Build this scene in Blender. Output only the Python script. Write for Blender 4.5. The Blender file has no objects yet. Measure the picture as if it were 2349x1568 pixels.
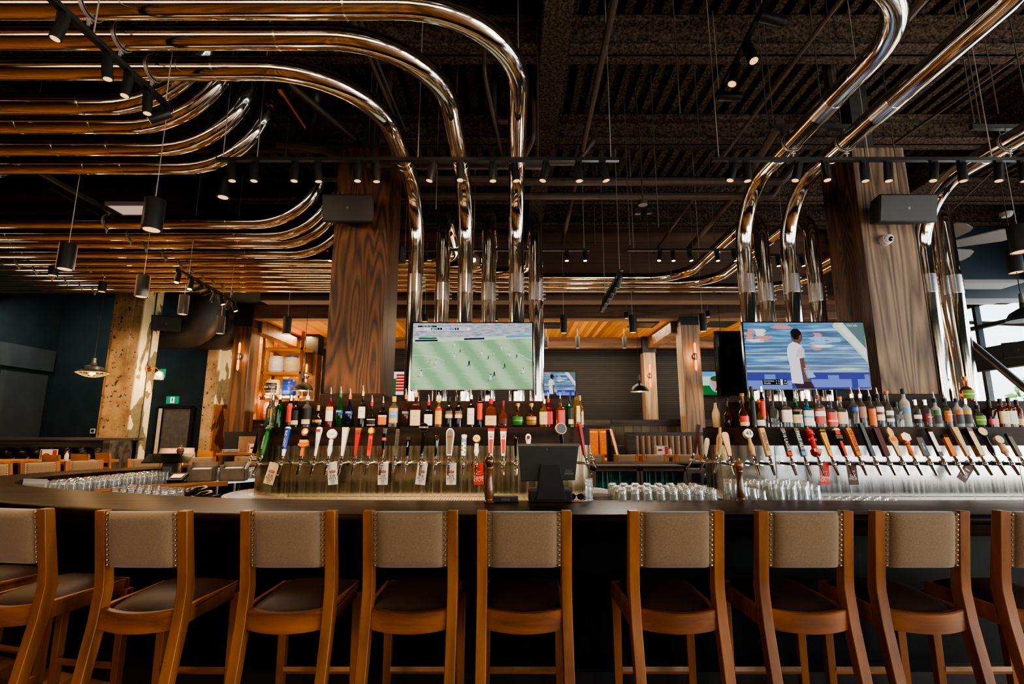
import bpy, math, random
from math import sin, cos, pi, radians as R
from mathutils import Vector as V, Matrix
random.seed(7)
COL = bpy.context.scene.collection
# ---------------------------------------------------------------- camera model (2349 x 1568 photo)
FP, CU, CV, CAMZ, TH = 1180.0, 1174.5, 784.0, 1.52, R(10.2)
def ray(u, v):
    a = (u-CU)/FP; b = (CV-v)/FP
    return V((a, cos(TH)-b*sin(TH), sin(TH)+b*cos(TH)))
def PY(u, v, Y):
    d = ray(u, v); return V((0, 0, CAMZ)) + d*(Y/d.y)
def PZ(u, v, Z):
    d = ray(u, v); return V((0, 0, CAMZ)) + d*((Z-CAMZ)/d.z)
def zY(v, Y): return PY(CU, v, Y).z
def xY(u, v, Y): return PY(u, v, Y).x
# ---------------------------------------------------------------- materials
M = {}
def lin(c):
    return tuple(((x/255)/12.92 if x/255 <= .04045 else ((x/255+.055)/1.055)**2.4) for x in c)
def newmat(name):
    m = bpy.data.materials.new(name); m.use_nodes = True
    nt = m.node_tree; return m, nt, nt.nodes['Principled BSDF']
def N(nt, t, **kw):
    n = nt.nodes.new(t)
    for k, v in kw.items():
        if k.startswith('i_'):
            n.inputs[k[2:].replace('_', ' ')].default_value = v
        else: setattr(n, k, v)
    return n
def setp(b, col=None, rough=None, metal=None, spec=None, coat=None, emis=None, es=0, trans=None, ior=None, alpha=None, sheen=None, aniso=None):
    if col is not None: b.inputs['Base Color'].default_value = (*col, 1)
    if rough is not None: b.inputs['Roughness'].default_value = rough
    if metal is not None: b.inputs['Metallic'].default_value = metal
    if spec is not None: b.inputs['Specular IOR Level'].default_value = spec
    if coat is not None: b.inputs['Coat Weight'].default_value = coat
    if trans is not None: b.inputs['Transmission Weight'].default_value = trans
    if ior is not None: b.inputs['IOR'].default_value = ior
    if sheen is not None: b.inputs['Sheen Weight'].default_value = sheen
    if aniso is not None: b.inputs['Anisotropic'].default_value = aniso
    if emis is not None:
        b.inputs['Emission Color'].default_value = (*emis, 1); b.inputs['Emission Strength'].default_value = es
def coords(nt, scale=(1, 1, 1), kind='Object', loc=(0, 0, 0)):
    tc = N(nt, 'ShaderNodeTexCoord'); mp = N(nt, 'ShaderNodeMapping')
    mp.inputs['Scale'].default_value = scale; mp.inputs['Location'].default_value = loc
    nt.links.new(tc.outputs[kind], mp.inputs['Vector']); return mp.outputs['Vector']
def ramp(nt, src, stops):
    r = N(nt, 'ShaderNodeValToRGB'); e = r.color_ramp.elements
    while len(e) < len(stops): e.new(.5)
    for k, (p, c) in enumerate(stops): e[k].position = p; e[k].color = (*c, 1)
    nt.links.new(src, r.inputs['Fac']); return r.outputs['Color']
def math_(nt, op, a, b=None):
    n = N(nt, 'ShaderNodeMath', operation=op)
    for k, x in enumerate((a, b)):
        if x is None: continue
        if isinstance(x, (int, float)): n.inputs[k].default_value = x
        else: nt.links.new(x, n.inputs[k])
    return n.outputs[0]
def bump(nt, b, h, strength=.3, dist=.01):
    n = N(nt, 'ShaderNodeBump'); n.inputs['Strength'].default_value = strength; n.inputs['Distance'].default_value = dist
    nt.links.new(h, n.inputs['Height']); nt.links.new(n.outputs['Normal'], b.inputs['Normal'])
def mixc(nt, f, a, b, mode='MIX'):
    n = N(nt, 'ShaderNodeMix', data_type='RGBA', blend_type=mode)
    for k, x in ((0, f), (6, a), (7, b)):
        if isinstance(x, (int, float)): n.inputs[k].default_value = x
        elif isinstance(x, tuple): n.inputs[k].default_value = (*x, 1)
        else: nt.links.new(x, n.inputs[k])
    return n.outputs[2]
def plain(name, col, rough=.5, metal=0, var=.0, vs=20, spec=None, coat=None, es=0, bmp=0, **kw):
    m, nt, b = newmat(name); c = lin(col)
    setp(b, c, rough, metal, spec, coat, **kw)
    if es: setp(b, emis=c, es=es)
    if var or bmp:
        no = N(nt, 'ShaderNodeTexNoise'); no.inputs['Scale'].default_value = vs; no.inputs['Detail'].default_value = 4
        nt.links.new(coords(nt), no.inputs['Vector'])
        if var:
            d = tuple(x*(1-var) for x in c); l = tuple(min(1, x*(1+var)) for x in c)
            nt.links.new(ramp(nt, no.outputs['Fac'], [(.3, d), (.7, l)]), b.inputs['Base Color'])
        if bmp: bump(nt, b, no.outputs['Fac'], bmp, .004)
    M[name] = m; return m
def wood(name, dark, light, axis='z', scale=8, rings=7, rough=.45, bmp=.15, coat=0, fine=.35, stretch=.07, spec=.5, lo=.15):
    m, nt, b = newmat(name)
    s = [1, 1, 1]; s['xyz'.index(axis)] = stretch
    v = coords(nt, tuple(s))
    oi = N(nt, 'ShaderNodeObjectInfo'); add = N(nt, 'ShaderNodeVectorMath', operation='ADD')
    sc = N(nt, 'ShaderNodeVectorMath', operation='SCALE'); sc.inputs[0].default_value = (7, 3, 5)
    nt.links.new(oi.outputs['Random'], sc.inputs['Scale']); nt.links.new(v, add.inputs[0]); nt.links.new(sc.outputs[0], add.inputs[1])
    n1 = N(nt, 'ShaderNodeTexNoise'); n1.inputs['Scale'].default_value = scale; n1.inputs['Detail'].default_value = 2
    nt.links.new(add.outputs[0], n1.inputs['Vector'])
    g = math_(nt, 'PINGPONG', math_(nt, 'MULTIPLY', n1.outputs['Fac'], rings), 1.0)
    n2 = N(nt, 'ShaderNodeTexNoise'); n2.inputs['Scale'].default_value = scale*14; n2.inputs['Detail'].default_value = 3
    nt.links.new(add.outputs[0], n2.inputs['Vector'])
    f = math_(nt, 'ADD', math_(nt, 'MULTIPLY', g, 1-fine), math_(nt, 'MULTIPLY', n2.outputs['Fac'], fine))
    d, l = lin(dark), lin(light)
    nt.links.new(ramp(nt, f, [(lo, d), (.85, l)]), b.inputs['Base Color'])
    setp(b, rough=rough, coat=coat, spec=spec)
    if bmp: bump(nt, b, f, bmp, .003)
    M[name] = m; return m
SPEC = {'panel_boards': .15}
def boards(name, dark, light, across='z', width=.15, grain='x', rough=.6, gap=.03, var=.5, bmp=.3, scale=5):
    m, nt, b = newmat(name)
    tc = N(nt, 'ShaderNodeTexCoord'); sx = N(nt, 'ShaderNodeSeparateXYZ'); nt.links.new(tc.outputs['Object'], sx.inputs[0])
    a = math_(nt, 'DIVIDE', sx.outputs['xyz'.index(across)], width)
    fl = math_(nt, 'FLOOR', a); fr = math_(nt, 'FRACT', a)
    wn = N(nt, 'ShaderNodeTexWhiteNoise', noise_dimensions='1D'); nt.links.new(fl, wn.inputs['W'])
    s = [1, 1, 1]; s['xyz'.index(grain)] = .06
    mp = coords(nt, tuple(s))
    add = N(nt, 'ShaderNodeVectorMath', operation='ADD'); sc = N(nt, 'ShaderNodeVectorMath', operation='SCALE')
    nt.links.new(wn.outputs['Color'], sc.inputs[0]); sc.inputs['Scale'].default_value = 9
    nt.links.new(mp, add.inputs[0]); nt.links.new(sc.outputs[0], add.inputs[1])
    no = N(nt, 'ShaderNodeTexNoise'); no.inputs['Scale'].default_value = scale*5; no.inputs['Detail'].default_value = 4
    nt.links.new(add.outputs[0], no.inputs['Vector'])
    f = math_(nt, 'ADD', math_(nt, 'MULTIPLY', wn.outputs['Value'], var), math_(nt, 'MULTIPLY', no.outputs['Fac'], 1-var))
    c = ramp(nt, f, [(.15, lin(dark)), (.85, lin(light))])
    e = math_(nt, 'GREATER_THAN', fr, gap)
    c2 = mixc(nt, e, tuple(x*.12 for x in lin(dark)), c)
    nt.links.new(c2, b.inputs['Base Color']); setp(b, rough=rough, spec=SPEC.get(name))
    bump(nt, b, math_(nt, 'ADD', e, math_(nt, 'MULTIPLY', no.outputs['Fac'], .3)), bmp, .006)
    M[name] = m; return m
def emit(name, col, s):
    m, nt, b = newmat(name); setp(b, (0, 0, 0), 1, spec=0, emis=lin(col), es=s); M[name] = m; return m
def thin_glass(name, tint=(1, 1, 1), gl=.25, white=.0):
    m = bpy.data.materials.new(name); m.use_nodes = True; nt = m.node_tree; nt.nodes.clear()
    o = N(nt, 'ShaderNodeOutputMaterial'); tr = N(nt, 'ShaderNodeBsdfTransparent'); gs = N(nt, 'ShaderNodeBsdfGlossy')
    tr.inputs[0].default_value = (*tint, 1); gs.inputs['Roughness'].default_value = .03
    lw = N(nt, 'ShaderNodeLayerWeight'); lw.inputs['Blend'].default_value = gl
    mx = N(nt, 'ShaderNodeMixShader'); nt.links.new(lw.outputs['Facing'], mx.inputs[0])
    nt.links.new(tr.outputs[0], mx.inputs[1]); nt.links.new(gs.outputs[0], mx.inputs[2])
    out = mx
    if white:
        df = N(nt, 'ShaderNodeBsdfDiffuse'); df.inputs[0].default_value = (.8, .82, .85, 1)
        m2 = N(nt, 'ShaderNodeMixShader'); m2.inputs[0].default_value = white
        nt.links.new(mx.outputs[0], m2.inputs[1]); nt.links.new(df.outputs[0], m2.inputs[2]); out = m2
    nt.links.new(out.outputs[0], o.inputs[0]); M[name] = m; return m
def bottle_glass(name, col, rough=.05, trans=.9):
    m, nt, b = newmat(name); setp(b, lin(col), rough, 0, trans=trans, ior=1.4); M[name] = m; return m
# ---------------------------------------------------------------- mesh builder
_tx = {}
def text_data(s):
    if s not in _tx:
        cu = bpy.data.curves.new('t', 'FONT'); cu.body = s; cu.size = 1; cu.align_x = 'CENTER'; cu.align_y = 'CENTER'; cu.resolution_u = 2
        ob = bpy.data.objects.new('t', cu); me = ob.to_mesh()
        _tx[s] = ([v.co.copy() for v in me.vertices], [tuple(p.vertices) for p in me.polygons])
        ob.to_mesh_clear(); bpy.data.objects.remove(ob); bpy.data.curves.remove(cu)
    return _tx[s]
class MB:
    def __init__(s): s.v = []; s.f = []; s.mi = []; s.mats = []
    def _m(s, m):
        if m is None: m = s.cur if hasattr(s, 'cur') else None
        if m not in s.mats: s.mats.append(m)
        return s.mats.index(m)
    def add(s, vs, fs, m=None):
        o = len(s.v); s.v += [V(x) for x in vs]; k = s._m(m)
        for f in fs: s.f.append(tuple(i+o for i in f)); s.mi.append(k)
        return s
    def box(s, c, d, m=None, rot=None):
        vs = [V((x*d[0]/2, y*d[1]/2, z*d[2]/2)) for z in (-1, 1) for y in (-1, 1) for x in (-1, 1)]
        if rot is not None: vs = [rot @ v for v in vs]
        c = V(c)
        return s.add([v+c for v in vs], [(0, 2, 3, 1), (4, 5, 7, 6), (0, 1, 5, 4), (2, 6, 7, 3), (0, 4, 6, 2), (1, 3, 7, 5)], m)
    def b2(s, a, b, m=None):
        return s.box([(a[k]+b[k])/2 for k in range(3)], [abs(a[k]-b[k]) for k in range(3)], m)
    def loft(s, secs, m=None, caps=True, closed=False):
        n = len(secs[0]); vs = [p for q in secs for p in q]; fs = []
        L = len(secs)
        for i in range(L if closed else L-1):
            j = (i+1) % L
            for k in range(n): fs.append((i*n+k, i*n+(k+1) % n, j*n+(k+1) % n, j*n+k))
        if caps and not closed: fs += [tuple(range(n-1, -1, -1)), tuple((L-1)*n+k for k in range(n))]
        return s.add(vs, fs, m)
    def prism(s, poly, z0, z1, m=None):
        return s.loft([[V((p[0], p[1], z0)) for p in poly], [V((p[0], p[1], z1)) for p in poly]], m)
    def plate(s, poly, y0, y1, m=None):   # polygon in XZ extruded along Y
        return s.loft([[V((p[0], y1, p[1])) for p in poly], [V((p[0], y0, p[1])) for p in poly]], m)
    def tube(s, path, r, n=12, m=None, caps=True, closed=False):
        path = [V(p) for p in path]; secs = []; L = len(path); up = None
        for i, p in enumerate(path):
            a = path[i-1] if (i > 0 or closed) else p; b = path[(i+1) % L] if (i < L-1 or closed) else p
            t = (b-a).normalized()
            if up is None:
                up = V((0, 0, 1)) if abs(t.z) < .9 else V((1, 0, 0))
            x = (up - t*up.dot(t)).normalized(); y = t.cross(x); up = x
            rr = r[i] if isinstance(r, (list, tuple)) else r
            secs.append([p + (x*cos(2*pi*k/n) + y*sin(2*pi*k/n))*rr for k in range(n)])
        return s.loft(secs, m, caps, closed)
    def cyl(s, p0, p1, r0, r1=None, n=14, m=None): return s.tube([p0, p1], [r0, r0 if r1 is None else r1], n, m)
    def lathe(s, prof, n=16, m=None, at=(0, 0, 0), e=2, ys=1, caps=True, a0=0, a1=2*pi, off=0):
        at = V(at); full = abs(a1-a0-2*pi) < 1e-6; secs = []
        cnt = n if full else n+1
        for r, z in prof:
            q = []
            for k in range(cnt):
                t = a0+(a1-a0)*k/n; c, d = cos(t), sin(t)
                g = (abs(c)**e+abs(d)**e)**(-1/e) if e != 2 else 1
                q.append(at+V(((r+off)*g*c, (r*ys+off)*g*d, z)))
            secs.append(q)
        if full: return s.loft(secs, m, caps)
        vs = [p for q in secs for p in q]; fs = []
        for i in range(len(secs)-1):
            for k in range(n): fs.append((i*cnt+k, i*cnt+k+1, (i+1)*cnt+k+1, (i+1)*cnt+k))
        return s.add(vs, fs, m)
    def sphere(s, c, r, n=12, m=None, sz=1):
        k = n//2; return s.lathe([(max(1e-4, r*sin(pi*i/k)), -r*sz*cos(pi*i/k)) for i in range(k+1)], n, m, c)
    def quad(s, a, b, c, d, m=None): return s.add([a, b, c, d], [(0, 1, 2, 3)], m)
    def poly(s, pts, m=None): return s.add(pts, [tuple(range(len(pts)))], m)
    def rect(s, x0, z0, x1, z1, y, m=None): return s.quad((x0, y, z0), (x1, y, z0), (x1, y, z1), (x0, y, z1), m)
    def fig(s, pts, y, m=None): return s.poly([(p[0], y, p[1]) for p in pts], m)
    def ell(s, cx, cz, rx, rz, y, m=None, n=20): return s.fig([(cx+rx*cos(2*pi*k/n), cz+rz*sin(2*pi*k/n)) for k in range(n)], y, m)
    def text(s, t, o, size, m=None, ex=(1, 0, 0), ey=(0, 0, 1), w=1.0):
        vs, fs = text_data(t); o = V(o); ex = V(ex)*size*w; ey = V(ey)*size
        return s.add([o+ex*v.x+ey*v.y for v in vs], fs, m)
    def build(s, name, mat=None, parent=None, ang=35, bevel=0, loc=None, flat=False):
        me = bpy.data.meshes.new(name); me.from_pydata([tuple(v) for v in s.v], [], s.f)
        for k in s.mats: me.materials.append(M[k] if k else M[mat])
        me.polygons.foreach_set('material_index', s.mi)
        me.update()
        if not flat:
            me.polygons.foreach_set('use_smooth', [True]*len(me.polygons)); me.set_sharp_from_angle(angle=R(ang))
        ob = bpy.data.objects.new(name, me); COL.objects.link(ob)
        if parent is not None: ob.parent = parent
        if loc is not None: ob.location = loc
        if bevel:
            b = ob.modifiers.new('b', 'BEVEL'); b.width = bevel; b.segments = 2; b.limit_method = 'ANGLE'; b.angle_limit = R(40)
        return ob
def tag(o, label=None, cat=None, group=None, kind=None):
    if label: o['label'] = label
    if cat: o['category'] = cat
    if group: o['group'] = group
    if kind: o['kind'] = kind
    return o
def thing(name, label, cat, loc=(0, 0, 0), rz=0, group=None):
    o = bpy.data.objects.new(name, None); COL.objects.link(o); o.empty_display_size = .05
    o.location = loc; o.rotation_euler = (0, 0, rz); return tag(o, label, cat, group)
def struct(o): o['kind'] = 'structure'; return o
def copy_tree(o, parent=None):
    c = o.copy(); COL.objects.link(c)
    if parent is not None: c.parent = parent
    for ch in o.children: copy_tree(ch, c)
    return c
def fillet(pts, rad, seg=12):
    pts = [V(p) for p in pts]; out = [pts[0]]
    if not isinstance(rad, (list, tuple)): rad = [rad]*len(pts)
    for i in range(1, len(pts)-1):
        a = (pts[i-1]-pts[i]).normalized(); b = (pts[i+1]-pts[i]).normalized(); ang = a.angle(b)
        r = rad[i]; d = r/math.tan(ang/2); bis = (a+b).normalized(); c = pts[i]+bis*(r/sin(ang/2))
        p0, p1 = pts[i]+a*d, pts[i]+b*d; u0, u1 = p0-c, p1-c; tot = u0.angle(u1)
        for k in range(seg+1):
            t = k/seg; out.append(c+(u0*sin((1-t)*tot)+u1*sin(t*tot))/sin(tot))
    out.append(pts[-1]); return out
def catmull(P, n=8):
    out = []; P = [V(p) for p in P]
    for i in range(len(P)-1):
        a, b, c, d = P[max(0, i-1)], P[i], P[i+1], P[min(len(P)-1, i+2)]
        for k in range(n):
            t = k/n; out.append(.5*((2*b)+(c-a)*t+(2*a-5*b+4*c-d)*t*t+(3*b-a-3*c+d)*t**3))
    out.append(P[-1]); return out
def capsule(xa, xb, yc, r, n=12):
    p = [(xa+r*cos(pi*1.5-pi*k/n), yc+r*sin(pi*1.5-pi*k/n)) for k in range(n+1)][::-1]   # left end: top -> bottom
    q = [(xb+r*cos(-pi/2+pi*k/n), yc+r*sin(-pi/2+pi*k/n)) for k in range(n+1)]
    return p+q
# ---------------------------------------------------------------- material library
wood('charred_wood', (14, 11, 9), (50, 35, 26), 'x', 6, 6, .6, .25, spec=.2)
wood('counter_wood', (16, 10, 6), (48, 30, 18), 'x', 6, 9, .38, .4, spec=.06)
wood('counter_edge', (26, 17, 12), (84, 56, 34), 'x', 8, 5, .3, .1)
wood('stool_wood', (104, 58, 20), (164, 100, 40), 'z', 9, 3, .4, .05)
wood('stool_rail', (104, 56, 18), (166, 98, 38), 'x', 9, 4, .36, .05)
wood('post_wood', (38, 22, 13), (106, 66, 37), 'z', 2.6, 58, .5, .4, fine=.5, stretch=.12, lo=.25)
wood('post_wood_grey', (66, 50, 38), (142, 117, 95), 'z', 2.4, 44, .65, .5, fine=.55, stretch=.07, lo=.22)
wood('lounge_column_wood', (104, 82, 62), (166, 138, 108), 'z', 4, 16, .6, .3, fine=.5)
wood('brown_column_wood', (34, 20, 11), (98, 60, 32), 'z', 5, 7, .5, .3)
wood('beam_wood', (64, 44, 30), (122, 88, 62), 'x', 5, 7, .6, .3)
wood('dark_frame_wood', (28, 24, 20), (74, 66, 58), 'x', 6, 6, .55, .3)
wood('table_wood', (150, 92, 30), (190, 124, 48), 'x', 6, 4, .4, .05)
wood('mill_wood', (78, 42, 16), (126, 74, 30), 'z', 7, 5, .22, .03, coat=.5)
wood('handle_wood', (178, 138, 92), (220, 184, 138), 'z', 18, 3, .45, .03)
boards('panel_boards', (3, 6, 8), (9, 15, 17), 'x', .21, 'z', .55, .03, .3, .5)
boards('header_boards', (56, 38, 26), (104, 74, 52), 'z', .2, 'x', .65, .03, .45)
boards('ceiling_boards', (118, 70, 22), (206, 140, 60), 'x', .11, 'y', .55, .04, .6)
boards('slat_boards', (21, 20, 19), (46, 42, 39), 'z', .055, 'x', .7, .24, .35, 1.0)
boards('booth_boards', (70, 62, 52), (138, 124, 106), 'x', .19, 'z', .65, .04, .4)
boards('floor_boards', (104, 66, 30), (196, 134, 68), 'x', .14, 'y', .45, .02, .6, .1)
plain('black_metal', (34, 34, 34), .42, .3, .1)
plain('black_plastic', (14, 14, 15), .5)
plain('black_matte', (16, 16, 17), .7)
plain('dark_wall', (38, 48, 48), .85, 0, .2, 3, spec=.2)
plain('dark_wall_light', (62, 66, 64), .75, 0, .15, 3)
plain('ceiling_black', (22, 20, 19), .9)
plain('steel_grey', (90, 88, 84), .45, .7, .15)
plain('conduit', (74, 62, 52), .55, .3, .15)
plain('rod', (158, 150, 140), .4, .35)
plain('hanger_steel', (96, 90, 82), .4, .35)
plain('pour_steel', (214, 208, 198), .25, .45)
plain('duct_grey', (62, 60, 57), .5, .1, .1)
plain('deep_blue_steel', (26, 40, 48), .55, .1)
plain('fabric', (128, 106, 80), .95, 0, .22, 240, sheen=.3, bmp=.3)
plain('fabric_far', (122, 116, 96), .95, 0, .15, 200)
plain('seat_leather', (54, 37, 31), .45, 0, .1, 60, bmp=.08, spec=.14)
plain('brass_stud', (226, 196, 140), .3, 1)
plain('foot_plate', (206, 178, 150), .22, 1, .1)
plain('chrome', (226, 220, 212), .08, 1)
plain('brass', (196, 140, 72), .2, 1)
plain('black_leather', (20, 20, 20), .28, 0, .1, 30)
plain('tan_leather', (190, 112, 44), .4, 0, .12, 30)
plain('taupe_leather', (138, 110, 84), .5, 0, .1, 30)
plain('white_paint', (226, 222, 214), .5)
plain('cream', (222, 196, 150), .5, 0, .08)
plain('speaker_grille', (26, 25, 25), .6, 0, .25, 300)
plain('fan_white', (120, 118, 114), .6)
plain('green_sign', (20, 132, 92), .5, es=.6)
plain('sign_white', (235, 245, 238), .5, es=.7)
plain('paper', (232, 226, 218), .8)
plain('red', (176, 14, 8), .35)
plain('orange_red', (206, 42, 10), .35)
plain('dark_red', (120, 18, 20), .35)
plain('maroon', (64, 26, 24), .5)
plain('green', (26, 110, 40), .3)
plain('blue', (22, 58, 150), .3)
plain('light_blue', (90, 150, 200), .35)
plain('orange', (206, 108, 22), .4)
plain('yellow', (216, 168, 60), .4)
plain('gold', (184, 140, 66), .3, .6)
plain('black_gloss', (10, 10, 11), .12, coat=.5)
plain('white_gloss', (236, 232, 226), .15, coat=.4)
plain('grey_print', (70, 72, 74), .6)
plain('slate_blue', (64, 74, 86), .5)
plain('pink', (190, 66, 58), .5)
plain('teal', (50, 130, 122), .35, 0, .5, 12)
plain('brick_pink', (210, 120, 110), .9, 0, .2, 6)
plain('leaf', (110, 168, 70), .8, 0, .4, 5)
plain('asphalt', (150, 150, 146), .9)
plain('rubber', (26, 24, 24), .8)
plain('card_pink', (176, 140, 130), .8)
plain('grey_wood', (104, 92, 80), .6, 0, .2, 10)
plain('amber_seal', (190, 110, 40), .4)
M['pipe'] = None
m, nt, b = newmat('polished_pipe'); setp(b, (.74, .69, .62), .075, 1)
no = N(nt, 'ShaderNodeTexNoise'); no.inputs['Scale'].default_value = 3; nt.links.new(coords(nt), no.inputs['Vector'])
nt.links.new(ramp(nt, no.outputs['Fac'], [(.35, (.05,)*3), (.7, (.13,)*3)]), b.inputs['Roughness']); M['pipe'] = m
m, nt, b = newmat('pipe_band'); setp(b, (.78, .77, .76), .2, 1); M['pipe_band'] = m
m, nt, b = newmat('brushed_steel'); setp(b, (.58, .45, .27), .3, 1, aniso=.8)  # golden reflected glow is tinted into the base colour
no = N(nt, 'ShaderNodeTexNoise'); no.inputs['Scale'].default_value = 40; nt.links.new(coords(nt, (1, 1, .02)), no.inputs['Vector'])
nt.links.new(ramp(nt, no.outputs['Fac'], [(.3, (.17,)*3), (.7, (.3,)*3)]), b.inputs['Roughness'])
tg = N(nt, 'ShaderNodeTangent', direction_type='RADIAL', axis='Z'); nt.links.new(tg.outputs[0], b.inputs['Tangent'])
no2 = N(nt, 'ShaderNodeTexNoise'); no2.inputs['Scale'].default_value = 2.2; no2.inputs['Detail'].default_value = 1; nt.links.new(coords(nt, (1, 1, .15)), no2.inputs['Vector'])
bump(nt, b, no2.outputs['Fac'], .25, .03); M['brushed_steel'] = m
m = m.copy(); m.name = 'brushed_steel_cool'; m.node_tree.nodes['Principled BSDF'].inputs['Base Color'].default_value = (.5, .49, .47, 1); M['brushed_steel_cool'] = m  # same steel, its cooler reflections put into the base colour
m, nt, b = newmat('steel_shelf'); setp(b, (.7, .69, .66), .25, 1); M['steel_shelf'] = m
# sprayed acoustic foam on deck and beams
m, nt, b = newmat('sprayed_foam'); no = N(nt, 'ShaderNodeTexNoise'); no.inputs['Scale'].default_value = 34; no.inputs['Detail'].default_value = 5; no.inputs['Roughness'].default_value = .7
nt.links.new(coords(nt), no.inputs['Vector']); nt.links.new(ramp(nt, no.outputs['Fac'], [(.35, lin((20, 17, 15))), (.68, lin((128, 110, 94)))]), b.inputs['Base Color'])
setp(b, rough=1, spec=.1); bump(nt, b, no.outputs['Fac'], 1, .06); M['sprayed_foam'] = m
m, nt, b = newmat('speckled_concrete'); vo = N(nt, 'ShaderNodeTexNoise'); vo.inputs['Scale'].default_value = 16; vo.inputs['Detail'].default_value = 1
nt.links.new(coords(nt), vo.inputs['Vector']); n2 = N(nt, 'ShaderNodeTexNoise'); n2.inputs['Scale'].default_value = 3; n2.inputs['Detail'].default_value = 5; nt.links.new(coords(nt), n2.inputs['Vector'])
c1 = ramp(nt, n2.outputs['Fac'], [(.3, lin((112, 84, 54))), (.7, lin((172, 140, 98)))])
k = ramp(nt, vo.outputs['Fac'], [(.3, (1,)*3), (.36, (0,)*3)])
nt.links.new(mixc(nt, k, c1, lin((40, 32, 26))), b.inputs['Base Color']); setp(b, rough=.9); bump(nt, b, vo.outputs['Fac'], .5, .02); M['speckled_concrete'] = m
def plaster(name, a, c, sc=1.6, low=None):
    m, nt, b = newmat(name); n1 = N(nt, 'ShaderNodeTexNoise'); n1.inputs['Scale'].default_value = sc; n1.inputs['Detail'].default_value = 3; n1.inputs['Distortion'].default_value = .6
    nt.links.new(coords(nt, (1, 1, .7)), n1.inputs['Vector']); n2 = N(nt, 'ShaderNodeTexNoise'); n2.inputs['Scale'].default_value = 14; n2.inputs['Detail'].default_value = 5; nt.links.new(coords(nt), n2.inputs['Vector'])
    g = ramp(nt, n2.outputs['Fac'], [(.3, tuple(x*.6 for x in lin(a))), (.7, lin(a))])
    k = ramp(nt, n1.outputs['Fac'], [(.49, (0,)*3), (.505, (1,)*3)])
    col = mixc(nt, k, g, lin(c))
    if low is not None:
        sx = N(nt, 'ShaderNodeSeparateXYZ'); tc = N(nt, 'ShaderNodeTexCoord'); nt.links.new(tc.outputs['Object'], sx.inputs[0])
        col = mixc(nt, math_(nt, 'LESS_THAN', math_(nt, 'ADD', sx.outputs[2], math_(nt, 'MULTIPLY', n1.outputs['Fac'], .3)), low), col, mixc(nt, k, lin((70, 38, 20)), lin((150, 96, 44))))
    nt.links.new(col, b.inputs['Base Color']); setp(b, rough=.9); bump(nt, b, k, .6, .01); M[name] = m
plaster('patched_plaster', (122, 112, 80), (216, 204, 160), 1.5)
plaster('patched_plaster_stained', (120, 112, 88), (210, 200, 166), 1.7, 1.95)
plaster('warm_plaster', (196, 140, 80), (240, 196, 130), 2.5)
emit('lamp_warm', (255, 196, 120), 14); emit('lamp_disc', (255, 190, 120), 1.6); emit('filament', (255, 128, 36), 4); emit('bulb', (255, 160, 70), 30)
emit('glow_panel', (255, 186, 96), .55); emit('panel_light', (255, 214, 190), .5)
thin_glass('thin_glass', (.95, .97, .97), .55, .1); thin_glass('window_glass', (.97, .99, 1), .08)
# ================================================================ SETTING
DECK = 5.35
mb = MB(); mb.b2((-11.2, -4.2, -.1), (9.2, 15, 0)); struct(mb.build('floor', 'floor_boards'))
mb = MB(); mb.b2((-11.2, 5.2, 0), (-7.1, 12.5, .38)); struct(mb.build('floor_platform_left', 'floor_boards'))
mb = MB(); mb.b2((-7.1, 9.65, 0), (9.2, 15, .38)); struct(mb.build('floor_platform_back', 'floor_boards'))
# corrugated deck sprayed with foam
mb = MB(); prof = []; x = -11.2; p = .17
while x < 9.2:
    prof += [(x, 0), (x+p*.45, 0), (x+p*.55, .07), (x+p*.95, .07)]; x += p
ys = [-4.2, 9.3]
vs = [V((a, y, DECK+z)) for y in ys for a, z in prof]; n = len(prof)
mb.add(vs, [(i, i+n, i+n+1, i+1) for i in range(n-1)])
struct(mb.build('ceiling', 'sprayed_foam', flat=True))
mb = MB(); mb.b2((-11.2, -4.2, DECK+.08), (9.2, 9.3, DECK+.2)); struct(mb.build('ceiling_slab', 'ceiling_black'))
mb = MB(); mb.b2((-11.3, 9.0, 5.35), (-4.5, 12.7, 5.6)); struct(mb.build('ceiling_left', 'ceiling_black'))
mb = MB(); mb.b2((-6.45, 9.3, 4.34), (-6.3, 12.7, 5.5)); struct(mb.build('wall_left_soffit', 'dark_wall'))
for k, y in enumerate((.4, 1.9, 3.3, 4.25, 5.75, 7.3, 8.25)):
    mb = MB(); mb.b2((-11.2, y-.13, 5.0), (9.2, y+.13, 5.035)); mb.b2((-11.2, y-.03, 5.0), (9.2, y+.03, DECK)); mb.b2((-11.2, y-.12, 5.27), (9.2, y+.12, 5.34))
    struct(mb.build('ceiling_beam', 'sprayed_foam', bevel=.02))
for xx in (.38, 5.9, -5.4):
    mb = MB(); mb.b2((xx-.13, -4.2, 4.97), (xx+.13, 9.0, 5.02)); mb.b2((xx-.04, -4.2, 5.0), (xx+.04, 9.0, DECK))
    struct(mb.build('ceiling_beam', 'sprayed_foam', bevel=.02))
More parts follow.
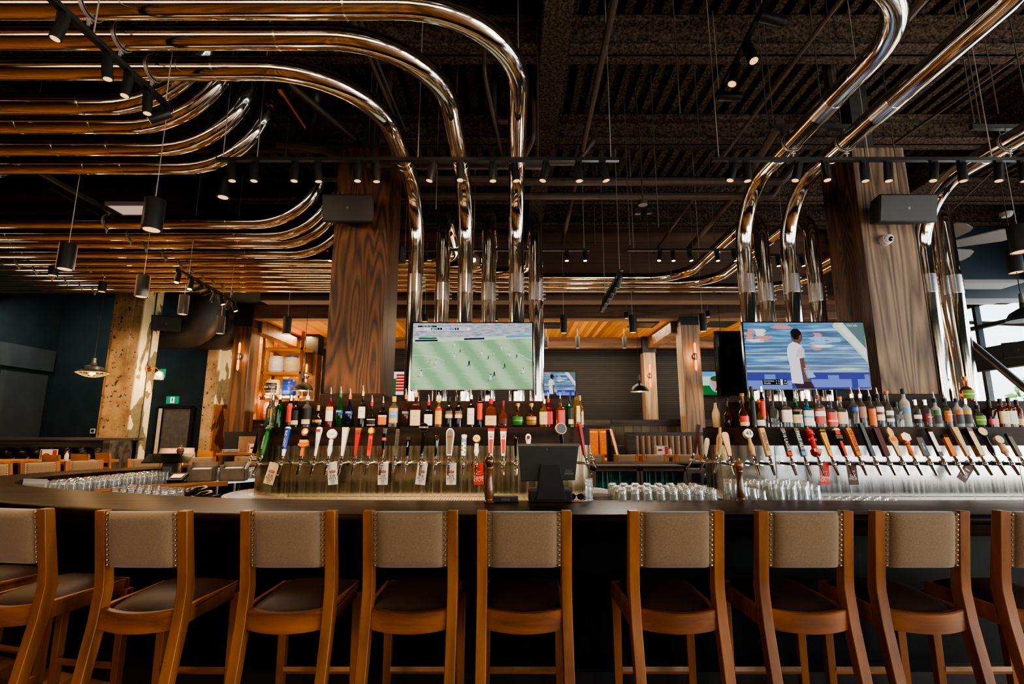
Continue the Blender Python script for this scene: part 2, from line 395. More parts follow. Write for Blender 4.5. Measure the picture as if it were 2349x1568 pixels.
# header wall above the lounge opening
mb = MB(); mb.b2((-4.55, 9.0, 3.9), (9.2, 9.3, 5.43)); struct(mb.build('wall_header', 'header_boards'))
mb = MB(); mb.b2((-11.2, 9.0, 5.0), (-4.55, 9.3, 5.43)); struct(mb.build('wall_header_left', 'dark_wall'))
mb = MB(); mb.b2((-6.3, 9.3, 4.35), (9.2, 15, 4.5)); struct(mb.build('ceiling_soffit', 'ceiling_black'))
mb = MB(); mb.b2((-6.2, 11.2, 4.06), (9.2, 14.2, 4.14)); struct(mb.build('ceiling_lounge', 'ceiling_boards'))
mb = MB(); mb.b2((-6.2, 11.0, 4.02), (9.2, 11.3, 4.34)); struct(mb.build('trim_lounge_beam', 'beam_wood', bevel=.01))
mb = MB(); mb.b2((-6.2, 13.4, 3.78), (9.2, 13.65, 4.1)); struct(mb.build('trim_lounge_rear_beam', 'beam_wood', bevel=.01))
mb = MB(); mb.b2((-5.2, 14.0, .38), (9.2, 14.2, 4.1)); struct(mb.build('wall_back', 'slat_boards'))
mb = MB(); mb.b2((-11.2, 12.4, .0), (-6.45, 12.6, 5.6)); struct(mb.build('wall_back_left', 'dark_wall'))
mb = MB(); mb.b2((-6.45, 13.9, .0), (-5.2, 14.1, 4.5)); struct(mb.build('wall_alcove', 'warm_plaster'))
mb = MB(); mb.b2((-6.6, 12.5, .0), (-6.42, 14.0, 4.5)); struct(mb.build('wall_alcove_side', 'warm_plaster'))
mb = MB(); mb.b2((-11.3, -4.2, 0), (-11.1, 12.6, 5.5)); struct(mb.build('wall_left', 'dark_wall'))
mb = MB(); mb.b2((-9.55, 12.3, .38), (-8.9, 12.4, 3.2)); struct(mb.build('trim_pilaster', 'dark_wall_light'))
# far left wall: dark framed opening
mb = MB(); mb.b2((-11.1, 11.0, .38), (-11.04, 12.2, 2.9), 'dark_wall_light'); mb.b2((-11.1, 10.1, 3.0), (-11.03, 12.3, 3.5), 'dark_wall_light'); mb.b2((-11.1, 10.0, .38), (-11.0, 10.2, 3.0), 'black_metal'); mb.b2((-11.1, 10.9, .38), (-11.0, 11.0, 3.0), 'black_metal')
struct(mb.build('trim_left_frame', 'black_metal'))
# wall behind the camera: dark with tall window openings
mb = MB()
mb.b2((-11.2, -4.2, 0), (9.2, -4.0, .7)); mb.b2((-11.2, -4.2, 3.4), (9.2, -4.0, 5.5))
for a, b in ((-11.2, 2.2), (4.6, 5.3), (8.2, 9.2)): mb.b2((a, -4.2, .7), (b, -4.0, 3.4))
struct(mb.build('wall_rear', 'dark_wall'))
# right wall with an upper window band and lower glazed doors
mb = MB(); X0, X1 = 9.0, 9.2
mb.b2((X0, -4.2, 0), (X1, 12, .25)); mb.b2((X0, -4.2, 2.75), (X1, 12, 3.12)); mb.b2((X0, -4.2, 4.02), (X1, 12, 5.5)); mb.b2((X0, 10.9, .25), (X1, 14.2, 4.6))
for y in (-4.0, -.6, 2.9, 6.3): mb.b2((X0, y-.2, .25), (X1, y+.2, 4.1))
struct(mb.build('wall_right', 'deep_blue_steel'))
wn = 1
for (y0, y1) in ((-3.8, -.8), (-.4, 2.7), (3.1, 6.1), (6.5, 10.9)):
    for z0, z1, ny, nz in ((3.12, 4.02, 4, 2), (.25, 2.75, 4, 1)):
        mb = MB(); w = .07
        for i in range(ny+1):
            y = y0+(y1-y0)*i/ny; mb.b2((X0+.03, y-w/2, z0), (X0+.13, y+w/2, z1))
        for i in range(nz+1):
            z = z0+(z1-z0)*i/nz; mb.b2((X0+.035, y0, z-w/2), (X0+.125, y1, z+w/2))
        f = mb.build('window_%d' % wn, 'deep_blue_steel' if z0 > 3 else 'steel_grey'); struct(f); wn += 1
        g = MB(); g.quad((X0+.08, y0, z0), (X0+.08, y1, z0), (X0+.08, y1, z1), (X0+.08, y0, z1)); g.build('window_pane', 'window_glass', f)
# sidewalk, neighbouring house and greenery outside the right windows
mb = MB(); mb.b2((9.2, -12, -.15), (40, 30, -.02)); struct(mb.build('ground_outside', 'asphalt'))
h = thing('neighbour_building', 'pink brick house front seen through the lower right windows', 'building', (24, 33, 0))
mb = MB(); mb.b2((-1, -1.2, 0), (4, .9, 4.4)); mb.build('wall', 'brick_pink', h)
mb = MB(); mb.b2((-1.2, -1.4, 4.4), (4.2, 1.1, 4.7)); mb.build('roof', 'white_paint', h)
mb = MB(); mb.b2((-1.05, -.7, 1), (-.99, .4, 2.6)); mb.build('window', 'white_paint', h)
for k, (x, y, r) in enumerate(((20, 27, 2.2), (19, 17.5, 1.6), (17, 12, 1.6))):
    t = thing('street_tree', ['leafy street tree left of the pink house outside', 'leafy street tree right of the pink house outside', 'leafy street tree outside at the right picture edge'][k], 'tree', (x, y, 0))
    mb = MB(); mb.cyl((0, 0, 0), (0, 0, 1.6), .12, .08); mb.build('trunk', 'brown_column_wood', t)
    mb = MB(); rr = random.Random(k)
    for i in range(420):
        a, b2_, c = rr.uniform(0, 2*pi), rr.uniform(-1, 1), rr.uniform(.6, 1)*r; q = math.sqrt(1-b2_*b2_)
        c0 = V((q*cos(a)*c, q*sin(a)*c, 2.4+b2_*c)); u_ = V((rr.uniform(-1, 1), rr.uniform(-1, 1), rr.uniform(-1, 1))).normalized()*.2; w_ = u_.orthogonal().normalized()*.16
        mb.quad(c0-u_, c0+w_, c0+u_, c0-w_)
    mb.build('crown', 'leaf', t, flat=True)
# ================================================================ PIPES
PZ0, PR = 3.95, .077
RT = 1.825
def pipe(label, pts, rad, clamps=(), bands=(), group='polished overhead pipes'):
    t = thing('polished_pipe', label, 'pipe', (0, 0, 0), 0, group)
    MB().tube(fillet(pts, rad, 14), PR, 20).build('pipe_tube', 'pipe', t, 60)
    for c, d in clamps:      # position, axis
        c = V(c); d = V(d); s = V((-d.y, d.x, 0)); z = V((0, 0, 1))
        mb = MB(); ring = [c+(s*cos(a)+z*sin(a))*(PR+.006) for a in [2*pi*k/20 for k in range(20)]]
        secs = [[p-d*.009, p+d*.009, p+d*.009+(p-c)*.06, p-d*.009+(p-c)*.06] for p in ring]
        mb.loft(secs, closed=True); mb.box(c-z*(PR+.03), (.012, .012, .05)); mb.cyl(c-z*(PR+.025)-s*.02, c-z*(PR+.025)+s*.02, .006, n=8)
        mb.cyl(c+z*PR, c+z*(PR+.09), .006, n=8)
        mb.build('clamp', 'rod', t)
    for c, d, L in bands:
        c = V(c); d = V(d); mb = MB(); mb.cyl(c-d*L/2, c+d*L/2, PR+.003, n=20)
        if abs(d.z) > .5:
            for k in range(4): mb.box(c+V((PR+.012, 0, -L*.36+L*.24*k)), (.03, .02, .014), 'rod')
        mb.build('coupling', 'pipe_band', t)
VB = zY(652, 5.0); HX = [(-2.42), (-4.7), (-7.0)]
Xd = V((1, 0, 0)); Yd = V((0, 1, 0)); Zd = V((0, 0, 1))
names = ['topmost of the three overhead pipes sweeping down to the centre screen', 'middle of the three overhead pipes sweeping down to the centre screen', 'lowest of the three overhead pipes sweeping down to the centre screen']
for k, (y, xv, sx) in enumerate(((2.57, .045, .7), (2.81, -.47, .68), (3.09, -.975, .72))):
    pipe('polished steel pipe, '+names[k], [(-7, y, PZ0), (xv, y, PZ0), (xv, 5.0, PZ0), (xv, 5.0, RT)], [0, sx, .58, 0],
         [((x, y, PZ0), Xd) for x in HX[:2]], [((xv-sx-.3, y, PZ0), Xd, .012), ((xv, 5.0, VB), Zd, .19), ((xv, 4.35 if k else 4.2, PZ0), Yd, .05), ((xv, 4.25, PZ0), Yd, .015), ((-3.4-.2*k, y, PZ0), Xd, .012)])
o4 = ['first', 'second', 'third', 'fourth']
for k, y in enumerate((3.47, 3.72, 4.05, 4.37)):
    pipe('polished pipe at upper left bending up to the ceiling, %s from the top' % o4[k], [(-8, y, PZ0), (-2.3, y, PZ0), (-2.3, y, 4.96)], [0, .72, 0], [((x, y, PZ0), Xd) for x in HX[1:2]], [((-3.2-.12*k, y, PZ0), Xd, .012), ((-3.9, y, PZ0), Xd, .012)])
for k, y in enumerate((5.64, 6.02, 6.29, 6.67)):
    pipe('polished pipe at mid left bending up behind the left post speaker, %s from the top' % o4[k], [(-9.5, y, PZ0), (-2.26, y, PZ0), (-2.26, y, 4.96)], [0, .72, 0], [((x, y, PZ0), Xd) for x in HX[1:]], [((-3.3-.1*k, y, PZ0), Xd, .012), ((-6-.2*k, y, PZ0), Xd, .012)])
FY = (7.0, 7.27, 7.54, 7.81, 8.08, 8.35)
lr = ['left', 'middle', 'right']
for k, (x, y) in enumerate(((-.745, 7.0), (-.25, 7.27), (.255, 7.54))):
    pipe('polished pipe rising behind the centre screen and hooking back, %s of the three hooks' % lr[k], [(-10.5, y, PZ0), (x, y, PZ0), (x, 5.3, PZ0), (x, 5.3, RT)], [0, .5, .3, 0], [((c, y, PZ0), Xd) for c in HX], [((x, 5.3, VB), Zd, .19), ((-4.0, y, PZ0), Xd, .012), ((-6.2, y, PZ0), Xd, .012), ((x, 6.3, PZ0), Yd, .015)])
for k, (x, y) in enumerate(((2.72, 7.81), (3.265, 8.08), (4.67, 8.35))):
    pipe('polished pipe rising at the right bar unit and hooking back, %s of the three hooks' % lr[k], [(-10.5, y, PZ0), (x, y, PZ0), (x, 5.33, PZ0), (x, 5.33, RT)], [0, .6, .3, 0], [((c, y, PZ0), Xd) for c in HX], [((x, 5.33, VB), Zd, .19), ((-4.2, y, PZ0), Xd, .012), ((2.0-.2*k, y, PZ0), Xd, .12)])
for k, (x, yt, xe) in enumerate(((2.365, 2.35, -6), (2.816, 1.9, -6), (4.19, .5, -6))):
    pipe(['polished pipe rising at left edge of the right screen toward the camera', 'polished pipe rising behind the middle of the right screen toward the camera', 'polished pipe rising right of the grey timber post toward the camera'][k],
         [(xe, yt, PZ0), (x, yt, PZ0), (x, 5.0, PZ0), (x, 5.0, RT)], [0, .65, .62, 0], [((x, 3.98, PZ0), Yd)], [((x, 5.0, VB), Zd, .19), ((x, 3.5, PZ0), Yd, .19), ((x, 4.2, PZ0), Yd, .02)])
pipe('straight polished pipe rising at the far right of the right bar unit', [(4.47, 5.03, RT), (4.47, 5.03, PZ0), (4.47, 7.4, PZ0)], [0, .3, 0], [], [((4.47, 5.03, VB), Zd, .19)])
# strut hangers above the pipes
def strut(label, a, b, rods, grp='pipe strut hangers'):
    a, b = V(a), V(b); t = thing('pipe_hanger', label, 'pipe hanger', (0, 0, 0), 0, grp); d = (b-a)
    mb = MB(); s = V((d.y, -d.x, 0)).normalized()*.02; z = V((0, 0, .02))
    mb.loft([[p-s-z, p+s-z, p+s+z, p-s+z] for p in (a, b)]); mb.build('strut_bar', 'steel_grey', t)
    for f in rods:
        p = a+d*f; MB().cyl(p, (p.x, p.y, DECK), .006, n=6).build('hanger_rod', 'hanger_steel', t)
zs = PZ0+PR+.06
strut('steel strut carrying the three front pipes at upper left', (-2.42, 2.45, zs), (-2.42, 3.3, zs), (.05, .95))
strut('steel strut carrying the pipes above the left tables', (-4.7, 2.5, zs), (-4.7, 8.5, zs), (.02, .35, .65, .98))
strut('steel strut carrying the pipes near the left wall', (-7.0, 5.5, zs), (-7.0, 8.5, zs), (.02, .5, .98))
strut('steel strut carrying the two right pipes above the right screen', (2.2, 3.98, zs), (3.02, 3.98, zs), (.03, .55, .97))
strut('steel strut carrying the pipe at the right picture edge', (3.9, 3.98, zs), (4.75, 3.98, zs), (.1, .6))
strut('steel strut across the centre pipes above the left post', (-1.4, 4.6, 4.07), (.3, 4.6, 4.07), (.03, .5, .97))
# sprinkler pipes, conduits
def conduit(label, pts, r=.03, rad=.08, m='conduit', grp='ceiling conduits'):
    P = fillet(pts, rad, 5) if len(pts) > 2 else [V(p) for p in pts]
    tag(MB().tube(P, r, 10).build('ceiling_pipe', m), label, 'ceiling pipe', grp)
def cz(u, v, z): return tuple(PZ(u, v, z))
conduit('brown sprinkler pipe slanting down the ceiling right of the centre pipes', [cz(1412, -10, 4.75), cz(1290, 560, 4.75)], .03)
conduit('upper of two brown ceiling pipes crossing between the posts', [(-1.2, 5.95, 4.62), (3.35, 5.95, 4.62), (3.6, 5.95, 4.9)], .055)
conduit('lower of two brown ceiling pipes crossing between the posts', [(-1.2, 6.1, 4.5), (3.3, 6.1, 4.5), (3.55, 6.1, 4.9)], .045)
conduit('brown pipe slanting from the ceiling top behind the right pipes', [cz(2120, -10, 4.75), cz(1908, 232, 4.75), (cz(1908, 232, 4.75)[0], cz(1908, 232, 4.75)[1], 5.2)], .05)
conduit('thin brown pipe slanting beside the right track spotlights', [cz(1935, -10, 4.7), cz(1680, 330, 4.7), cz(1500, 580, 4.75)], .02, .3)
conduit('pale brown pipe slanting behind the left pipe of the right unit', [cz(1790, 280, 4.7), cz(1700, 430, 4.7), cz(1580, 570, 4.7)], .045, .3)
conduit('thin conduit slanting above the right timber post', [cz(2349, 120, 4.8), cz(2050, 330, 4.8)], .015)
conduit('thin conduit slanting behind the right post speaker', [cz(2300, 370, 4.6), cz(2145, 520, 4.6)], .008)
conduit('brown bent pipe left of the right-hand centre pipe', [(-.19, 4.9, 5.3), (-.19, 4.9, 4.75), (.02, 4.9, 4.75), (.02, 5.6, 4.62)], .028)
conduit('brown bent pipe right of the right-hand centre pipe', [(.22, 4.9, 5.3), (.22, 4.9, 4.55), (.1, 5.4, 4.55)], .03)
conduit('brown straight pipe at the ceiling above the centre screen', [(-.25, 4.1, 5.3), (-.25, 4.1, 4.7), (-.1, 5.7, 4.7)], .02)
conduit('brown pipe crossing the ceiling just behind the centre pipes', [(-1.3, 5.5, 4.62), (.75, 5.5, 4.62), (.95, 5.5, 4.9)], .035)
conduit('second brown pipe crossing the ceiling behind the centre pipes', [(-2.2, 5.55, 4.45), (.1, 5.55, 4.45)], .035)
conduit('brown duct pipe dropping beside the left post top', [(-1.32, 4.85, 5.3), (-1.32, 4.85, 4.55)], .06)
conduit('brown pipe standing on the left timber post', [(-1.55, 5.2, 4.45), (-1.55, 5.2, 5.3)], .06)
conduit('dark drain pipe hanging behind the left pipe bends', [(-1.95, 4.6, 5.3), (-1.95, 4.6, 4.75), (-2.3, 5.3, 4.75)], .055, .1, 'black_metal')
conduit('rusty elbow pipe behind the pipe bends above the left post', [(-2.45, 4.9, 4.5), (-2.0, 5.0, 4.5), (-1.6, 5.0, 4.3), (-1.55, 5.3, 4.3)], .05)
conduit('long brown pipe crossing the left ceiling above the bends', [(-5.5, 5.2, 4.62), (-1.2, 5.2, 4.62)], .05)
conduit('copper coloured pipe slanting across the left pipe bends', [cz(640, 200, 4.6), cz(700, 290, 4.6)], .025, .1, 'brass')
conduit('brown pipe slanting under the left ceiling beside the bends', [cz(660, 190, 4.7), cz(850, 350, 4.7)], .03)
conduit('left of the two pale conduits on the centre ceiling', [cz(800, 20, 4.8), cz(905, 270, 4.8)], .022)
conduit('right of the two pale conduits on the centre ceiling', [cz(815, 20, 4.8), cz(930, 300, 4.8)], .014)
conduit('grey conduit run along the far left ceiling edge', [(-9, 8.8, 4.0), (-6.5, 8.8, 4.0)], .03)
for k, (u, v0, v1, Y) in enumerate(((1515, 110, 600, 4.6), (1560, 0, 260, 3.5), (1605, 0, 330, 4.4), (1640, 330, 560, 6.2), (1700, 320, 560, 6.4), (1445, 100, 560, 5.2), (1365, 330, 560, 6.6), (1935, 0, 330, 4.0), (1985, 100, 360, 4.4), (2065, 240, 440, 4.7), (2235, 80, 280, 3.8), (2290, 30, 260, 3.8), (1000, 40, 480, 4.4), (845, 110, 330, 4.4), (1235, 0, 335, 4.2), (1760, 20, 280, 3.9), (1490, 440, 620, 7.0), (1540, 440, 640, 7.3), (1590, 430, 570, 6.5), (655, 200, 360, 4.6))):
    a = PY(u, v0, Y); b = PY(u, v1, Y); x, zb = b.x, max(b.z, 3.45)
    tag(MB().cyl((x, Y, zb), (x, Y, DECK+.05), .005, n=6).build('hanger_rod', 'hanger_steel'), 'thin steel hanger rod dropping from the ceiling', 'hanger rod', 'hanger rods under the ceiling')
# dark ductwork on the left ceiling
dct = thing('air_duct', 'black rectangular duct high on the left ceiling', 'duct', (0, 0, 0))
mb = MB(); mb.b2((-7.5, 5.9, 4.5), (-4.2, 7.6, 4.94)); mb.build('duct_body', 'ceiling_black', dct)
mb = MB(); mb.b2((-5.7, 5.86, 4.49), (-5.65, 7.64, 4.95)); mb.build('duct_flange', 'steel_grey', dct)
t = thing('ceiling_light', 'small square glowing panel on the left black duct', 'light', (-5.0, 6.4, 4.445))
mb = MB(); mb.b2((-.28, -.16, 0), (.28, .16, .05)); mb.build('frame', 'white_paint', t)
mb = MB(); mb.b2((-.25, -.13, -.004), (.25, .13, .0)); mb.build('diffuser', 'panel_light', t)
d = thing('ventilation_duct', 'large black round duct elbows beside the patched column', 'duct', (0, 0, 0))
e0 = PY(450, 690, 10.6); 
P = fillet([(e0.x-.9, 10.6, 3.62), (e0.x+.25, 10.6, 3.62), (e0.x+.3, 10.6, 4.9)], .5, 7)
MB().tube(P, .34, 22).build('duct_bend', 'duct_grey', d, 20)
P = fillet([(e0.x-.3, 11.4, 3.68), (e0.x+.62, 11.4, 3.68), (e0.x+.62, 11.4, 4.9)], .5, 7)
MB().tube(P, .32, 22).build('duct_bend', 'duct_grey', d, 20)
# ================================================================ COLUMNS
def column(name, label, u0, u1, vref, Y, z0, z1, depth, mat, cap=None, capv=None, x0=None):
    x0 = xY(u0, vref, Y) if x0 is None else x0; x1 = xY(u1, vref, Y) if isinstance(u1, (int, float)) and u1 > 50 else x0+u1
    t = thing(name, label, 'column', ((x0+x1)/2, Y, z0)); w = (x1-x0)/2
    mb = MB(); mb.b2((-w, 0, 0), (w, depth, z1-z0)); mb.build('shaft', mat, t, bevel=.012)
    if cap: mb = MB(); mb.b2((-w-.015, -.015, cap-z0), (w+.015, depth+.015, z1-z0+.01)); mb.build('steel_cap', 'black_metal', t)
    return t
for nm, lb, xa, mt in (('timber_post', 'dark brown grained timber post left of the centre screen', -1.815, 'post_wood'), ('timber_post', 'pale grey timber post right of the right screen', 3.555, 'post_wood_grey')):
    t = thing(nm, lb, 'post', (xa+.275, 5.225, RT), 0, None)
    mb = MB(); mb.b2((-.3, -.3, 0), (.3, .3, .075)); mb.build('plinth', 'charred_wood', t, bevel=.006)
    if mt == 'post_wood_grey':
        mb = MB(); mb.b2((-.275, -.275, .075), (.275, .275, 2.66)); mb.mats = []; mb.mi = []
        o = MB(); o.v = mb.v; o.f = mb.f; o.mats = ['post_wood_grey', 'post_wood']; o.mi = [1 if k == 4 else 0 for k in range(6)]  # left face takes the darker wood to paint in its shaded side
        o.build('cladding', None, t, bevel=.008)
    else:
        mb = MB(); mb.b2((-.275, -.275, .075), (.275, .275, 2.66)); mb.build('cladding', mt, t, bevel=.008)
    mb = MB(); mb.b2((-.1, -.1, 2.66), (.1, .1, DECK-RT)); mb.build('steel_core', 'steel_grey', t)
t = column('concrete_column', 'speckled concrete column with patched plaster side, nearest at left', 229, .56, 1003, 9.45, .38, 4.6, .5, 'speckled_concrete', x0=-7.53)
mb = MB(); mb.b2((.275, .01, 0), (.30, .5, 4.2)); mb.build('plaster_side', 'patched_plaster', t)
mb = MB(); mb.b2((-.2, -.03, 0), (.12, .0, 4.2)); mb.build('raised_face', 'speckled_concrete', t)
MB().cyl((.315, .28, 0), (.315, .28, 4.2), .012, n=8).build('conduit', 'steel_grey', t)
t = column('concrete_column', 'plaster column with rusty stained base beside the exit door', 452, 478, 1040, 11.3, .38, 4.6, .75, 'speckled_concrete')
mb = MB(); w = .125; mb.b2((w, .01, 0), (w+.03, .75, 4.2)); mb.build('plaster_side', 'patched_plaster_stained', t)
column('wooden_column', 'dark brown wood column with wall lamp beside the keg shelf', 524, 564, 900, 11.0, .38, 4.35, .42, 'brown_column_wood', zY(748, 11.0))
column('wooden_column', 'brown wood column with wall lamp right of the keg shelf', 698, 725, 850, 13.0, .38, 4.05, .35, 'brown_column_wood', zY(811, 13.0))
column('wooden_column', 'grey-brown wood column with wall lamp in the lounge, nearer', 1570, 1612, 880, 11.0, .38, 4.05, .4, 'lounge_column_wood', zY(745, 11.0))
column('wooden_column', 'grey-brown wood column with wall lamp in the lounge, farther', 1478, 1506, 860, 13.3, .38, 4.05, .34, 'lounge_column_wood', zY(808, 13.3))
for k, (xa, y0, y1) in enumerate(((xY(1555, 760, 11.2), 11.3, 13.4), (xY(640, 760, 11.2)-.55, 11.3, 13.4))):
    mb = MB(); mb.b2((xa-.12, y0, 3.76), (xa+.12, y1, 4.05)); struct(mb.build('trim_cross_beam', 'beam_wood' if k == 0 else 'brown_column_wood', bevel=.01))
# ================================================================ BAR COUNTER
inner = catmull([(6.8, 3.72, 0), (4, 3.72, 0), (1, 3.72, 0), (-.6, 3.72, 0), (-1.93, 3.83, 0), (-3, 4.17, 0), (-4.04, 4.6, 0), (-4.67, 4.99, 0), (-5.0, 5.5, 0), (-5.1, 6.1, 0), (-4.9, 6.85, 0), (-4.35, 7.5, 0), (-3.5, 7.92, 0), (-2.3, 8.2, 0), (-.8, 8.34, 0), (2, 8.36, 0), (6.8, 8.36, 0)], 6)
def norms(path):
    out = []
    for i, p in enumerate(path):
        t = (path[min(i+1, len(path)-1)]-path[max(i-1, 0)]).normalized(); out.append(V((-t.y, t.x, 0)))
    return out
nin = norms(inner)
if nin[0].y > 0: nin = [-n for n in nin]
def sweep(mb, prof, i0=0, i1=None, m=None):
    i1 = len(inner) if i1 is None else i1
    mb.loft([[inner[i]+nin[i]*d+V((0, 0, z)) for d, z in prof] for i in range(i0, i1)], m)
def offp(i, d, z=0): return inner[i]+nin[i]*d+V((0, 0, z))
bar = thing('bar_counter', 'large rounded island bar with dark wood counter top and black plank front', 'bar counter', (0, 0, 0))
mb = MB(); sweep(mb, [(0, 1.01), (.62, 1.01), (.645, 1.015), (.658, 1.03), (.658, 1.05), (.645, 1.065), (.62, 1.07), (0, 1.07)]); mb.build('countertop', 'counter_wood', bar, 50)
mb = MB(); sweep(mb, [(.42, .93), (.52, .93), (.56, .96), (.6, 1.01), (.42, 1.01)]); mb.build('cove_moulding', 'charred_wood', bar)
mb = MB(); sweep(mb, [(.36, .0), (.4, .0), (.4, 1.0), (.36, 1.0)]); mb.build('front_panel', 'panel_boards', bar)
mb = MB(); sweep(mb, [(.4, .0), (.43, .0), (.43, .16), (.4, .16)]); mb.build('kick_board', 'black_matte', bar)
mb = MB(); sweep(mb, [(.03, .0), (.06, .0), (.06, 1.01), (.03, 1.01)]); mb.build('inner_panel', 'deep_blue_steel', bar)
uc = thing('under_counter', 'stainless steel work shelf running inside the bar', 'counter', (0, 0, 0))
mb = MB(); sweep(mb, [(-.45, .89), (.02, .89), (.02, .93), (-.45, .93)]); mb.build('work_top', 'steel_shelf', uc)
mb = MB()
for i in range(4, len(inner)-4, 5):
    for s in (-.42, -.05):
        p = offp(i, s); mb.cyl(p, p+V((0, 0, .89)), .02, n=8)
mb.build('frame_legs', 'steel_grey', uc)
# ================================================================ STOOLS
def stool():
    t = thing('bar_stool', '', 'bar stool', (0, 0, 0), 0, 'bar stools along the bar')   # origin: floor, centre of the seat; the sitter faces +Y
    yb, yf, w = -.24, .24, .2
    for s in (-1, 1):
        x0, x1 = s*w-.024, s*w+.024
        def sec(y, z, dep=.052, k=0): return [V((x0, y-dep/2, z)), V((x1, y-dep/2, z)), V((x1, y+dep/2, z)), V((x0, y+dep/2, z))]
        MB().loft([sec(yb-.14, 0, .044), sec(yb-.045, .42, .055), sec(yb+.005, .66, .064), sec(yb+.02, .8, .066), sec(yb+.01, .87, .06), sec(yb-.045, 1.165, .05)]).build('leg', 'stool_wood', t, bevel=.003)
        MB().loft([[V((s*w+a*q, yf+b*q, z)) for a, b in ((-1, -1), (1, -1), (1, 1), (-1, 1))] for q, z in ((.019, 0), (.024, .66))]).build('leg', 'stool_wood', t, bevel=.003)
        mb = MB(); mb.loft([[V((s*w-.012+a*.012, y, z)) for a, z in ((-1, .635), (1, .635), (1, .715), (-1, .715))] for y in (yb+.03, yf)]); mb.build('seat_rail', 'stool_wood', t, bevel=.003)
        mb = MB(); mb.loft([[V((s*w+a*.012, y, z+e)) for a, z in ((-1, .11), (1, .11), (1, .145), (-1, .145))] for y, e in ((yb-.08, 0), (yf, 0))]); mb.build('stretcher', 'stool_wood', t)
    secs = []
    for k in range(11):
        x = -w+.024+(2*w-.048)*k/10; q = 1-(x/(w-.02))**2; dy = -.035*q; dz = -.012*q
        secs.append([V((x, yb-.012+dy, .63-.01*q)), V((x, yb+.022+dy, .63-.01*q)), V((x, yb+.022+dy, .718+dz)), V((x, yb-.006+dy, .718+dz)), V((x, yb-.012+dy, .712+dz))])
    MB().loft(secs).build('seat_rail', 'stool_rail', t, 30)
    mb = MB(); mb.b2((-w, yf-.02, .635), (w, yf+.015, .715)); mb.build('seat_rail', 'stool_rail', t, bevel=.004)
    fr = MB(); fr.b2((-w, yf-.02, .245), (w, yf+.02, .28)); fs = fr.build('stretcher', 'stool_rail', t)
    mb = MB(); mb.b2((-w+.02, yf-.024, .259), (w-.02, yf+.022, .283)); mb.build('foot_plate', 'foot_plate', fs)
    # leather seat: domed, dipping at the rear
    mb = MB(); nx, ny = 10, 10; vs = []; 
    for j in range(ny+1):
        for i in range(nx+1):
            a, b = -1+2*i/nx, -1+2*j/ny; e = (1-abs(a)**4)*(1-abs(b)**4)
            vs.append((a*(w-.012 if b < -.7 else w+.004), (b*.235)+.01-(.03*(1-a*a))*max(0, -b), .700+.052*e+.012*b-.012*(1-a*a)*max(0, -b)))
    mb.add(vs, [(j*(nx+1)+i, j*(nx+1)+i+1, (j+1)*(nx+1)+i+1, (j+1)*(nx+1)+i) for j in range(ny) for i in range(nx)])
    mb.build('seat_cushion', 'seat_leather', t, 80)
    # padded fabric back
    AX = [-1, -.93, -.86, -.845, -.82, -.78, -.72, -.6, -.3, 0, .3, .6, .72, .78, .82, .845, .86, .93, 1]; BX = [-1, -.98, -.94, -.86, -.7, -.4, 0, .4, .7, .86, .94, .98, 1]
    bp = MB(); nx, nz = len(AX)-1, len(BX)-1; F = []; Bk = []
    def bul(q, s0, s1): q = abs(q); return 1 if q < s0 else (math.sqrt(max(0, 1-((q-s0)/(s1-s0))**2)) if q < s1 else 0)
    for j in range(nz+1):
        for i in range(nx+1):
            a, b = AX[i], BX[j]; e = bul(a, .6, .86)*(.3+.7*bul(b, .6, 1))*(1+.25*(1-a*a)); z = 1.03+b*.13
            y = yb+.012-.055*((z-.87)/.295); eb = bul(b, .8, 1)
            F.append(V((a*(w-.022), y-.008-.014*eb-.026*e, z))); Bk.append(V((a*(w-.022), y+.006+.012*eb+.014*e, z)))
    m_ = nx+1; o = len(F)
    fs_ = [(j*m_+i, j*m_+i+1, (j+1)*m_+i+1, (j+1)*m_+i) for j in range(nz) for i in range(nx)]
    fs_ += [(o+j*m_+i+1, o+j*m_+i, o+(j+1)*m_+i, o+(j+1)*m_+i+1) for j in range(nz) for i in range(nx)]
    for i in range(nx): fs_ += [(i+1, i, o+i, o+i+1), (nz*m_+i, nz*m_+i+1, o+nz*m_+i+1, o+nz*m_+i)]
    for j in range(nz): fs_ += [(j*m_, (j+1)*m_, o+(j+1)*m_, o+j*m_), ((j+1)*m_+nx, j*m_+nx, o+j*m_+nx, o+(j+1)*m_+nx)]
    bp.add(F+Bk, fs_); pad = bp.build('back_pad', 'fabric', t, 60)
    for s in (-1, 1):
        for dy in (-.0235, .019):
            mb = MB()
            for k in range(11):
                z = .912+.236*k/10; y = yb+.012-.055*((z-.87)/.295); mb.sphere((s*(w-.034), y+dy, z), .0068, 8)
            mb.build('stud_row', 'brass_stud', pad)
    return t
st0 = stool()
front = [(-3.02, 3.12, -16, 'partly hidden bar stool at the lower left corner, only its seat corner showing'),
         (-2.43, 2.93, -9, 'bar stool at the left picture edge with its back cut by the frame'),
         (-1.742, 2.84, -2, 'first whole bar stool from the left in the front row'),
         (-1.06, 2.84, 0, 'front bar stool below the leftmost white tap tags, second whole one from left'),
         (-.481, 2.84, 0, 'front bar stool just left of the nearer pepper mill'),
         (.058, 2.84, 0, 'front bar stool directly in front of the black till screen'),
         (.778, 2.84, 0, 'front bar stool directly in front of the block of upturned glasses'),
         (1.388, 2.84, 0, 'front bar stool below the red tap tag of the right bar unit'),
         (1.938, 2.84, 0, 'front bar stool second from the right picture edge'),
         (2.53, 2.84, 0, 'bar stool cut off by the right picture edge')]
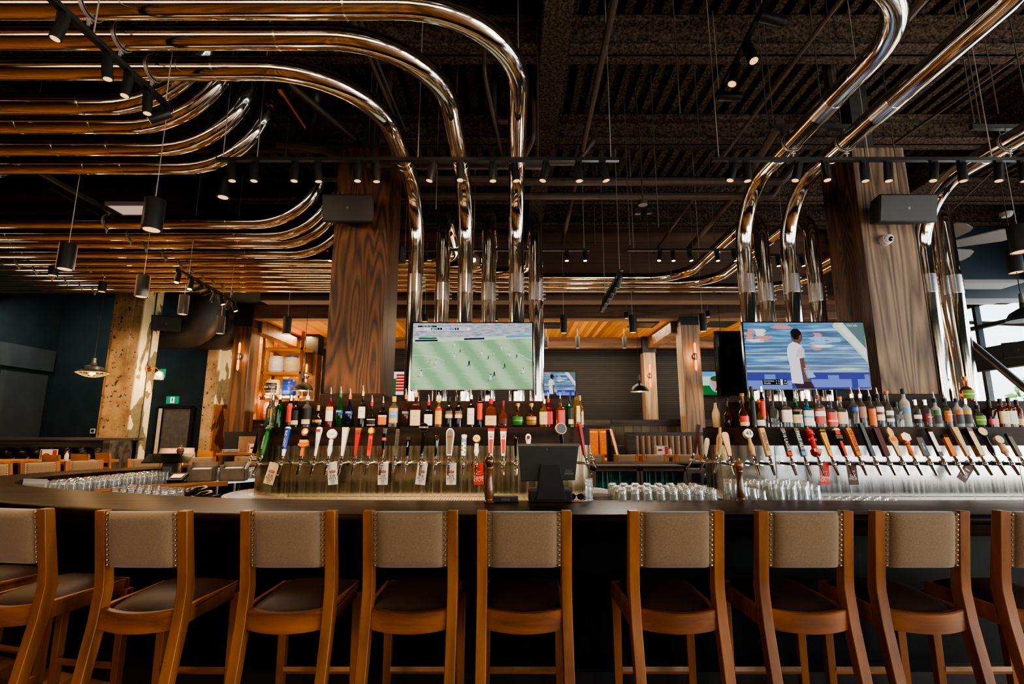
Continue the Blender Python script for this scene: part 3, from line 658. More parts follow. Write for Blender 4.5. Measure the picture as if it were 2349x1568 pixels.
for k, (x, y, a, lb) in enumerate(front):
    o = st0 if k == 0 else copy_tree(st0)
    o.location = (x, y+.0, 0); o.rotation_euler.z = R(a); o['label'] = lb; o['group'] = 'bar stools in the front row'
far = [((25, 1090), 'far bar stool at the left picture edge beyond the bar curve'), ((124, 1080), 'far bar stool beyond the bar curve, left of two beside the wooden chairs'), ((216, 1076), 'far bar stool beyond the bar curve, under the rightmost wooden chair'),
       ((347, 1068), 'far bar stool in front of the patched concrete column'), ((462, 1062), 'far bar stool in front of the exit door and kegs'), ((572, 1058), 'far bar stool just left of the black tap handles'),
       ((1362, 1056), 'far bar stool just right of the till, half hidden by taps'), ((1440, 1056), 'far bar stool at the foot of the sloping handrail'), ((1515, 1056), 'far bar stool in front of the menu card on the lounge table'), ((1590, 1056), 'far bar stool beside the white wooden tap at the right unit')]
for (u, v), lb in far:
    best = min(range(len(inner)), key=lambda i: abs(CU+FP*(lambda p: p.x/(p.y*cos(TH)+(p.z-CAMZ)*sin(TH)))(offp(i, .95, 1.1))-u) + (1e4 if offp(i, .9).y < 5.7 else 0))
    # refine along the segment by sampling between neighbours
    cand = []
    for i in range(max(1, best-1), min(len(inner)-1, best+1)+1):
        for f in range(10):
            j = min(i+1, len(inner)-1); p = offp(i, .95)*(1-f/10)+offp(j, .95)*(f/10); n_ = nin[i]*(1-f/10)+nin[j]*(f/10)
            uu = CU+FP*p.x/(p.y*cos(TH)+(1.1-CAMZ)*sin(TH)); cand.append((abs(uu-u), p, n_))
    _, p, n_ = min(cand, key=lambda c: c[0])
    o = copy_tree(st0); o.location = (p.x, p.y, 0); o.rotation_euler.z = math.atan2(-n_.y, -n_.x)-pi/2; o['label'] = lb; o['group'] = 'bar stools beyond the far bar'
# ================================================================ BACK BAR UNITS
YF, RU = 4.6, .45; YC = YF+RU
def unit(label, xa, xb, seam, steel='brushed_steel'):
    t = thing('back_bar', label, 'back bar', (0, 0, 0))
    mb = MB(); mb.prism(capsule(xa, xb, YC, RU+.1), 0, .92); mb.build('base_cabinet', 'black_matte', t)
    mb = MB(); mb.prism(capsule(xa, xb, YC, RU+.26), .92, .985); tr = mb.build('drip_tray', 'steel_shelf', t, bevel=.008)
    mb = MB(); x = xa
    while x < xb: mb.b2((x, YF-.22, .986), (x+.008, YF-.04, .994)); x += .022
    mb.build('drip_grate', 'steel_shelf', tr)
    for sgn, xc in ((-1, xa), (1, xb)):
        mb = MB()
        for k in range(40):
            a = (pi/2+pi*k/39)*(1 if sgn < 0 else -1) if sgn < 0 else (-pi/2+pi*k/39)
            c = V((cos(a), sin(a), 0)); q = V((-sin(a), cos(a), 0))*.006
            mb.loft([[V((xc, YC, z))+c*r+e for r, e in ((RU+.04, -q), (RU+.22, -q), (RU+.22, q), (RU+.04, q))] for z in (.986, .994)])
        mb.build('drip_grate', 'steel_shelf', tr)
    mb = MB(); mb.prism(capsule(xa, xb, YC, RU, 18), .985, 1.425); sp = mb.build('steel_splash', steel, t, 40)
    for s in seam: MB().b2((s-.0015, YF-.002, .99), (s+.0015, YF+.002, 1.42)).build('seam', 'black_metal', sp)
    mb = MB(); mb.prism(capsule(xa, xb, YC, RU+.006, 18), 1.425, 1.585); mb.build('wood_band', 'charred_wood', t, 40)
    mb = MB(); mb.prism(capsule(xa, xb, YC, RU-.16, 18), 1.585, RT); mb.build('upper_riser', 'charred_wood', t, 40)
    mb = MB(); mb.prism(capsule(xa, xb, YC, RU-.14, 18), 1.585, 1.66); mb.build('riser_plinth', 'black_matte', t, 40)
    return t
LA, LB, RA, RB = -1.95, .29, 2.33, 6.5
unit('left back bar unit of curved brushed steel with taps, bottles and centre screen', LA, LB, (-1.93,))
unit('right back bar unit of curved brushed steel with taps and bottles under the right screen', RA, RB, (2.3, 4.42), 'brushed_steel_cool')
# ================================================================ TAPS
def faucet(t, dark=False, L=.17):
    mb = MB(); mb.cyl((0, 0, 0), (0, -L, 0), .012, n=10, m='black_metal' if dark else 'chrome'); mb.cyl((0, .002, 0), (0, -.008, 0), .024, n=12)
    mb.build('shank', 'chrome', t)
    mb = MB(); mb.sphere((0, -L, 0), .021, 10); mb.cyl((0, -L, -.005), (0, -L-.045, -.085), .0135, .010, 10); mb.cyl((0, -L, .008), (0, -L+.024, .058), .011, .009, 10); mb.sphere((0, -L+.012, .036), .015, 8)
    mb.build('spout', 'chrome', t)
def disc(mb, z, r, th, m, rim=None):
    mb.cyl((0, -th/2, z), (0, th/2, z), r, n=20, m=rim or m); mb.cyl((0, -th/2-.001, z), (0, -th/2, z), r*.86, n=20, m=m)
def taper(mb, z0, z1, w0, w1, d0, d1, m):
    mb.loft([[V((a*w/2, b*d/2, z)) for a, b in ((-1, -1), (1, -1), (1, 1), (-1, 1))] for w, d, z in ((w0, d0, z0), (w1, d1, z1))], m)
def lathe(mb, pr, m, n=14, e=2, ys=1): mb.lathe([(max(r, 1e-4), z) for z, r in pr], n, m, e=e, ys=ys)
def vtext(mb, s, z, size, m, y, x=0, w=1): mb.text(s, (x, y, z), size, m, (0, 0, -1), (1, 0, 0), w)
def htext(mb, s, z, size, m, y, x=0, w=1): mb.text(s, (x, y, z), size, m, w=w)
def H_taper(c, w0=.02, w1=.045, h=.24, cap=None, txt=None, tc='white_gloss', ts=.03, band=None, d=None):
    def f(mb, lt):
        taper(mb, 0, h, w0, w1, d or w0, d or w1*.75, c)
        if cap: taper(mb, h, h+.02, w1+.002, w1+.004, w1*.8, w1*.8, cap)
        if band: taper(mb, band[0]*h, band[1]*h, w0+(w1-w0)*band[0]+.002, w0+(w1-w0)*band[1]+.002, (d or w0+(w1*.75-w0)*band[0])+.003, (d or w0+(w1*.75-w0)*band[1])+.003, band[2])
        if txt: vtext(lt, txt, h*.52, ts, tc, -(d or w1*.75)/2-.004)
    return f
def H_block(c, w=.042, h=.25, d=.04, txt=None, tc='black_plastic', ts=.034, top=None, foot=None, side=None, tw=1, tz=.5):
    def f(mb, lt):
        mb.b2((-w/2, -d/2, 0), (w/2, d/2, h), c)
        if side: mb.b2((-w/2-.001, -d/2, 0), (-w/2, d/2, h), side); mb.b2((w/2, -d/2, 0), (w/2+.001, d/2, h), side)
        if top: mb.b2((-w/2-.001, -d/2-.001, h*.86), (w/2+.001, d/2+.001, h+.001), top)
        if foot: mb.b2((-w/2-.001, -d/2-.001, 0), (w/2+.001, d/2+.001, h*.14), foot)
        if txt: vtext(lt, txt, h*tz, ts, tc, -d/2-.003, w=tw)
    return f
def H_disc(c, face, z=.2, r=.045, stem=.014, txt=None, tc='black_plastic', ts=.018, rim=None, base=None):
    def f(mb, lt):
        lathe(mb, [(0, .012), (.02, .016), (z*.3, stem*1.3), (z*.6, stem), (z-.02, stem*1.1)], base or c); disc(mb, z+r*.7, r, .028, face, rim)
        if txt: htext(lt, txt, z+r*.7, ts, tc, -.018)
    return f
def H_lathe(pr, c, extra=None):
    def f(mb, lt):
        lathe(mb, pr, c)
        if extra: extra(mb, lt)
    return f
def H_plate(poly, c, d=.022, back=None, extra=None):
    def f(mb, lt):
        mb.plate(poly, -d/2, d/2, c)
        if extra: extra(mb, lt)
    return f
def ex_orange(mb, lt):
    mb.plate([(.03*cos(a)-.002, .205+.034*sin(a)) for a in [pi*.25+2*pi*k/24*.8 for k in range(20)]], -.02, .02, 'orange')
    mb.plate([(.02*cos(a)+.004, .205+.022*sin(a)) for a in [2*pi*k/16 for k in range(16)]], -.024, -.019, 'white_gloss')
    mb.plate([(.028*cos(a), .15+.02*sin(a)) for a in [2*pi*k/16 for k in range(16)]], -.018, .018, 'black_gloss')
    mb.b2((-.034, -.022, .11), (.034, .02, .135), 'yellow'); mb.plate([(.045*cos(a), .095+.02*sin(a)) for a in [2*pi*k/14 for k in range(14)]], -.02, .016, 'orange')
def ex_hydrant(mb, lt):
    mb.sphere((0, 0, .215), .032, 14, 'red'); mb.cyl((0, 0, .24), (0, 0, .265), .012, .006, 10, 'red'); mb.lathe([(.036, .185), (.038, .195), (.03, .2)], 14, 'red')
    mb.cyl((-.035, 0, .145), (.035, 0, .145), .015, n=12, m='red'); mb.sphere((0, 0, .145), .026, 12, 'red'); mb.lathe([(.024, .05), (.02, .12), (.024, .19)], 14, 'red'); mb.lathe([(.026, 0), (.042, .02), (.042, .055), (.028, .065)], 8, 'red')
    mb.b2((-.035, -.045, .025), (.035, -.038, .048), 'cream'); mb.b2((-.025, -.0465, .033), (.025, -.0455, .039), 'dark_red')
def ell_(cx, cz, rx, rz, n=18): return [(cx+rx*cos(2*pi*k/n), cz+rz*sin(2*pi*k/n)) for k in range(n)]
bottle_poly = [(-.022, 0), (.022, 0), (.024, .15), (.018, .175), (.008, .19), (.007, .25), (-.007, .25), (-.008, .19), (-.018, .175), (-.024, .15)]
paddle_poly = [(-.014, 0), (.014, 0), (.03, .18), (.026, .205), (.012, .215), (-.012, .215), (-.026, .205), (-.03, .18)]
totem_poly = [(-.014, 0), (.014, 0), (.022, .1), (.034, .13), (.032, .165), (.02, .18), (.026, .21), (.02, .24), (0, .262), (-.02, .24), (-.026, .21), (-.02, .18), (-.032, .165), (-.034, .13), (-.022, .1)]
six_poly = [(-.013, 0), (.013, 0), (.02, .16), (.028, .2), (.02, .22), (-.012, .22), (-.02, .2), (-.026, .16)]
coffin = [(-.02, 0), (.02, 0), (.034, .19), (.03, .215), (.012, .235), (-.012, .235), (-.03, .215), (-.034, .19)]
def H_stiegl(mb, lt):
    taper(mb, 0, .21, .03, .054, .026, .04, 'white_gloss'); taper(mb, .21, .235, .055, .06, .042, .045, 'red')
    mb.add([(-.011, -.0155, .02), (.011, -.0155, .02), (.017, -.0197, .14), (-.017, -.0197, .14)], [(0, 1, 2, 3)], 'orange_red')
    lt.text('Stiegl', (0, -.0225, .182), .022, 'red', ey=(.25, 0, 1)); lt.b2((-.014, -.0215, .158), (.014, -.021, .164), 'red')
LT = [  # u of the spout on the left unit, handle, label, dark shank
 (643, H_lathe([(0, .012), (.05, .018), (.06, .022), (.2, .024), (.235, .026), (.245, .018)], 'blue', lambda mb, lt: (lathe(mb, [(0, .013), (.05, .019), (.06, .021)], 'white_gloss'), lathe(mb, [(.235, .0265), (.25, .02)], 'white_gloss'), vtext(lt, 'BUD LIGHT', .145, .028, 'white_gloss', -.026))), 'royal blue cylindrical beer tap handle with white lettering'),
 (687, H_plate([(-.014, 0), (.014, 0), (.012, .07), (.03, .1), (-.03, .1), (-.012, .07)], 'orange', .03, None, ex_orange), 'orange beer tap handle carved with an orange slice'),
 (718, H_lathe([(0, .01), (.08, .014), (.17, .022), (.22, .028), (.245, .024), (.252, .01)], 'white_gloss', lambda mb, lt: (mb.b2((-.019, -.029, .205), (.019, -.024, .225), 'red'), vtext(lt, 'STELLA', .1, .024, 'blue', -.02))), 'white flared beer tap handle with a small red crest'),
 (750, H_disc('white_gloss', 'paper', .16, .042, .017, 'hoegaarden', 'grey_print', .013, 'white_gloss'), 'white beer tap handle with round medallion above a paper tag'),
 (781, H_taper('white_gloss', .018, .05, .225, 'cream', None), 'plain white tapered beer tap handle beside the red one'),
 (812, H_taper('red', .018, .048, .22, 'gold', None, band=(.86, .93, 'steel_grey')), 'glossy red tapered beer tap handle with a cream cap'),
 (843, lambda mb, lt: (taper(mb, 0, .19, .03, .034, .02, .024, 'orange_red'), mb.plate([(.03*cos(a), .215+.034*sin(a)) for a in [pi/6+pi/3*k for k in range(6)]], -.02, .02, 'gold'), mb.plate([(.022*cos(a), .215+.026*sin(a)) for a in [pi/6+pi/3*k for k in range(6)]], -.022, -.019, 'yellow'), vtext(lt, 'PREMIERE', .095, .024, 'dark_red', -.016)), 'orange red beer tap handle under a gold hexagon badge'),
 (875, H_lathe([(0, .013), (.05, .013), (.12, .018), (.2, .02), (.235, .022)], 'black_gloss', lambda mb, lt: (lathe(mb, [(0, .014), (.055, .015)], 'brass'), lathe(mb, [(.13, .0195), (.155, .0205)], 'pink'), lathe(mb, [(.19, .02), (.236, .023)], 'steel_grey'))), 'black cylindrical beer tap handle with copper foot above a white tag'),
 (906, H_block('steel_grey', .03, .27, .03, 'OKANAGAN', 'black_plastic', .026, 'black_gloss', None), 'grey metallic square beer tap handle with dark vertical lettering'),
 (933, lambda mb, lt: (taper(mb, 0, .16, .02, .036, .02, .026, 'black_gloss'), mb.b2((-.019, -.015, .135), (.019, .015, .165), 'black_metal'), lt.text('J', (0, -.018, .1), .05, 'white_gloss')), 'short glossy black tapered beer tap handle'),
 (967, H_disc('black_gloss', 'black_gloss', .215, .042, .013, "O'HARA'S", 'white_gloss', .018, 'black_metal'), 'tall black tap handle with round lettered disc above a white tag'),
 (1000, H_lathe([(0, .012), (.03, .014), (.1, .018), (.12, .024), (.16, .028), (.19, .022), (.195, .015)], 'black_gloss', lambda mb, lt: mb.plate(ell_(0, .155, .014, .02), -.031, -.027, 'brass')), 'rounded black beer tap handle with a small brass oval'),
 (1031, H_plate(coffin, 'white_paint', .05, None, lambda mb, lt: (mb.plate([(p[0]*.8, p[1]*.9+.012) for p in coffin], -.027, -.025, 'grey_wood'), htext(lt, 'AVERY', .16, .016, 'black_plastic', -.029))), 'pale wooden paddle beer tap handle with white sides'),
 (1064, H_lathe([(0, .018), (.03, .022), (.07, .02), (.13, .022), (.155, .02), (.165, .026), (.18, .024), (.185, .012)], 'white_gloss', lambda mb, lt: (lathe(mb, [(.115, .0222), (.145, .0228)], 'light_blue'), [mb.sphere((.012*(-1)**k, -.017, .03+.018*k), .006, 8, 'maroon') for k in range(5)])), 'white porcelain beer tap handle with blue band and dots'),
 (1094, H_disc('white_gloss', 'cream', .125, .034, .017, 'Früli', 'dark_red', .022, 'gold'), 'white tap handle with round badge and red knob above a red tag'),
 (1128, H_stiegl, 'left of the two red and white tapered tap handles by the till'),
 (1157, H_stiegl, 'right of the two red and white tapered tap handles by the till'),
 (1187, H_lathe([(0, .012), (.1, .018), (.15, .026), (.18, .022), (.19, .01)], 'black_gloss', lambda mb, lt: mb.sphere((0, -.02, .15), .012, 8, 'red')), 'black beer tap handle at the left edge of the till screen'),
 (1216, H_lathe([(0, .012), (.1, .018), (.15, .026), (.175, .024), (.19, .012)], 'white_gloss', lambda mb, lt: mb.plate(ell_(0, .155, .014, .014), -.029, -.026, 'dark_red')), 'white rounded tap handle peeking over the till screen')]
RTP = [
 (1680, H_plate(paddle_poly, 'handle_wood', .02), 'plain pale wood paddle tap handle left of the farther pepper mill'),
 (1736, H_lathe([(0, .014), (.012, .022), (.02, .016), (.07, .024), (.13, .014), (.16, .016)], 'handle_wood', lambda mb, lt: (mb.plate(ell_(0, .2, .038, .042), -.018, .018, 'white_paint'), htext(lt, '43', .2, .05, 'black_plastic', -.021))), 'pale turned tap handle with a round lettered head'),
 (1771, H_block('handle_wood', .042, .25, .034, 'SPERLING', 'black_plastic', .042, tw=.95), 'pale wood block tap handle lettered SPERLING'),
 (1820, H_block('black_gloss', .036, .25, .03, '1516 LAGER', 'white_gloss', .04, 'steel_grey', 'orange_red', tw=.95, tz=.55), 'black tap handle lettered LAGER with a red foot'),
 (1853, H_block('slate_blue', .036, .25, .03, 'PALE ALE', 'white_gloss', .042, 'steel_grey', 'light_blue', tz=.55), 'slate blue tap handle lettered PALE ALE with a light blue foot'),
 (1884, lambda mb, lt: ex_hydrant(mb, lt), 'red tap handle shaped like a fire hydrant'),
 (1916, H_taper('yellow', .026, .048, .235, 'brass', 'Lighter Cream Ale', 'black_plastic', .02, (.9, .96, 'black_plastic'), .02), 'yellow tapered tap handle with brown top above a red tag'),
 (1949, H_plate([(-.014, 0), (.014, 0), (.018, .13), (.026, .2), (.03, .235), (.0, .245), (-.03, .23), (-.022, .13)], 'black_gloss', .03, None, lambda mb, lt: (mb.plate([(-.008, 0), (.012, 0), (.012, .13), (-.01, .13)], -.018, -.014, 'orange_red'), mb.b2((-.028, -.02, .15), (.028, .018, .185), 'steel_grey'), mb.plate([(-.018, .19), (.02, .19), (.022, .225), (-.02, .225)], -.018, -.014, 'orange_red'), mb.plate([(-.028, .228), (.028, .228), (.02, .245), (-.015, .25)], -.02, .018, 'cream'))), 'black and red fist shaped tap handle with a grey cuff'),
 (1980, H_plate([(-.018, 0), (.018, 0), (.022, .21), (.016, .245), (-.002, .258), (-.028, .245), (-.024, .21)], 'orange', .036, None, lambda mb, lt: vtext(lt, 'DETONATE', .13, .042, 'black_plastic', -.021, w=.9)), 'light wood tap handle lettered DETONATE above a dark tag'),
 (2014, H_block('slate_blue', .03, .3, .03, side='black_gloss'), 'tallest plain grey-blue bar shaped tap handle on the right unit'),
 (2046, H_block('maroon', .048, .25, .034, None, top=None, side='black_gloss'), 'dark maroon block tap handle'),
 (2077, H_plate(totem_poly, 'handle_wood', .02, None, lambda mb, lt: (mb.plate(ell_(0, .15, .02, .02), -.013, -.011, 'orange'))), 'flat carved wooden totem tap handle'),
 (2107, H_lathe([(0, .012), (.02, .022), (.06, .018), (.1, .014), (.11, .024), (.125, .022)], 'orange', lambda mb, lt: (mb.plate([(.046*cos(a), .165+.046*sin(a)) for a in [pi/6+pi/3*k for k in range(6)]], -.02, .02, 'orange'), mb.plate([(.042*cos(a), .165+.042*sin(a)) for a in [pi/6+pi/3*k for k in range(6)]], -.022, -.02, 'white_paint'))), 'turned wood tap handle with a white hexagon head'),
 (2140, H_block('slate_blue', .05, .165, .02, 'Powder', 'white_gloss', .02, None, None, 'gold'), 'short slate blue rectangular tap handle with pale rim'),
 (2172, H_block('white_gloss', .036, .25, .026, None, top='brass', foot='grey_print', side='black_gloss'), 'multicoloured narrow tap handle with black side'),
 (2203, H_block('orange', .042, .19, .03, None, top='brass'), 'short orange wood block tap handle'),
 (2236, H_taper('handle_wood', .03, .055, .26, None, 'TOWNSITE', 'white_gloss', .036, d=.026), 'tall tapered wooden tap handle with white vertical lettering'),
 (2266, H_block('cream', .042, .25, .05, None, side='brass', top='grey_wood'), 'pale wooden tap handle with brown sides above the tilted dark tag'),
 (2298, H_disc('black_gloss', 'cream', .19, .042, .018, None, 'grey_print', .02, 'black_metal', 'black_gloss'), 'black tap handle with a round pale disc at the right'),
 (2328, H_disc('handle_wood', 'cream', .12, .036, .022, None, 'grey_print', .02, 'handle_wood', 'handle_wood'), 'short tan tap handle with round cream head'),
 (2356, H_block('grey_wood', .036, .2, .026, None, top='black_plastic', side='black_gloss'), 'grey wood tap handle with black top at the right picture edge')]
ZT = 1.275
TAPX = {}
def make_tap(loc, rz, hfun, label, grp, L=.17, dark=False, tilt=24):
    t = thing('beer_tap', label, 'beer tap', loc, rz, grp); faucet(t, dark, L)
    mb = MB(); lt = MB(); hfun(mb, lt); mb.cyl((0, 0, -.02), (0, 0, .004), .009, n=8, m='chrome')
    h = mb.build('handle', None, t, 40); h.location = (0, -L+.03, .066); h.rotation_euler.x = -R(tilt)
    if lt.v: l = lt.build('lettering', None, h, flat=True)
    return t
for lst, grp, dk in ((LT, 'beer taps on the left unit', False), (RTP, 'beer taps on the right unit', True)):
    for u, hf, lb in lst:
        x = xY(u-(3 if not dk else -3), 1072, YF-.2); TAPX[round(u)] = x
        make_tap((x, YF, ZT), 0, hf, lb, grp, .17, dk, 23 if dk else 15)
def end_tap(xc, ang, hf, lb, grp, dk=False):
    make_tap((xc+RU*cos(ang), YC+RU*sin(ang), ZT), ang+pi/2, hf, lb, grp, .15, dk, 12)
end_tap(LA, R(172), H_taper('black_gloss', .03, .036, .26, 'steel_grey', 'STRONGBOW', 'cream', .026), 'black lettered tap handle at the rounded left end, leftmost tap', 'beer taps on the left unit')
end_tap(LA, R(160), H_taper('black_gloss', .03, .04, .25, 'paper', 'STRONGBOW', 'cream', .026), 'second black tap handle with pale cap at the rounded left end', 'beer taps on the left unit')
end_tap(LA, R(250), H_lathe([(0, .014), (.03, .02), (.14, .024), (.2, .016), (.22, .012), (.23, .03), (.245, .02)], 'green', lambda mb, lt: (vtext(lt, 'SOMERSBY', .11, .024, 'white_gloss', -.026), mb.sphere((0, 0, .25), .02, 8, 'grey_wood'))), 'green bottle shaped tap handle at the rounded left end', 'beer taps on the left unit')
end_tap(LB, R(-75), H_disc('black_gloss', 'slate_blue', .2, .05, .016, None, 'white_gloss', .02, 'handle_wood'), 'tap handle with a round blue-grey disc over the till corner', 'beer taps on the left unit')
end_tap(LB, R(-53), H_taper('dark_red', .022, .036, .26, 'red'), 'dark red tap handle right of the till', 'beer taps on the left unit')
end_tap(LB, R(40), H_block('handle_wood', .03, .25, .03, top='black_plastic', side='black_gloss'), 'pale block tap handle with black top right of the till', 'beer taps on the left unit')
end_tap(LB, R(29), H_lathe([(0, .014), (.04, .018), (.1, .022), (.15, .022), (.17, .012)], 'handle_wood'), 'short pale rounded tap handle right of the till, rightmost of the left unit', 'beer taps on the left unit')
end_tap(RA, R(176), H_taper('maroon', .03, .042, .28, None), 'tall dark maroon tap handle at the left end of the right unit', 'beer taps on the right unit')
end_tap(RA, R(199), H_lathe([(0, .014), (.04, .018), (.1, .024), (.14, .02), (.15, .01)], 'white_paint'), 'short white tap handle at the left end of the right unit', 'beer taps on the right unit')
end_tap(RA, R(214), H_plate(bottle_poly, 'handle_wood', .022, None, lambda mb, lt: vtext(lt, 'BROKEN LADDER', .09, .016, 'black_plastic', -.014)), 'flat wooden bottle shaped tap handle at the right unit', 'beer taps on the right unit')
# paper tags hung on taps
def tag_card(u, label, back, kind, tilt=0, unit_r=False, u_tap=None):
    x = xY(u, 1085, YF-.2); t = thing('tap_tag', label, 'tag', (x, YF-.13, ZT+.005), 0, 'cards hanging on taps')
    t.rotation_euler = (0, R(tilt), 0)
    mb = MB(); mb.b2((-.042, 0, -.175), (.042, .002, .005)); mb.build('card', back, t)
    lt = MB()
    if kind == 'six':
        c = 'white_gloss' if back == 'maroon' else 'black_plastic'
        lt.b2((-.024, -.002, -.075), (.024, -.001, -.058), 'red'); lt.text('CRAFT', (0, -.003, -.067), .014, 'white_gloss'); lt.text('SIX', (0, -.002, -.103), .036, c); lt.text('PACK', (0, -.002, -.126), .026, c); lt.b2((-.02, -.002, -.143), (.02, -.001, -.14), 'red')
        lt.add([(.012*cos(2*pi*k/12)*q, -.002, -.158+.009*sin(2*pi*k/12)*q) for q in (1, .75) for k in range(12)], [(k, (k+1) % 12, 12+(k+1) % 12, 12+k) for k in range(12)], 'grey_print')
    else:
        lt.text('CRAFT', (0, -.002, -.07), .014, 'white_gloss'); lt.b2((-.018, -.002, -.09), (.018, -.001, -.087), 'white_gloss'); lt.text('Tapped', (0, -.002, -.112), .028, 'white_gloss'); lt.text('OUT', (0, -.002, -.137), .036, 'white_gloss', w=1.1)
    lt.build('lettering', None, t, flat=True)
tag_card(619, 'cream SIX PACK tag on the green tap at the rounded end', 'cream', 'six', 14)
tag_card(754, 'white SIX PACK tag tilted under the round medallion tap', 'paper', 'six', -6)
tag_card(874, 'white SIX PACK tag under the black tap with copper foot', 'paper', 'six', 0)
tag_card(966, 'white SIX PACK tag under the tall black disc tap', 'paper', 'six', 6)
tag_card(1033, 'white SIX PACK tag under the pale paddle tap', 'paper', 'six', 0)
tag_card(1095, 'red tapped out tag left of the nearer pepper mill', 'orange_red', 'out', -3)
tag_card(1903, 'red tapped out tag on the yellow tap of the right unit', 'orange_red', 'out', 0)
tag_card(1967, 'dark maroon SIX PACK tag under the DETONATE tap', 'maroon', 'six', -2)
tag_card(2248, 'dark maroon SIX PACK tag tilted sideways at the right', 'maroon', 'six', 38)
# ================================================================ BOTTLES
bottle_glass('glass_clear', (232, 238, 236), .03, .95); bottle_glass('glass_frost', (222, 228, 230), .4, .6); bottle_glass('glass_green', (16, 84, 40), .05, .6); bottle_glass('glass_blue', (60, 170, 205), .05, .8)
bottle_glass('glass_dark', (26, 16, 12), .06, .2); bottle_glass('glass_amber', (176, 84, 18), .05, .8); bottle_glass('glass_red', (150, 30, 20), .05, .7); bottle_glass('glass_gold', (206, 150, 60), .05, .85); bottle_glass('glass_brown', (70, 36, 16), .06, .5); bottle_glass('glass_navy', (24, 28, 54), .06, .5); bottle_glass('glass_cream', (226, 196, 160), .2, .1)
SH = {'round': [(0, .9), (.004, 1), (.6, 1), (.66, .92), (.73, .5), (.77, .36), (.98, .34), (.985, .4), (1, .4)],
      'tall': [(0, .9), (.004, 1), (.55, 1), (.62, .85), (.7, .46), (.78, .38), (1, .36)],
      'squat': [(0, .8), (.01, .95), (.12, 1), (.38, .98), (.5, .75), (.6, .36), (.65, .3), (1, .3)],
      'square': [(0, .95), (.005, 1), (.62, 1), (.67, .9), (.72, .4), (.76, .34), (1, .34)],
      'slim': [(0, .95), (.004, 1), (.66, 1), (.74, .6), (.78, .5), (1, .5)],
      'crown': [(0, .7), (.02, .85), (.25, 1), (.5, 1), (.62, .7), (.68, .36), (.74, .3), (1, .3)],
      'flare': [(0, .8), (.01, .86), (.35, 1), (.5, .9), (.65, .5), (.75, .36), (1, .34)]}
def bottle(loc, shape, h, r, glass, lab, lz, cap, capm, desc, text=None, tm='black_plastic', rz=0, grp='bottles', band=None):
    t = thing('liquor_bottle', desc, 'bottle', loc, rz, grp); e = 5 if shape == 'square' else 2
    prof = [(max(1e-3, q*r), z*h) for z, q in SH[shape]]
    mb = MB(); mb.lathe([(1e-3, .0)]+prof, 16, glass, e=e, ys=.85 if shape in ('square', 'crown', 'squat') else 1); mb.build('body', None, t, 40)
    nr = prof[-1][0]; ys = .85 if shape in ('square', 'crown', 'squat') else 1
    def rad(z):
        for (z0, q0), (z1, q1) in zip(SH[shape], SH[shape][1:]):
            if z0 <= z <= z1: return r*(q0+(q1-q0)*(z-z0)/(z1-z0+1e-9))
        return r
    if lab:
        zz = [lz[0]+(lz[1]-lz[0])*k/6 for k in range(7)]; lb = MB(); lb.lathe([(rad(z), z*h) for z in zz], 12, lab, e=e, ys=ys, a0=-pi/2-1.1, a1=-pi/2+1.1, off=.0012)
        if band: lb.lathe([(rad(z), z*h) for z in (band[0], (band[0]+band[1])/2, band[1])], 12, band[2], e=e, ys=ys, a0=-pi/2-1.1, a1=-pi/2+1.1, off=.002)
        l = lb.build('label', None, t, 40)
        if text:
            x = MB(); s = min(.022, 1.7*r*.9/len(text)*1.35); x.text(text, (0, -rad((lz[0]+lz[1])/2)*ys-.0045, (lz[0]*.4+lz[1]*.6)*h), s, tm); x.build('lettering', None, l, flat=True)
    mb = MB()
    if cap == 'pourer':
        mb.cyl((0, 0, h-.03), (0, 0, h+.006), nr*1.12, n=10, m=capm); mb.cyl((0, 0, h), (0, 0, h+.03), nr*.8, .005, 8, 'pour_steel'); mb.cyl((0, 0, h+.03), (-.004, 0, h+.065), .0055, .004, 8, 'pour_steel')
    elif cap == 'cork':
        mb.cyl((0, 0, h-.004), (0, 0, h+.008), nr*.9, n=10, m=capm); mb.cyl((0, 0, h+.006), (0, 0, h+.032), nr*1.35, n=12, m=capm)
    elif cap == 'ball': mb.sphere((0, 0, h+.016), .024, 12, capm)
    else: mb.cyl((0, 0, h-.045), (0, 0, h+.004), nr*1.12, n=12, m=capm)
    mb.build({'pourer': 'pour_spout', 'cork': 'stopper', 'ball': 'stopper'}.get(cap, 'screw_cap'), None, t)
    return t
ZS = 1.587; YB = YF+.085
GL, GR = 'bottles on the left unit', 'bottles on the right unit'
def bx(u): return xY(u, 960, YB)
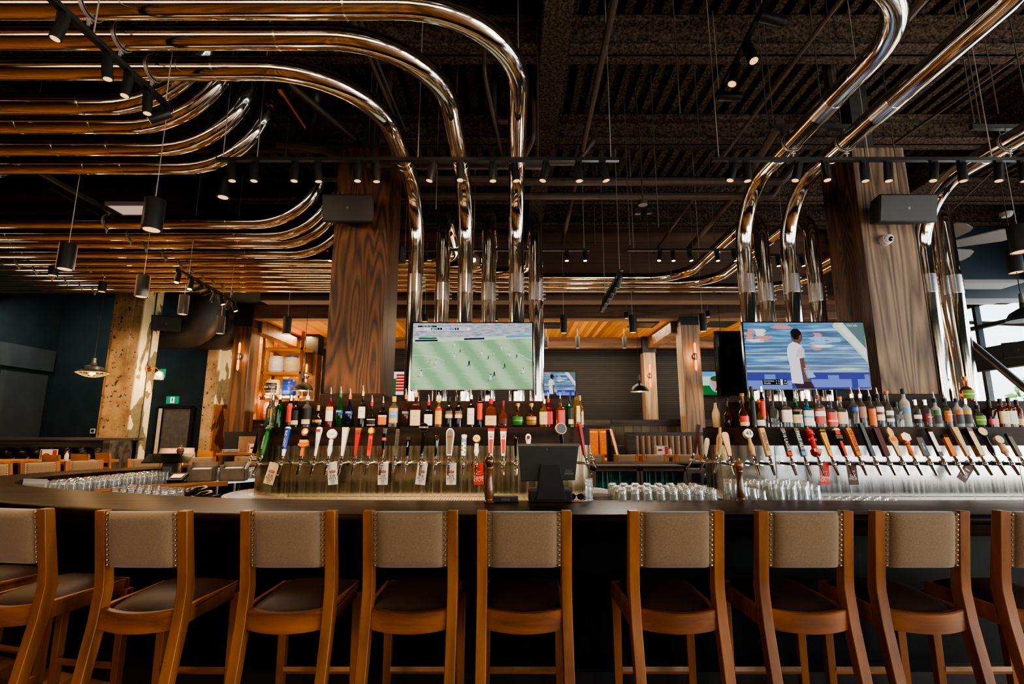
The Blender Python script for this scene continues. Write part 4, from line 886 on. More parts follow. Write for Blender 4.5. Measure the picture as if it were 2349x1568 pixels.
LBOT = [
 (677, 'round', .265, .036, 'glass_dark', 'black_plastic', (.05, .55), 'pourer', 'brass', 'dark bottle with black and cream label, second whole one on the left unit', None, None, (.08, .22, 'cream')),
 (703, 'round', .27, .04, 'glass_clear', 'black_plastic', (.08, .6), 'pourer', 'paper', 'clear whisky bottle with black label between two cream bands', None, None, (.1, .25, 'cream')),
 (729, 'squat', .19, .048, 'glass_dark', 'gold', (.22, .34), 'cap', 'gold', 'squat round dark bottle with a gold band', None, None, None),
 (756, 'tall', .29, .036, 'glass_red', 'white_paint', (.18, .62), 'pourer', 'black_plastic', 'red bottle with white and yellow label left of the green one', None, None, (.5, .62, 'yellow')),
 (779, 'flare', .3, .037, 'glass_green', 'blue', (.4, .5), 'pourer', 'green', 'green liqueur bottle with a slim blue collar label', 'BOLS', 'white_gloss', None),
 (801, 'flare', .28, .037, 'glass_navy', 'blue', (.4, .5), 'pourer', 'orange', 'dark blue liqueur bottle with orange neck, right of the green one', 'BOLS', 'white_gloss', None),
 (830, 'tall', .31, .034, 'glass_dark', 'paper', (.25, .58), 'pourer', 'brass', 'tall clear-necked dark bottle with a pale label', 'CAMPARI', 'blue', None),
 (852, 'squat', .22, .042, 'glass_dark', 'cream', (.06, .32), 'pourer', 'red', 'squat dark bottle with a red ribbon neck and cream label', None, None, (.1, .28, 'black_plastic')),
 (878, 'square', .21, .037, 'glass_dark', 'orange', (.1, .5), 'pourer', 'black_plastic', 'short dark bottle with a tan and cream label', None, None, (.42, .5, 'cream')),
 (903, 'round', .27, .043, 'glass_clear', 'yellow', (.14, .62), 'cap', 'yellow', 'clear rum bottle with yellow cap and blue and yellow label', 'MALIBU', 'white_gloss', (.3, .5, 'light_blue')),
 (930, 'flare', .28, .036, 'glass_brown', 'grey_print', (.4, .5), 'pourer', 'orange', 'brown liqueur bottle with orange foil neck', 'BOLS', 'white_gloss', None),
 (953, 'square', .3, .045, 'glass_brown', 'cream', (.04, .5), 'pourer', 'cream', 'large brown bottle with a big cream label behind the black disc tap', 'Frangelico', 'dark_red', None),
 (983, 'square', .225, .036, 'glass_dark', 'paper', (.06, .5), 'pourer', 'red', 'dark bottle with white label and red neck', 'Cointreau', 'dark_red', None),
 (1006, 'round', .25, .033, 'glass_gold', 'yellow', (.1, .6), 'pourer', 'yellow', 'yellow labelled bottle with a red shoulder', 'GALLIANO', 'dark_red', (.58, .66, 'red')),
 (1030, 'round', .265, .034, 'glass_dark', 'grey_wood', (.3, .54), 'cap', 'black_plastic', 'left of two matching dark cream liqueur bottles', 'BAILEYS', 'cream', (.3, .42, 'cream')),
 (1052, 'round', .265, .034, 'glass_dark', 'grey_wood', (.3, .54), 'cap', 'black_plastic', 'right of two matching dark cream liqueur bottles', 'BAILEYS', 'cream', (.3, .42, 'cream')),
 (1080, 'round', .28, .034, 'glass_dark', 'paper', (.08, .6), 'pourer', 'chrome', 'dark bottle with a tall white label', "PIMM'S", 'dark_red', None),
 (1101, 'slim', .33, .026, 'glass_dark', 'orange_red', (.2, .7), 'cap', 'black_plastic', 'slim tall bottle with an orange red label on the left unit', None, None, None),
 (1126, 'square', .25, .05, 'glass_amber', 'cream', (.06, .4), 'cap', 'red', 'whisky bottle with red wax neck and wide cream label', "MAKER'S MARK", 'black_plastic', None),
 (1154, 'squat', .23, .046, 'glass_amber', 'maroon', (.12, .34), 'cap', 'dark_red', 'round brown bottle with a dark red neck', None, None, None),
 (1188, 'crown', .18, .052, 'glass_brown', 'green', (.1, .52), 'cork', 'gold', 'round bottle with an oval green label on the left unit', None, None, (.3, .34, 'gold')),
 (1219, 'crown', .18, .052, 'glass_brown', 'gold', (.1, .52), 'cork', 'gold', 'round bottle with an oval gold label on the left unit', None, None, (.3, .34, 'maroon')),
 (1248, 'square', .24, .042, 'glass_gold', 'cream', (.1, .56), 'pourer', 'chrome', 'square whisky bottle with a wide cream label', "JACK DANIEL'S", 'black_plastic', None),
]
for (u, sh, h, r, g, lab, lz, cp, cm, ds, tx, tm, bd) in LBOT:
    bottle((bx(u), YB, ZS), sh, h, r, g, lab, lz, cp, cm, ds, tx, tm or 'black_plastic', 0, GL, bd)
def end_bottle(xc, ang, spec, grp):
    sh, h, r, g, lab, lz, cp, cm, ds, bd = spec; rr = RU-.08; a = R(ang)
    bottle((xc+rr*cos(a), YC+rr*sin(a), ZS), sh, h, r, g, lab, lz, cp, cm, ds, None, 'black_plastic', a+pi/2, grp, bd)
for a, sp in ((-84, ('square', .25, .036, 'glass_red', 'red', (.1, .55), 'pourer', 'red', 'red labelled square bottle near the right end of the left unit', None)),
              (-66, ('square', .25, .036, 'glass_amber', 'pink', (.1, .6), 'pourer', 'black_plastic', 'pink labelled square bottle near the right end of the left unit', None)),
              (-50, ('round', .28, .034, 'glass_green', 'black_plastic', (.06, .6), 'cap', 'black_plastic', 'green shouldered bottle with black label at the right end', (.1, .25, 'cream'))),
              (-32, ('tall', .33, .034, 'glass_gold', 'cream', (.15, .6), 'cap', 'black_plastic', 'tall golden bottle with black cap at the right end', None)),
              (-12, ('tall', .3, .033, 'glass_gold', 'cream', (.1, .5), 'cap', 'gold', 'golden bottle with gold cap at the right end', None)),
              (8, ('round', .27, .034, 'glass_amber', 'cream', (.1, .5), 'cap', 'black_plastic', 'amber bottle with cream label at the far right end of the left unit', None))):
    end_bottle(LB, a, sp, GL)
for a, sp in ((262, ('slim', .28, .03, 'glass_dark', 'orange_red', (.15, .75), 'cap', 'chrome', 'slim bottle with orange red label at the left end of the left unit', None)),
              (243, ('round', .28, .036, 'glass_green', None, None, 'pourer', 'chrome', 'green glass bottle at the rounded left end', None)),
              (224, ('square', .28, .036, 'glass_clear', 'gold', (.3, .6), 'pourer', 'chrome', 'clear bottle with gold label at the rounded left end', None)),
              (204, ('tall', .3, .033, 'glass_clear', 'green', (.1, .4), 'pourer', 'brass', 'clear bottle with green label at the rounded left end', None)),
              (184, ('tall', .3, .033, 'glass_green', 'paper', (.1, .4), 'pourer', 'chrome', 'leftmost green bottle at the rounded left end', None))):
    end_bottle(LA, a, sp, GL)
RBOT = [
 (1706, 'squat', .27, .046, 'glass_brown', 'cream', (.04, .36), 'cork', 'orange', 'bourbon bottle with an orange band above a cream label', None, None, (.16, .36, 'orange_red')),
 (1728, 'slim', .36, .027, 'glass_green', 'black_plastic', (.05, .66), 'cap', 'black_plastic', 'slim tall dark green bottle left of the red labelled one', None, None, None),
 (1751, 'slim', .36, .026, 'glass_dark', 'orange_red', (.2, .68), 'cap', 'chrome', 'slim tall bottle with an orange red label on the right unit', None, None, None),
 (1774, 'square', .23, .043, 'glass_clear', 'grey_print', (.1, .2), 'cap', 'black_plastic', 'clear square bottle with a black cap, left of the white labelled one', None, None, None),
 (1803, 'square', .26, .046, 'glass_clear', 'paper', (.16, .58), 'pourer', 'chrome', 'clear square bottle with a tall white label under the right screen', None, None, None),
 (1828, 'square', .25, .041, 'glass_green', 'cream', (.14, .44), 'pourer', 'green', 'green gin bottle with a cream label and red seal', 'TANQUERAY', 'dark_red', (.55, .62, 'red')),
 (1853, 'square', .245, .043, 'glass_blue', 'paper', (.05, .6), 'pourer', 'black_plastic', 'bright blue square gin bottle', None, None, (.34, .4, 'light_blue')),
 (1880, 'square', .28, .044, 'glass_clear', 'pink', (.1, .58), 'pourer', 'red', 'clear square gin bottle with a red and white label', 'BEEFEATER', 'white_gloss', (.34, .5, 'paper')),
 (1907, 'square', .225, .043, 'glass_clear', 'orange_red', (.06, .58), 'pourer', 'black_plastic', 'short clear bottle with a big orange label', None, None, (.2, .28, 'cream')),
 (1930, 'square', .24, .046, 'glass_clear', 'cream', (.12, .55), 'cork', 'orange', 'clear bottle with cream label, cork stopper and neck tag', None, None, None),
 (1960, 'round', .29, .042, 'glass_clear', 'blue', (.48, .6), 'pourer', 'chrome', 'clear vodka bottle with a blue patch at the shoulder', None, None, None),
 (1979, 'round', .29, .034, 'glass_clear', 'card_pink', (.28, .62), 'pourer', 'chrome', 'clear vodka bottle with a pinkish label', None, None, None),
 (2000, 'round', .27, .037, 'glass_clear', 'orange', (.05, .6), 'pourer', 'black_plastic', 'bottle with a big tan label and round emblem', "TITO'S", 'black_plastic', None),
 (2019, 'round', .29, .037, 'glass_clear', 'paper', (.2, .62), 'pourer', 'black_plastic', 'clear bottle with a white label and small red square', None, None, (.38, .46, 'dark_red')),
 (2040, 'tall', .29, .037, 'glass_clear', 'paper', (.16, .5), 'cork', 'orange', 'clear bottle with leafy black and white label and cork', None, None, (.26, .36, 'grey_print')),
 (2059, 'square', .22, .04, 'glass_clear', 'grey_print', (.3, .5), 'cap', 'black_plastic', 'short clear square bottle with a black cap at the post', None, None, None),
 (2079, 'round', .34, .041, 'glass_frost', 'light_blue', (.38, .5), 'cap', 'deep_blue_steel', 'tall frosted vodka bottle with dark blue cap', None, None, None),
 (2103, 'round', .24, .038, 'glass_clear', 'black_plastic', (.14, .55), 'cap', 'chrome', 'short vodka bottle with black and white flower print', None, None, (.3, .45, 'paper')),
 (2126, 'round', .24, .038, 'glass_clear', 'dark_red', (.16, .5), 'cap', 'chrome', 'short vodka bottle with crimson label', 'ABSOLUT', 'white_gloss', None),
 (2149, 'round', .25, .038, 'glass_frost', 'green', (.44, .6), 'pourer', 'black_plastic', 'frosted bottle with a green label band', None, None, (.12, .42, 'grey_print')),
 (2173, 'round', .25, .038, 'glass_clear', 'orange', (.2, .58), 'pourer', 'black_plastic', 'clear vodka bottle with an orange label', 'ABSOLUT', 'white_gloss', None),
 (2199, 'round', .25, .038, 'glass_frost', 'orange', (.46, .6), 'pourer', 'black_plastic', 'frosted bottle with an orange label band', None, None, (.12, .44, 'grey_print')),
 (2219, 'round', .25, .037, 'glass_frost', 'yellow', (.46, .6), 'cap', 'chrome', 'frosted bottle with a yellow label band', None, None, (.12, .44, 'grey_print')),
 (2246, 'crown', .19, .05, 'glass_clear', 'leaf', (.1, .52), 'pourer', 'black_plastic', 'round clear bottle with a pale green oval label', None, None, (.3, .36, 'cream')),
 (2274, 'square', .24, .042, 'glass_brown', 'orange_red', (.1, .3), 'cap', 'black_plastic', 'dark shouldered whisky bottle with an orange red band', None, None, None),
 (2300, 'square', .25, .042, 'glass_amber', 'cream', (.12, .56), 'cap', 'black_plastic', 'whisky bottle with cream label and round red seal', 'Jim Beam', 'black_plastic', None),
 (2319, 'square', .26, .04, 'glass_amber', 'paper', (.1, .55), 'cap', 'maroon', 'amber whisky bottle with a grey-white label near the right edge', None, None, None),
 (2337, 'round', .24, .036, 'glass_amber', 'cream', (.06, .3), 'cap', 'black_plastic', 'glowing amber bottle at the right picture edge', None, None, None),
]
for (u, sh, h, r, g, lab, lz, cp, cm, ds, tx, tm, bd) in RBOT:
    bottle((bx(u), YB, ZS), sh, h, r, g, lab, lz, cp, cm, ds, tx, tm or 'black_plastic', 0, GR, bd)
for a, sp in ((-104, ('squat', .21, .043, 'glass_gold', 'paper', (.05, .3), 'ball', 'orange', 'round tequila bottle with ball stopper, right of two', None)),
              (-126, ('squat', .21, .043, 'glass_gold', 'gold', (.05, .3), 'ball', 'orange', 'round tequila bottle with ball stopper, left of two', None)),
              (-148, ('squat', .24, .044, 'glass_brown', None, None, 'cork', 'black_plastic', 'small round bottle with black stopper at the left end of the right unit', None)),
              (-172, ('flare', .28, .038, 'glass_cream', None, None, 'cap', 'black_plastic', 'pale cream bottle at the far left end of the right unit', None))):
    end_bottle(RA, a, sp, GR)
bottle((xY(2220, 915, 4.84), 4.84, RT+.002), 'crown', .2, .058, 'glass_amber', 'leaf', (.12, .52), 'cork', 'gold', 'orange whisky bottle standing alone on the upper ledge at right', None, 'red', 0, GR, (.3, .36, 'cream'))
# ================================================================ SCREENS
def screen(label, loc, W, H, cat='television', bez=.012):
    t = thing('television', label, cat, loc)
    mb = MB(); mb.b2((-W/2-bez, 0, -H/2-bez), (W/2+bez, .04, H/2+bez)); mb.build('casing', 'black_gloss', t, bevel=.003); return t
for nm, c in (('e_white', (240, 244, 244)), ('e_navy', (24, 34, 60)), ('e_red', (214, 40, 40)), ('e_green', (40, 120, 60)), ('e_blue', (40, 110, 190)), ('e_sky', (90, 170, 220)), ('e_black', (22, 24, 26)), ('e_dkgreen', (52, 92, 60)), ('e_purple', (74, 76, 160)), ('e_lilac', (120, 140, 220)), ('e_skin', (118, 84, 76)), ('e_hair', (38, 34, 36)), ('e_shirt', (244, 238, 246)), ('e_shirt2', (226, 206, 226)), ('e_short', (70, 50, 60)), ('e_grey', (176, 190, 188)), ('e_pale', (210, 232, 210)), ('e_orange', (230, 110, 70)), ('e_teal', (130, 200, 190)), ('e_pink', (216, 150, 150)), ('e_cyan', (150, 200, 230)), ('e_slate', (104, 128, 130))): emit(nm, c, .8)
def emat(name, fn, s=.8):
    m, nt, b = newmat(name); setp(b, (0, 0, 0), .4); c = fn(nt); nt.links.new(c, b.inputs['Emission Color']); b.inputs['Emission Strength'].default_value = s; M[name] = m
def f_pitch(nt):
    v = coords(nt, (1, 1, 1)); s = N(nt, 'ShaderNodeSeparateXYZ'); nt.links.new(v, s.inputs[0])
    a = math_(nt, 'ADD', math_(nt, 'MULTIPLY', s.outputs[0], 1.0), math_(nt, 'MULTIPLY', s.outputs[2], .75)); f = math_(nt, 'PINGPONG', math_(nt, 'MULTIPLY', a, 7.5), 1)
    no = N(nt, 'ShaderNodeTexNoise'); no.inputs['Scale'].default_value = 8; nt.links.new(coords(nt, (.4, 1, 6)), no.inputs['Vector'])
    g = math_(nt, 'ADD', f, math_(nt, 'MULTIPLY', math_(nt, 'SUBTRACT', no.outputs['Fac'], .5), .7))
    return ramp(nt, g, [(.25, lin((128, 180, 130))), (.75, lin((176, 214, 164)))])
def f_crowd(nt):
    no = N(nt, 'ShaderNodeTexNoise'); no.inputs['Scale'].default_value = 14; no.inputs['Detail'].default_value = 4; nt.links.new(coords(nt, (1, 1, 5)), no.inputs['Vector'])
    hs = N(nt, 'ShaderNodeHueSaturation'); hs.inputs['Saturation'].default_value = 1.5; nt.links.new(no.outputs['Color'], hs.inputs['Color'])
    return mixc(nt, ramp(nt, no.outputs['Fac'], [(.42, (0,)*3), (.72, (.8,)*3)]), mixc(nt, .35, hs.outputs[0], lin((96, 110, 160))), lin((226, 226, 238)))
def f_stand(nt):
    no = N(nt, 'ShaderNodeTexNoise'); no.inputs['Scale'].default_value = 5; no.inputs['Detail'].default_value = 3; nt.links.new(coords(nt, (.35, 1, 7)), no.inputs['Vector'])
    return ramp(nt, no.outputs['Fac'], [(.34, lin((20, 62, 110))), (.5, lin((48, 112, 166))), (.6, lin((96, 160, 200))), (.68, lin((196, 214, 224)))])
emat('e_pitch', f_pitch); emat('e_crowd', f_crowd); emat('e_stand', f_stand)
def soccer(W, H):
    mb = MB(); X = lambda a: (a-.5)*W; Z = lambda b: (.5-b)*H   # picture coordinates 0..1, top-left origin
    Y = -.002
    mb.rect(X(0), Z(1), X(1), Z(.25), Y, 'e_pitch'); mb.rect(X(0), Z(.3), X(1), Z(0), Y, 'e_crowd')
    mb.fig([(X(0), Z(.3)), (X(0), Z(.235)), (X(1), Z(.19)), (X(1), Z(.235))], Y-.001, 'e_pale')
    mb.fig([(X(0), Z(.3)), (X(1), Z(.235)), (X(1), Z(.3)), (X(0), Z(.32))], Y-.0012, 'e_pitch')
    mb.fig([(X(.02), Z(.285)), (X(.02), Z(.26)), (X(.21), Z(.255)), (X(.21), Z(.28))], Y-.002, 'e_navy'); mb.fig([(X(.43), Z(.26)), (X(.43), Z(.235)), (X(.6), Z(.225)), (X(.6), Z(.25))], Y-.002, 'e_navy'); mb.fig([(X(.05), Z(.25)), (X(.05), Z(.225)), (X(.2), Z(.222)), (X(.2), Z(.247))], Y-.002, 'e_green'); mb.fig([(X(.78), Z(.225)), (X(.78), Z(.2)), (X(1), Z(.185)), (X(1), Z(.21))], Y-.002, 'e_sky')
    P = [(X(.0+.27*cos(a)), Z(.6+.11*sin(a))) for a in [-pi/2+pi*k/20 for k in range(21)]]
    for k in range(20): (a, b), (c, d) = P[k], P[k+1]; mb.fig([(a, b-.003), (c, d-.003), (c, d+.003), (a, b+.003)], Y-.002, 'e_pale')
    for l in ([(.72, .33), (.99, .57)], [(.82, .5), (1, .58)], [(.9, .27), (1, .3)], [(.78, .47), (.82, .5)]):
        (a, b), (c, d) = l; mb.fig([(X(a), Z(b)-.0025), (X(c), Z(d)-.0025), (X(c), Z(d)+.0025), (X(a), Z(b)+.0025)], Y-.002, 'e_pale')
    for (px, py, c, s) in ((.08, .77, 'e_white', 1.2), (.2, .6, 'e_white', .9), (.15, .59, 'e_grey', .7), (.35, .33, 'e_white', .7), (.35, .5, 'e_white', .8), (.4, .43, 'e_dkgreen', .6), (.475, .62, 'e_navy', 1), (.58, .46, 'e_white', .8), (.635, .53, 'e_dkgreen', .7), (.68, .47, 'e_pale', .6), (.745, .38, 'e_white', .8), (.81, .48, 'e_white', .8), (.87, .51, 'e_dkgreen', .7), (.77, .66, 'e_dkgreen', .9), (.655, .83, 'e_white', 1.1), (.685, .78, 'e_navy', .9), (.925, .73, 'e_white', 1)):
        x, z = X(px), Z(py); q = .022*s
        mb.fig([(x-q*.35, z+q*.9), (x+q*.35, z+q*.9), (x+q*.3, z), (x+q*.55, z-q), (x+q*.25, z-q), (x, z-q*.2), (x-q*.3, z-q), (x-q*.6, z-q), (x-q*.3, z)], Y-.003, c); mb.ell(x, z+q*1.15, q*.22, q*.24, Y-.003, 'e_hair', 8); mb.fig([(x-q*1.3, z-q*1.1), (x-q*.3, z-q*1.15), (x-q*.3, z-q), (x-q*1.3, z-q*.95)], Y-.0025, 'e_dkgreen')
    y = Y-.004; mb.rect(X(.03), Z(.115), X(.48), Z(.065), y, 'e_white'); mb.rect(X(.04), Z(.064), X(.2), Z(.04), y, 'e_navy')
    mb.rect(X(.15), Z(.108), X(.2), Z(.072), y-.001, 'e_green'); mb.rect(X(.205), Z(.108), X(.245), Z(.072), y-.001, 'e_navy'); mb.rect(X(.3), Z(.108), X(.345), Z(.072), y-.001, 'e_blue'); mb.rect(X(.35), Z(.108), X(.385), Z(.072), y-.001, 'e_navy'); mb.rect(X(.255), Z(.108), X(.295), Z(.072), y-.001, 'e_cyan')
    for s, px, py, sz, c in (('MLS ON TSN', .12, .052, .016, 'e_white'), ('TSN', .065, .091, .032, 'e_red'), ('SEA', .175, .091, .026, 'e_white'), ('2', .225, .091, .028, 'e_white'), ('VAN', .322, .091, .026, 'e_white'), ('0', .367, .091, .028, 'e_white'), ('61:37', .43, .091, .026, 'e_black')): mb.text(s, (X(px), y-.002, Z(py)), sz, c)
    return mb
def tennis(W, H, score=True):
    mb = MB(); X = lambda a: (a-.5)*W; Z = lambda b: (.5-b)*H; Y = -.002
    mb.rect(X(0), Z(1), X(1), Z(0), Y, 'e_stand'); mb.rect(X(0), Z(1), X(1), Z(.76), Y-.001, 'e_purple'); mb.rect(X(0), Z(1), X(.36), Z(.88), Y-.0015, 'e_lilac'); mb.rect(X(.52), Z(.98), X(.85), Z(.86), Y-.0015, 'e_lilac'); mb.rect(X(.9), Z(.98), X(1), Z(.86), Y-.0015, 'e_lilac')
    for a, b in ((.14, .79), (.66, .8), (.96, .79)): mb.rect(X(a), Z(b+.08), X(min(1, a+.09)), Z(b), Y-.002, 'e_lilac')
    for b, h in ((.465, .018), (.35, .008), (.23, .006), (.65, .02), (.525, .008), (.725, .03)): mb.rect(X(0), Z(b+h), X(1), Z(b), Y-.0012, 'e_grey' if h > .01 else 'e_cyan')
    rr = random.Random(3); R0 = mb.rect
    def soft(x0, z0, x1, z1, y, m):
        for q in range(7):
            f = q/6; zc = z0+(z1-z0)*(.08+.84*f); mb.ell((x0+x1)/2+rr.uniform(-.14, .14)*(x1-x0), zc, min(abs(x1-x0)*rr.uniform(.4, .72), W/2-abs((x0+x1)/2)-.16*abs(x1-x0)) if abs((x0+x1)/2) < W*.44 else abs(x1-x0)*.3, abs(z1-z0)*rr.uniform(.09, .15), y-.00001*q, m, 18)
    mb.rect = soft
    mb.rect(X(0), Z(.26), X(.1), Z(.1), Y-.0013, 'e_pink'); mb.rect(X(.09), Z(.2), X(.17), Z(.1), Y-.0014, 'e_white'); mb.rect(X(.1), Z(.28), X(.21), Z(.2), Y-.0013, 'e_pink'); mb.rect(X(0), Z(.3), X(.18), Z(.255), Y-.0015, 'e_white'); mb.rect(X(.56), Z(.33), X(.68), Z(.22), Y-.0013, 'e_cyan'); mb.rect(X(.58), Z(.22), X(.64), Z(.16), Y-.0013, 'e_pink'); mb.rect(X(.68), Z(.3), X(.8), Z(.23), Y-.0013, 'e_cyan'); mb.rect(X(.55), Z(.42), X(.63), Z(.35), Y-.0013, 'e_pink'); mb.rect(X(.56), Z(.38), X(.72), Z(.34), Y-.0014, 'e_white'); mb.rect(X(.25), Z(.1), X(.38), Z(.03), Y-.0013, 'e_pink')
    mb.rect = R0
    mb.fig([(X(.74), Z(.05)), (X(.86), Z(.3)), (X(1), Z(.62)), (X(1), Z(.4)), (X(.83), Z(0)), (X(.76), Z(0))], Y-.002, 'e_pale'); mb.fig([(X(.78), Z(.05)), (X(1), Z(.56)), (X(1), Z(.42)), (X(.82), Z(.02))], Y-.0022, 'e_white'); mb.fig([(X(.83), Z(0)), (X(1), Z(.4)), (X(1), Z(0))], Y-.0024, 'e_slate')
    y = Y-.003   # the player seen from behind, turned to the right
    mb.fig([(X(.37), Z(.9)), (X(.52), Z(.9)), (X(.545), Z(1)), (X(.40), Z(1))], y, 'e_short')
    mb.fig([(X(a), Z(b)) for a, b in ((.43, .48), (.475, .48), (.485, .7), (.5, .84), (.515, .9), (.47, .9), (.445, .72))], y, 'e_skin')
    mb.fig([(X(a), Z(b)) for a, b in ((.405, .27), (.45, .27), (.46, .34), (.41, .34))], y, 'e_skin')
    mb.fig([(X(a), Z(b)) for a, b in ((.36, .92), (.455, .93), (.445, .7), (.44, .55), (.485, .53), (.487, .42), (.465, .35), (.43, .31), (.40, .295), (.365, .33), (.345, .4), (.342, .48), (.355, .65))], y-.001, 'e_shirt')
    mb.fig([(X(a), Z(b)) for a, b in ((.41, .53), (.485, .53), (.487, .42), (.465, .36), (.43, .42))], y-.0015, 'e_shirt2')
    mb.ell(X(.435), Z(.215), .048*W, .105*H, y-.001, 'e_skin'); mb.fig([(X(a), Z(b)) for a, b in ((.385, .14), (.41, .095), (.445, .095), (.47, .14), (.475, .18), (.455, .2), (.445, .26), (.41, .26), (.39, .2))], y-.002, 'e_hair')
    mb.rect(X(.47), Z(.72), X(.515), Z(.69), y-.001, 'e_pink'); mb.fig([(X(.47), Z(.73)), (X(.53), Z(.73)), (X(.56), Z(.83)), (X(.49), Z(.85))], y, 'e_cyan')
    if score:
        mb.rect(X(.12), Z(.945), X(.32), Z(.865), y-.002, 'e_black'); mb.rect(X(.265), Z(.945), X(.285), Z(.865), y-.0025, 'e_white')
        for s, px, py in (('Cecchinato', .172, .887), ('Monfils', .157, .923), ('4', .232, .887), ('6', .252, .887), ('6', .232, .923), ('3', .252, .923), ('40', .303, .887), ('Ad', .305, .923)): mb.text(s, (X(px), y-.004, Z(py)), .023*W/1.19, 'e_white')
        mb.text('TSN HD', (X(.9), y-.006, Z(.05)), .03*W/1.19, 'e_white')
    return mb
YT = 4.865
def tv_rect(u0, v0, u1, v1, Y):
    c = PY((u0+u1)/2, (v0+v1)/2, Y); W = xY(u1, (v0+v1)/2, Y)-xY(u0, (v0+v1)/2, Y); H = zY(v0, Y)-zY(v1, Y); return c, W, H
c, W, H = tv_rect(945.5, 740, 1221, 891, YT)
t = screen('large screen showing a green soccer pitch in front of the centre pipes', c, W, H); pic = soccer(W, H).build('screen_picture', None, t, flat=True)
mb = MB(); mb.box((0, .06, 0), (.6, .04, .3)); mb.build('wall_bracket', 'black_metal', t)
c, W, H = tv_rect(1710, 739, 1988, 890, YT)
t = screen('large screen showing a tennis player in white above the right bar unit', c, W, H); tennis(W, H).build('screen_picture', None, t, flat=True)
mb = MB(); mb.box((0, .06, 0), (.6, .04, .3)); mb.build('wall_bracket', 'black_metal', t)
t = screen('blank black rear of a screen beside the right screen', (PY(1752, 832, 5.5).x, 5.5, PY(1752, 832, 5.5).z), 1.0, .68); MB().box((0, .045, 0), (.8, .012, .5)).build('rear_shell', 'black_plastic', t)
c, W, H = tv_rect(1226, 853, 1320, 907, 13.9); t = screen('small far wall screen with the same tennis picture right of the centre screen', c, W, H, bez=.006); tennis(W, H, False).build('screen_picture', None, t, flat=True)
c, W, H = tv_rect(1612, 852, 1672, 905, 13.9); t = screen('small far wall screen with a yellow and green picture beside the lounge column', c, W, H, bez=.006)
mb = MB(); mb.rect(-W/2, -H/2, W/2, H/2, -.002, 'e_pale'); mb.rect(-W/2, -H/2, W/2, -H*.1, -.003, 'e_green'); mb.ell(W*.05, 0, W*.3, H*.4, -.004, 'e_cyan'); mb.ell(W*.05, .05*H, W*.24, H*.3, -.005, 'e_pink'); mb.ell(W*.0, .2*H, W*.2, H*.12, -.006, 'e_dkgreen'); mb.rect(-W/2, H*.3, W/2, H/2, -.0025, 'e_sky'); mb.build('screen_picture', None, t, flat=True)
c, W, H = tv_rect(875, 852, 931, 905, 13.9); t = screen('small far wall screen with red score rows left of the centre screen', c, W, H, bez=.006)
mb = MB(); mb.rect(-W/2, -H/2, W/2, H/2, -.002, 'e_white'); mb.rect(-W/2, -H/2, W*.1, H*.2, -.003, 'e_green')
for k in range(6): mb.rect(W*.1, H*(.3-.13*k), W*.45, H*(.39-.13*k), -.004, 'e_red')
mb.build('screen_picture', None, t, flat=True)
# ================================================================ THINGS ON THE BAR
def mill(loc, label, h=.33):
    t = thing('pepper_mill', label, 'pepper mill', loc, 0, 'pepper mills'); k = h/.33
    lathe_ = lambda pr, nm: MB().lathe([(r*k, z*k) for r, z in pr], 20).build(nm, 'mill_wood', t, 50)
    lathe_([(.001, 0), (.036, 0), (.038, .006), (.03, .014), (.027, .02), (.031, .035), (.033, .06), (.03, .1), (.024, .15), (.022, .19), (.026, .215), (.029, .225), (.027, .233)], 'body')
    lathe_([(.018, .233), (.03, .242), (.035, .262), (.034, .285), (.026, .302), (.012, .31), (.001, .311)], 'head')
    MB().lathe([(.001, .311*k), (.009*k, .312*k), (.01*k, .322*k), (.001, .328*k)], 10).build('knob', 'chrome', t)
p = PZ(1122, 1152, 1.07); mill((p.x, p.y, 1.0705), 'turned wooden pepper mill on the bar left of the till')
p = PZ(1700, 1146, 1.07); mill((p.x, 3.74, 1.06), 'turned wooden pepper mill in front of the right glasses', .3)
p = PY(407, 1094, 7.2); mill((p.x, p.y, .96), 'dark wooden pepper mill among the boxes inside the left bar curve', .42)
till = thing('till_screen', 'black touchscreen till on the bar seen from the rear', 'till', (xY(1258, 1100, 3.66), 3.66, 1.07))
def tp(u, v, y=3.66): p = PY(u, v, y); return (p.x-till.location.x, p.z-1.07)
a = [tp(1188, 1020), tp(1327, 1020), tp(1318, 1100), tp(1196, 1103)]
mb = MB(); s = [[V((x, y, z)) for x, z in a] for y in (-.03, .015)]; mb.loft([s[0], s[1]]); hd = mb.build('display', 'black_plastic', till, bevel=.004)
mb = MB(); x0, z0 = a[0]; x1, _ = a[1]; mb.b2((x0-.004, -.035, z0-.008), (x1+.004, .03, z0+.008)); mb.build('top_edge', 'grey_wood', hd)
a2 = [tp(1240, 1062), tp(1283, 1062), tp(1297, 1143), tp(1228, 1143)]; mb = MB(); mb.loft([[V((x, -.055 if k < 2 else -.09, z)) for k, (x, z) in enumerate(a2)], [V((x, .0, z)) for x, z in a2]]); mb.build('stand', 'rubber', till, bevel=.006)
q0, q1 = tp(1212, 1120), tp(1310, 1145); mb = MB(); mb.b2((q0[0], -.08, .0), (q1[0], .1, q0[1])); mb.build('base', 'rubber', till, bevel=.012)
lt = MB(); x, z = tp(1258, 1030); lt.b2((x-.016, -.032, z-.003), (x-.006, -.0312, z+.005), 'steel_grey'); lt.b2((x-.002, -.032, z-.002), (x+.022, -.0312, z+.003), 'rubber'); x, z = tp(1304, 1084); lt.b2((x-.03, -.0315, z-.008), (x+.03, -.031, z+.004), 'steel_grey'); lt.b2((x-.026, -.032, z+.02), (x+.024, -.0312, z+.023), 'grey_wood'); lt.b2((x-.026, -.032, z+.011), (x+.018, -.0312, z+.014), 'grey_wood'); lt.build('lettering', None, hd, flat=True)
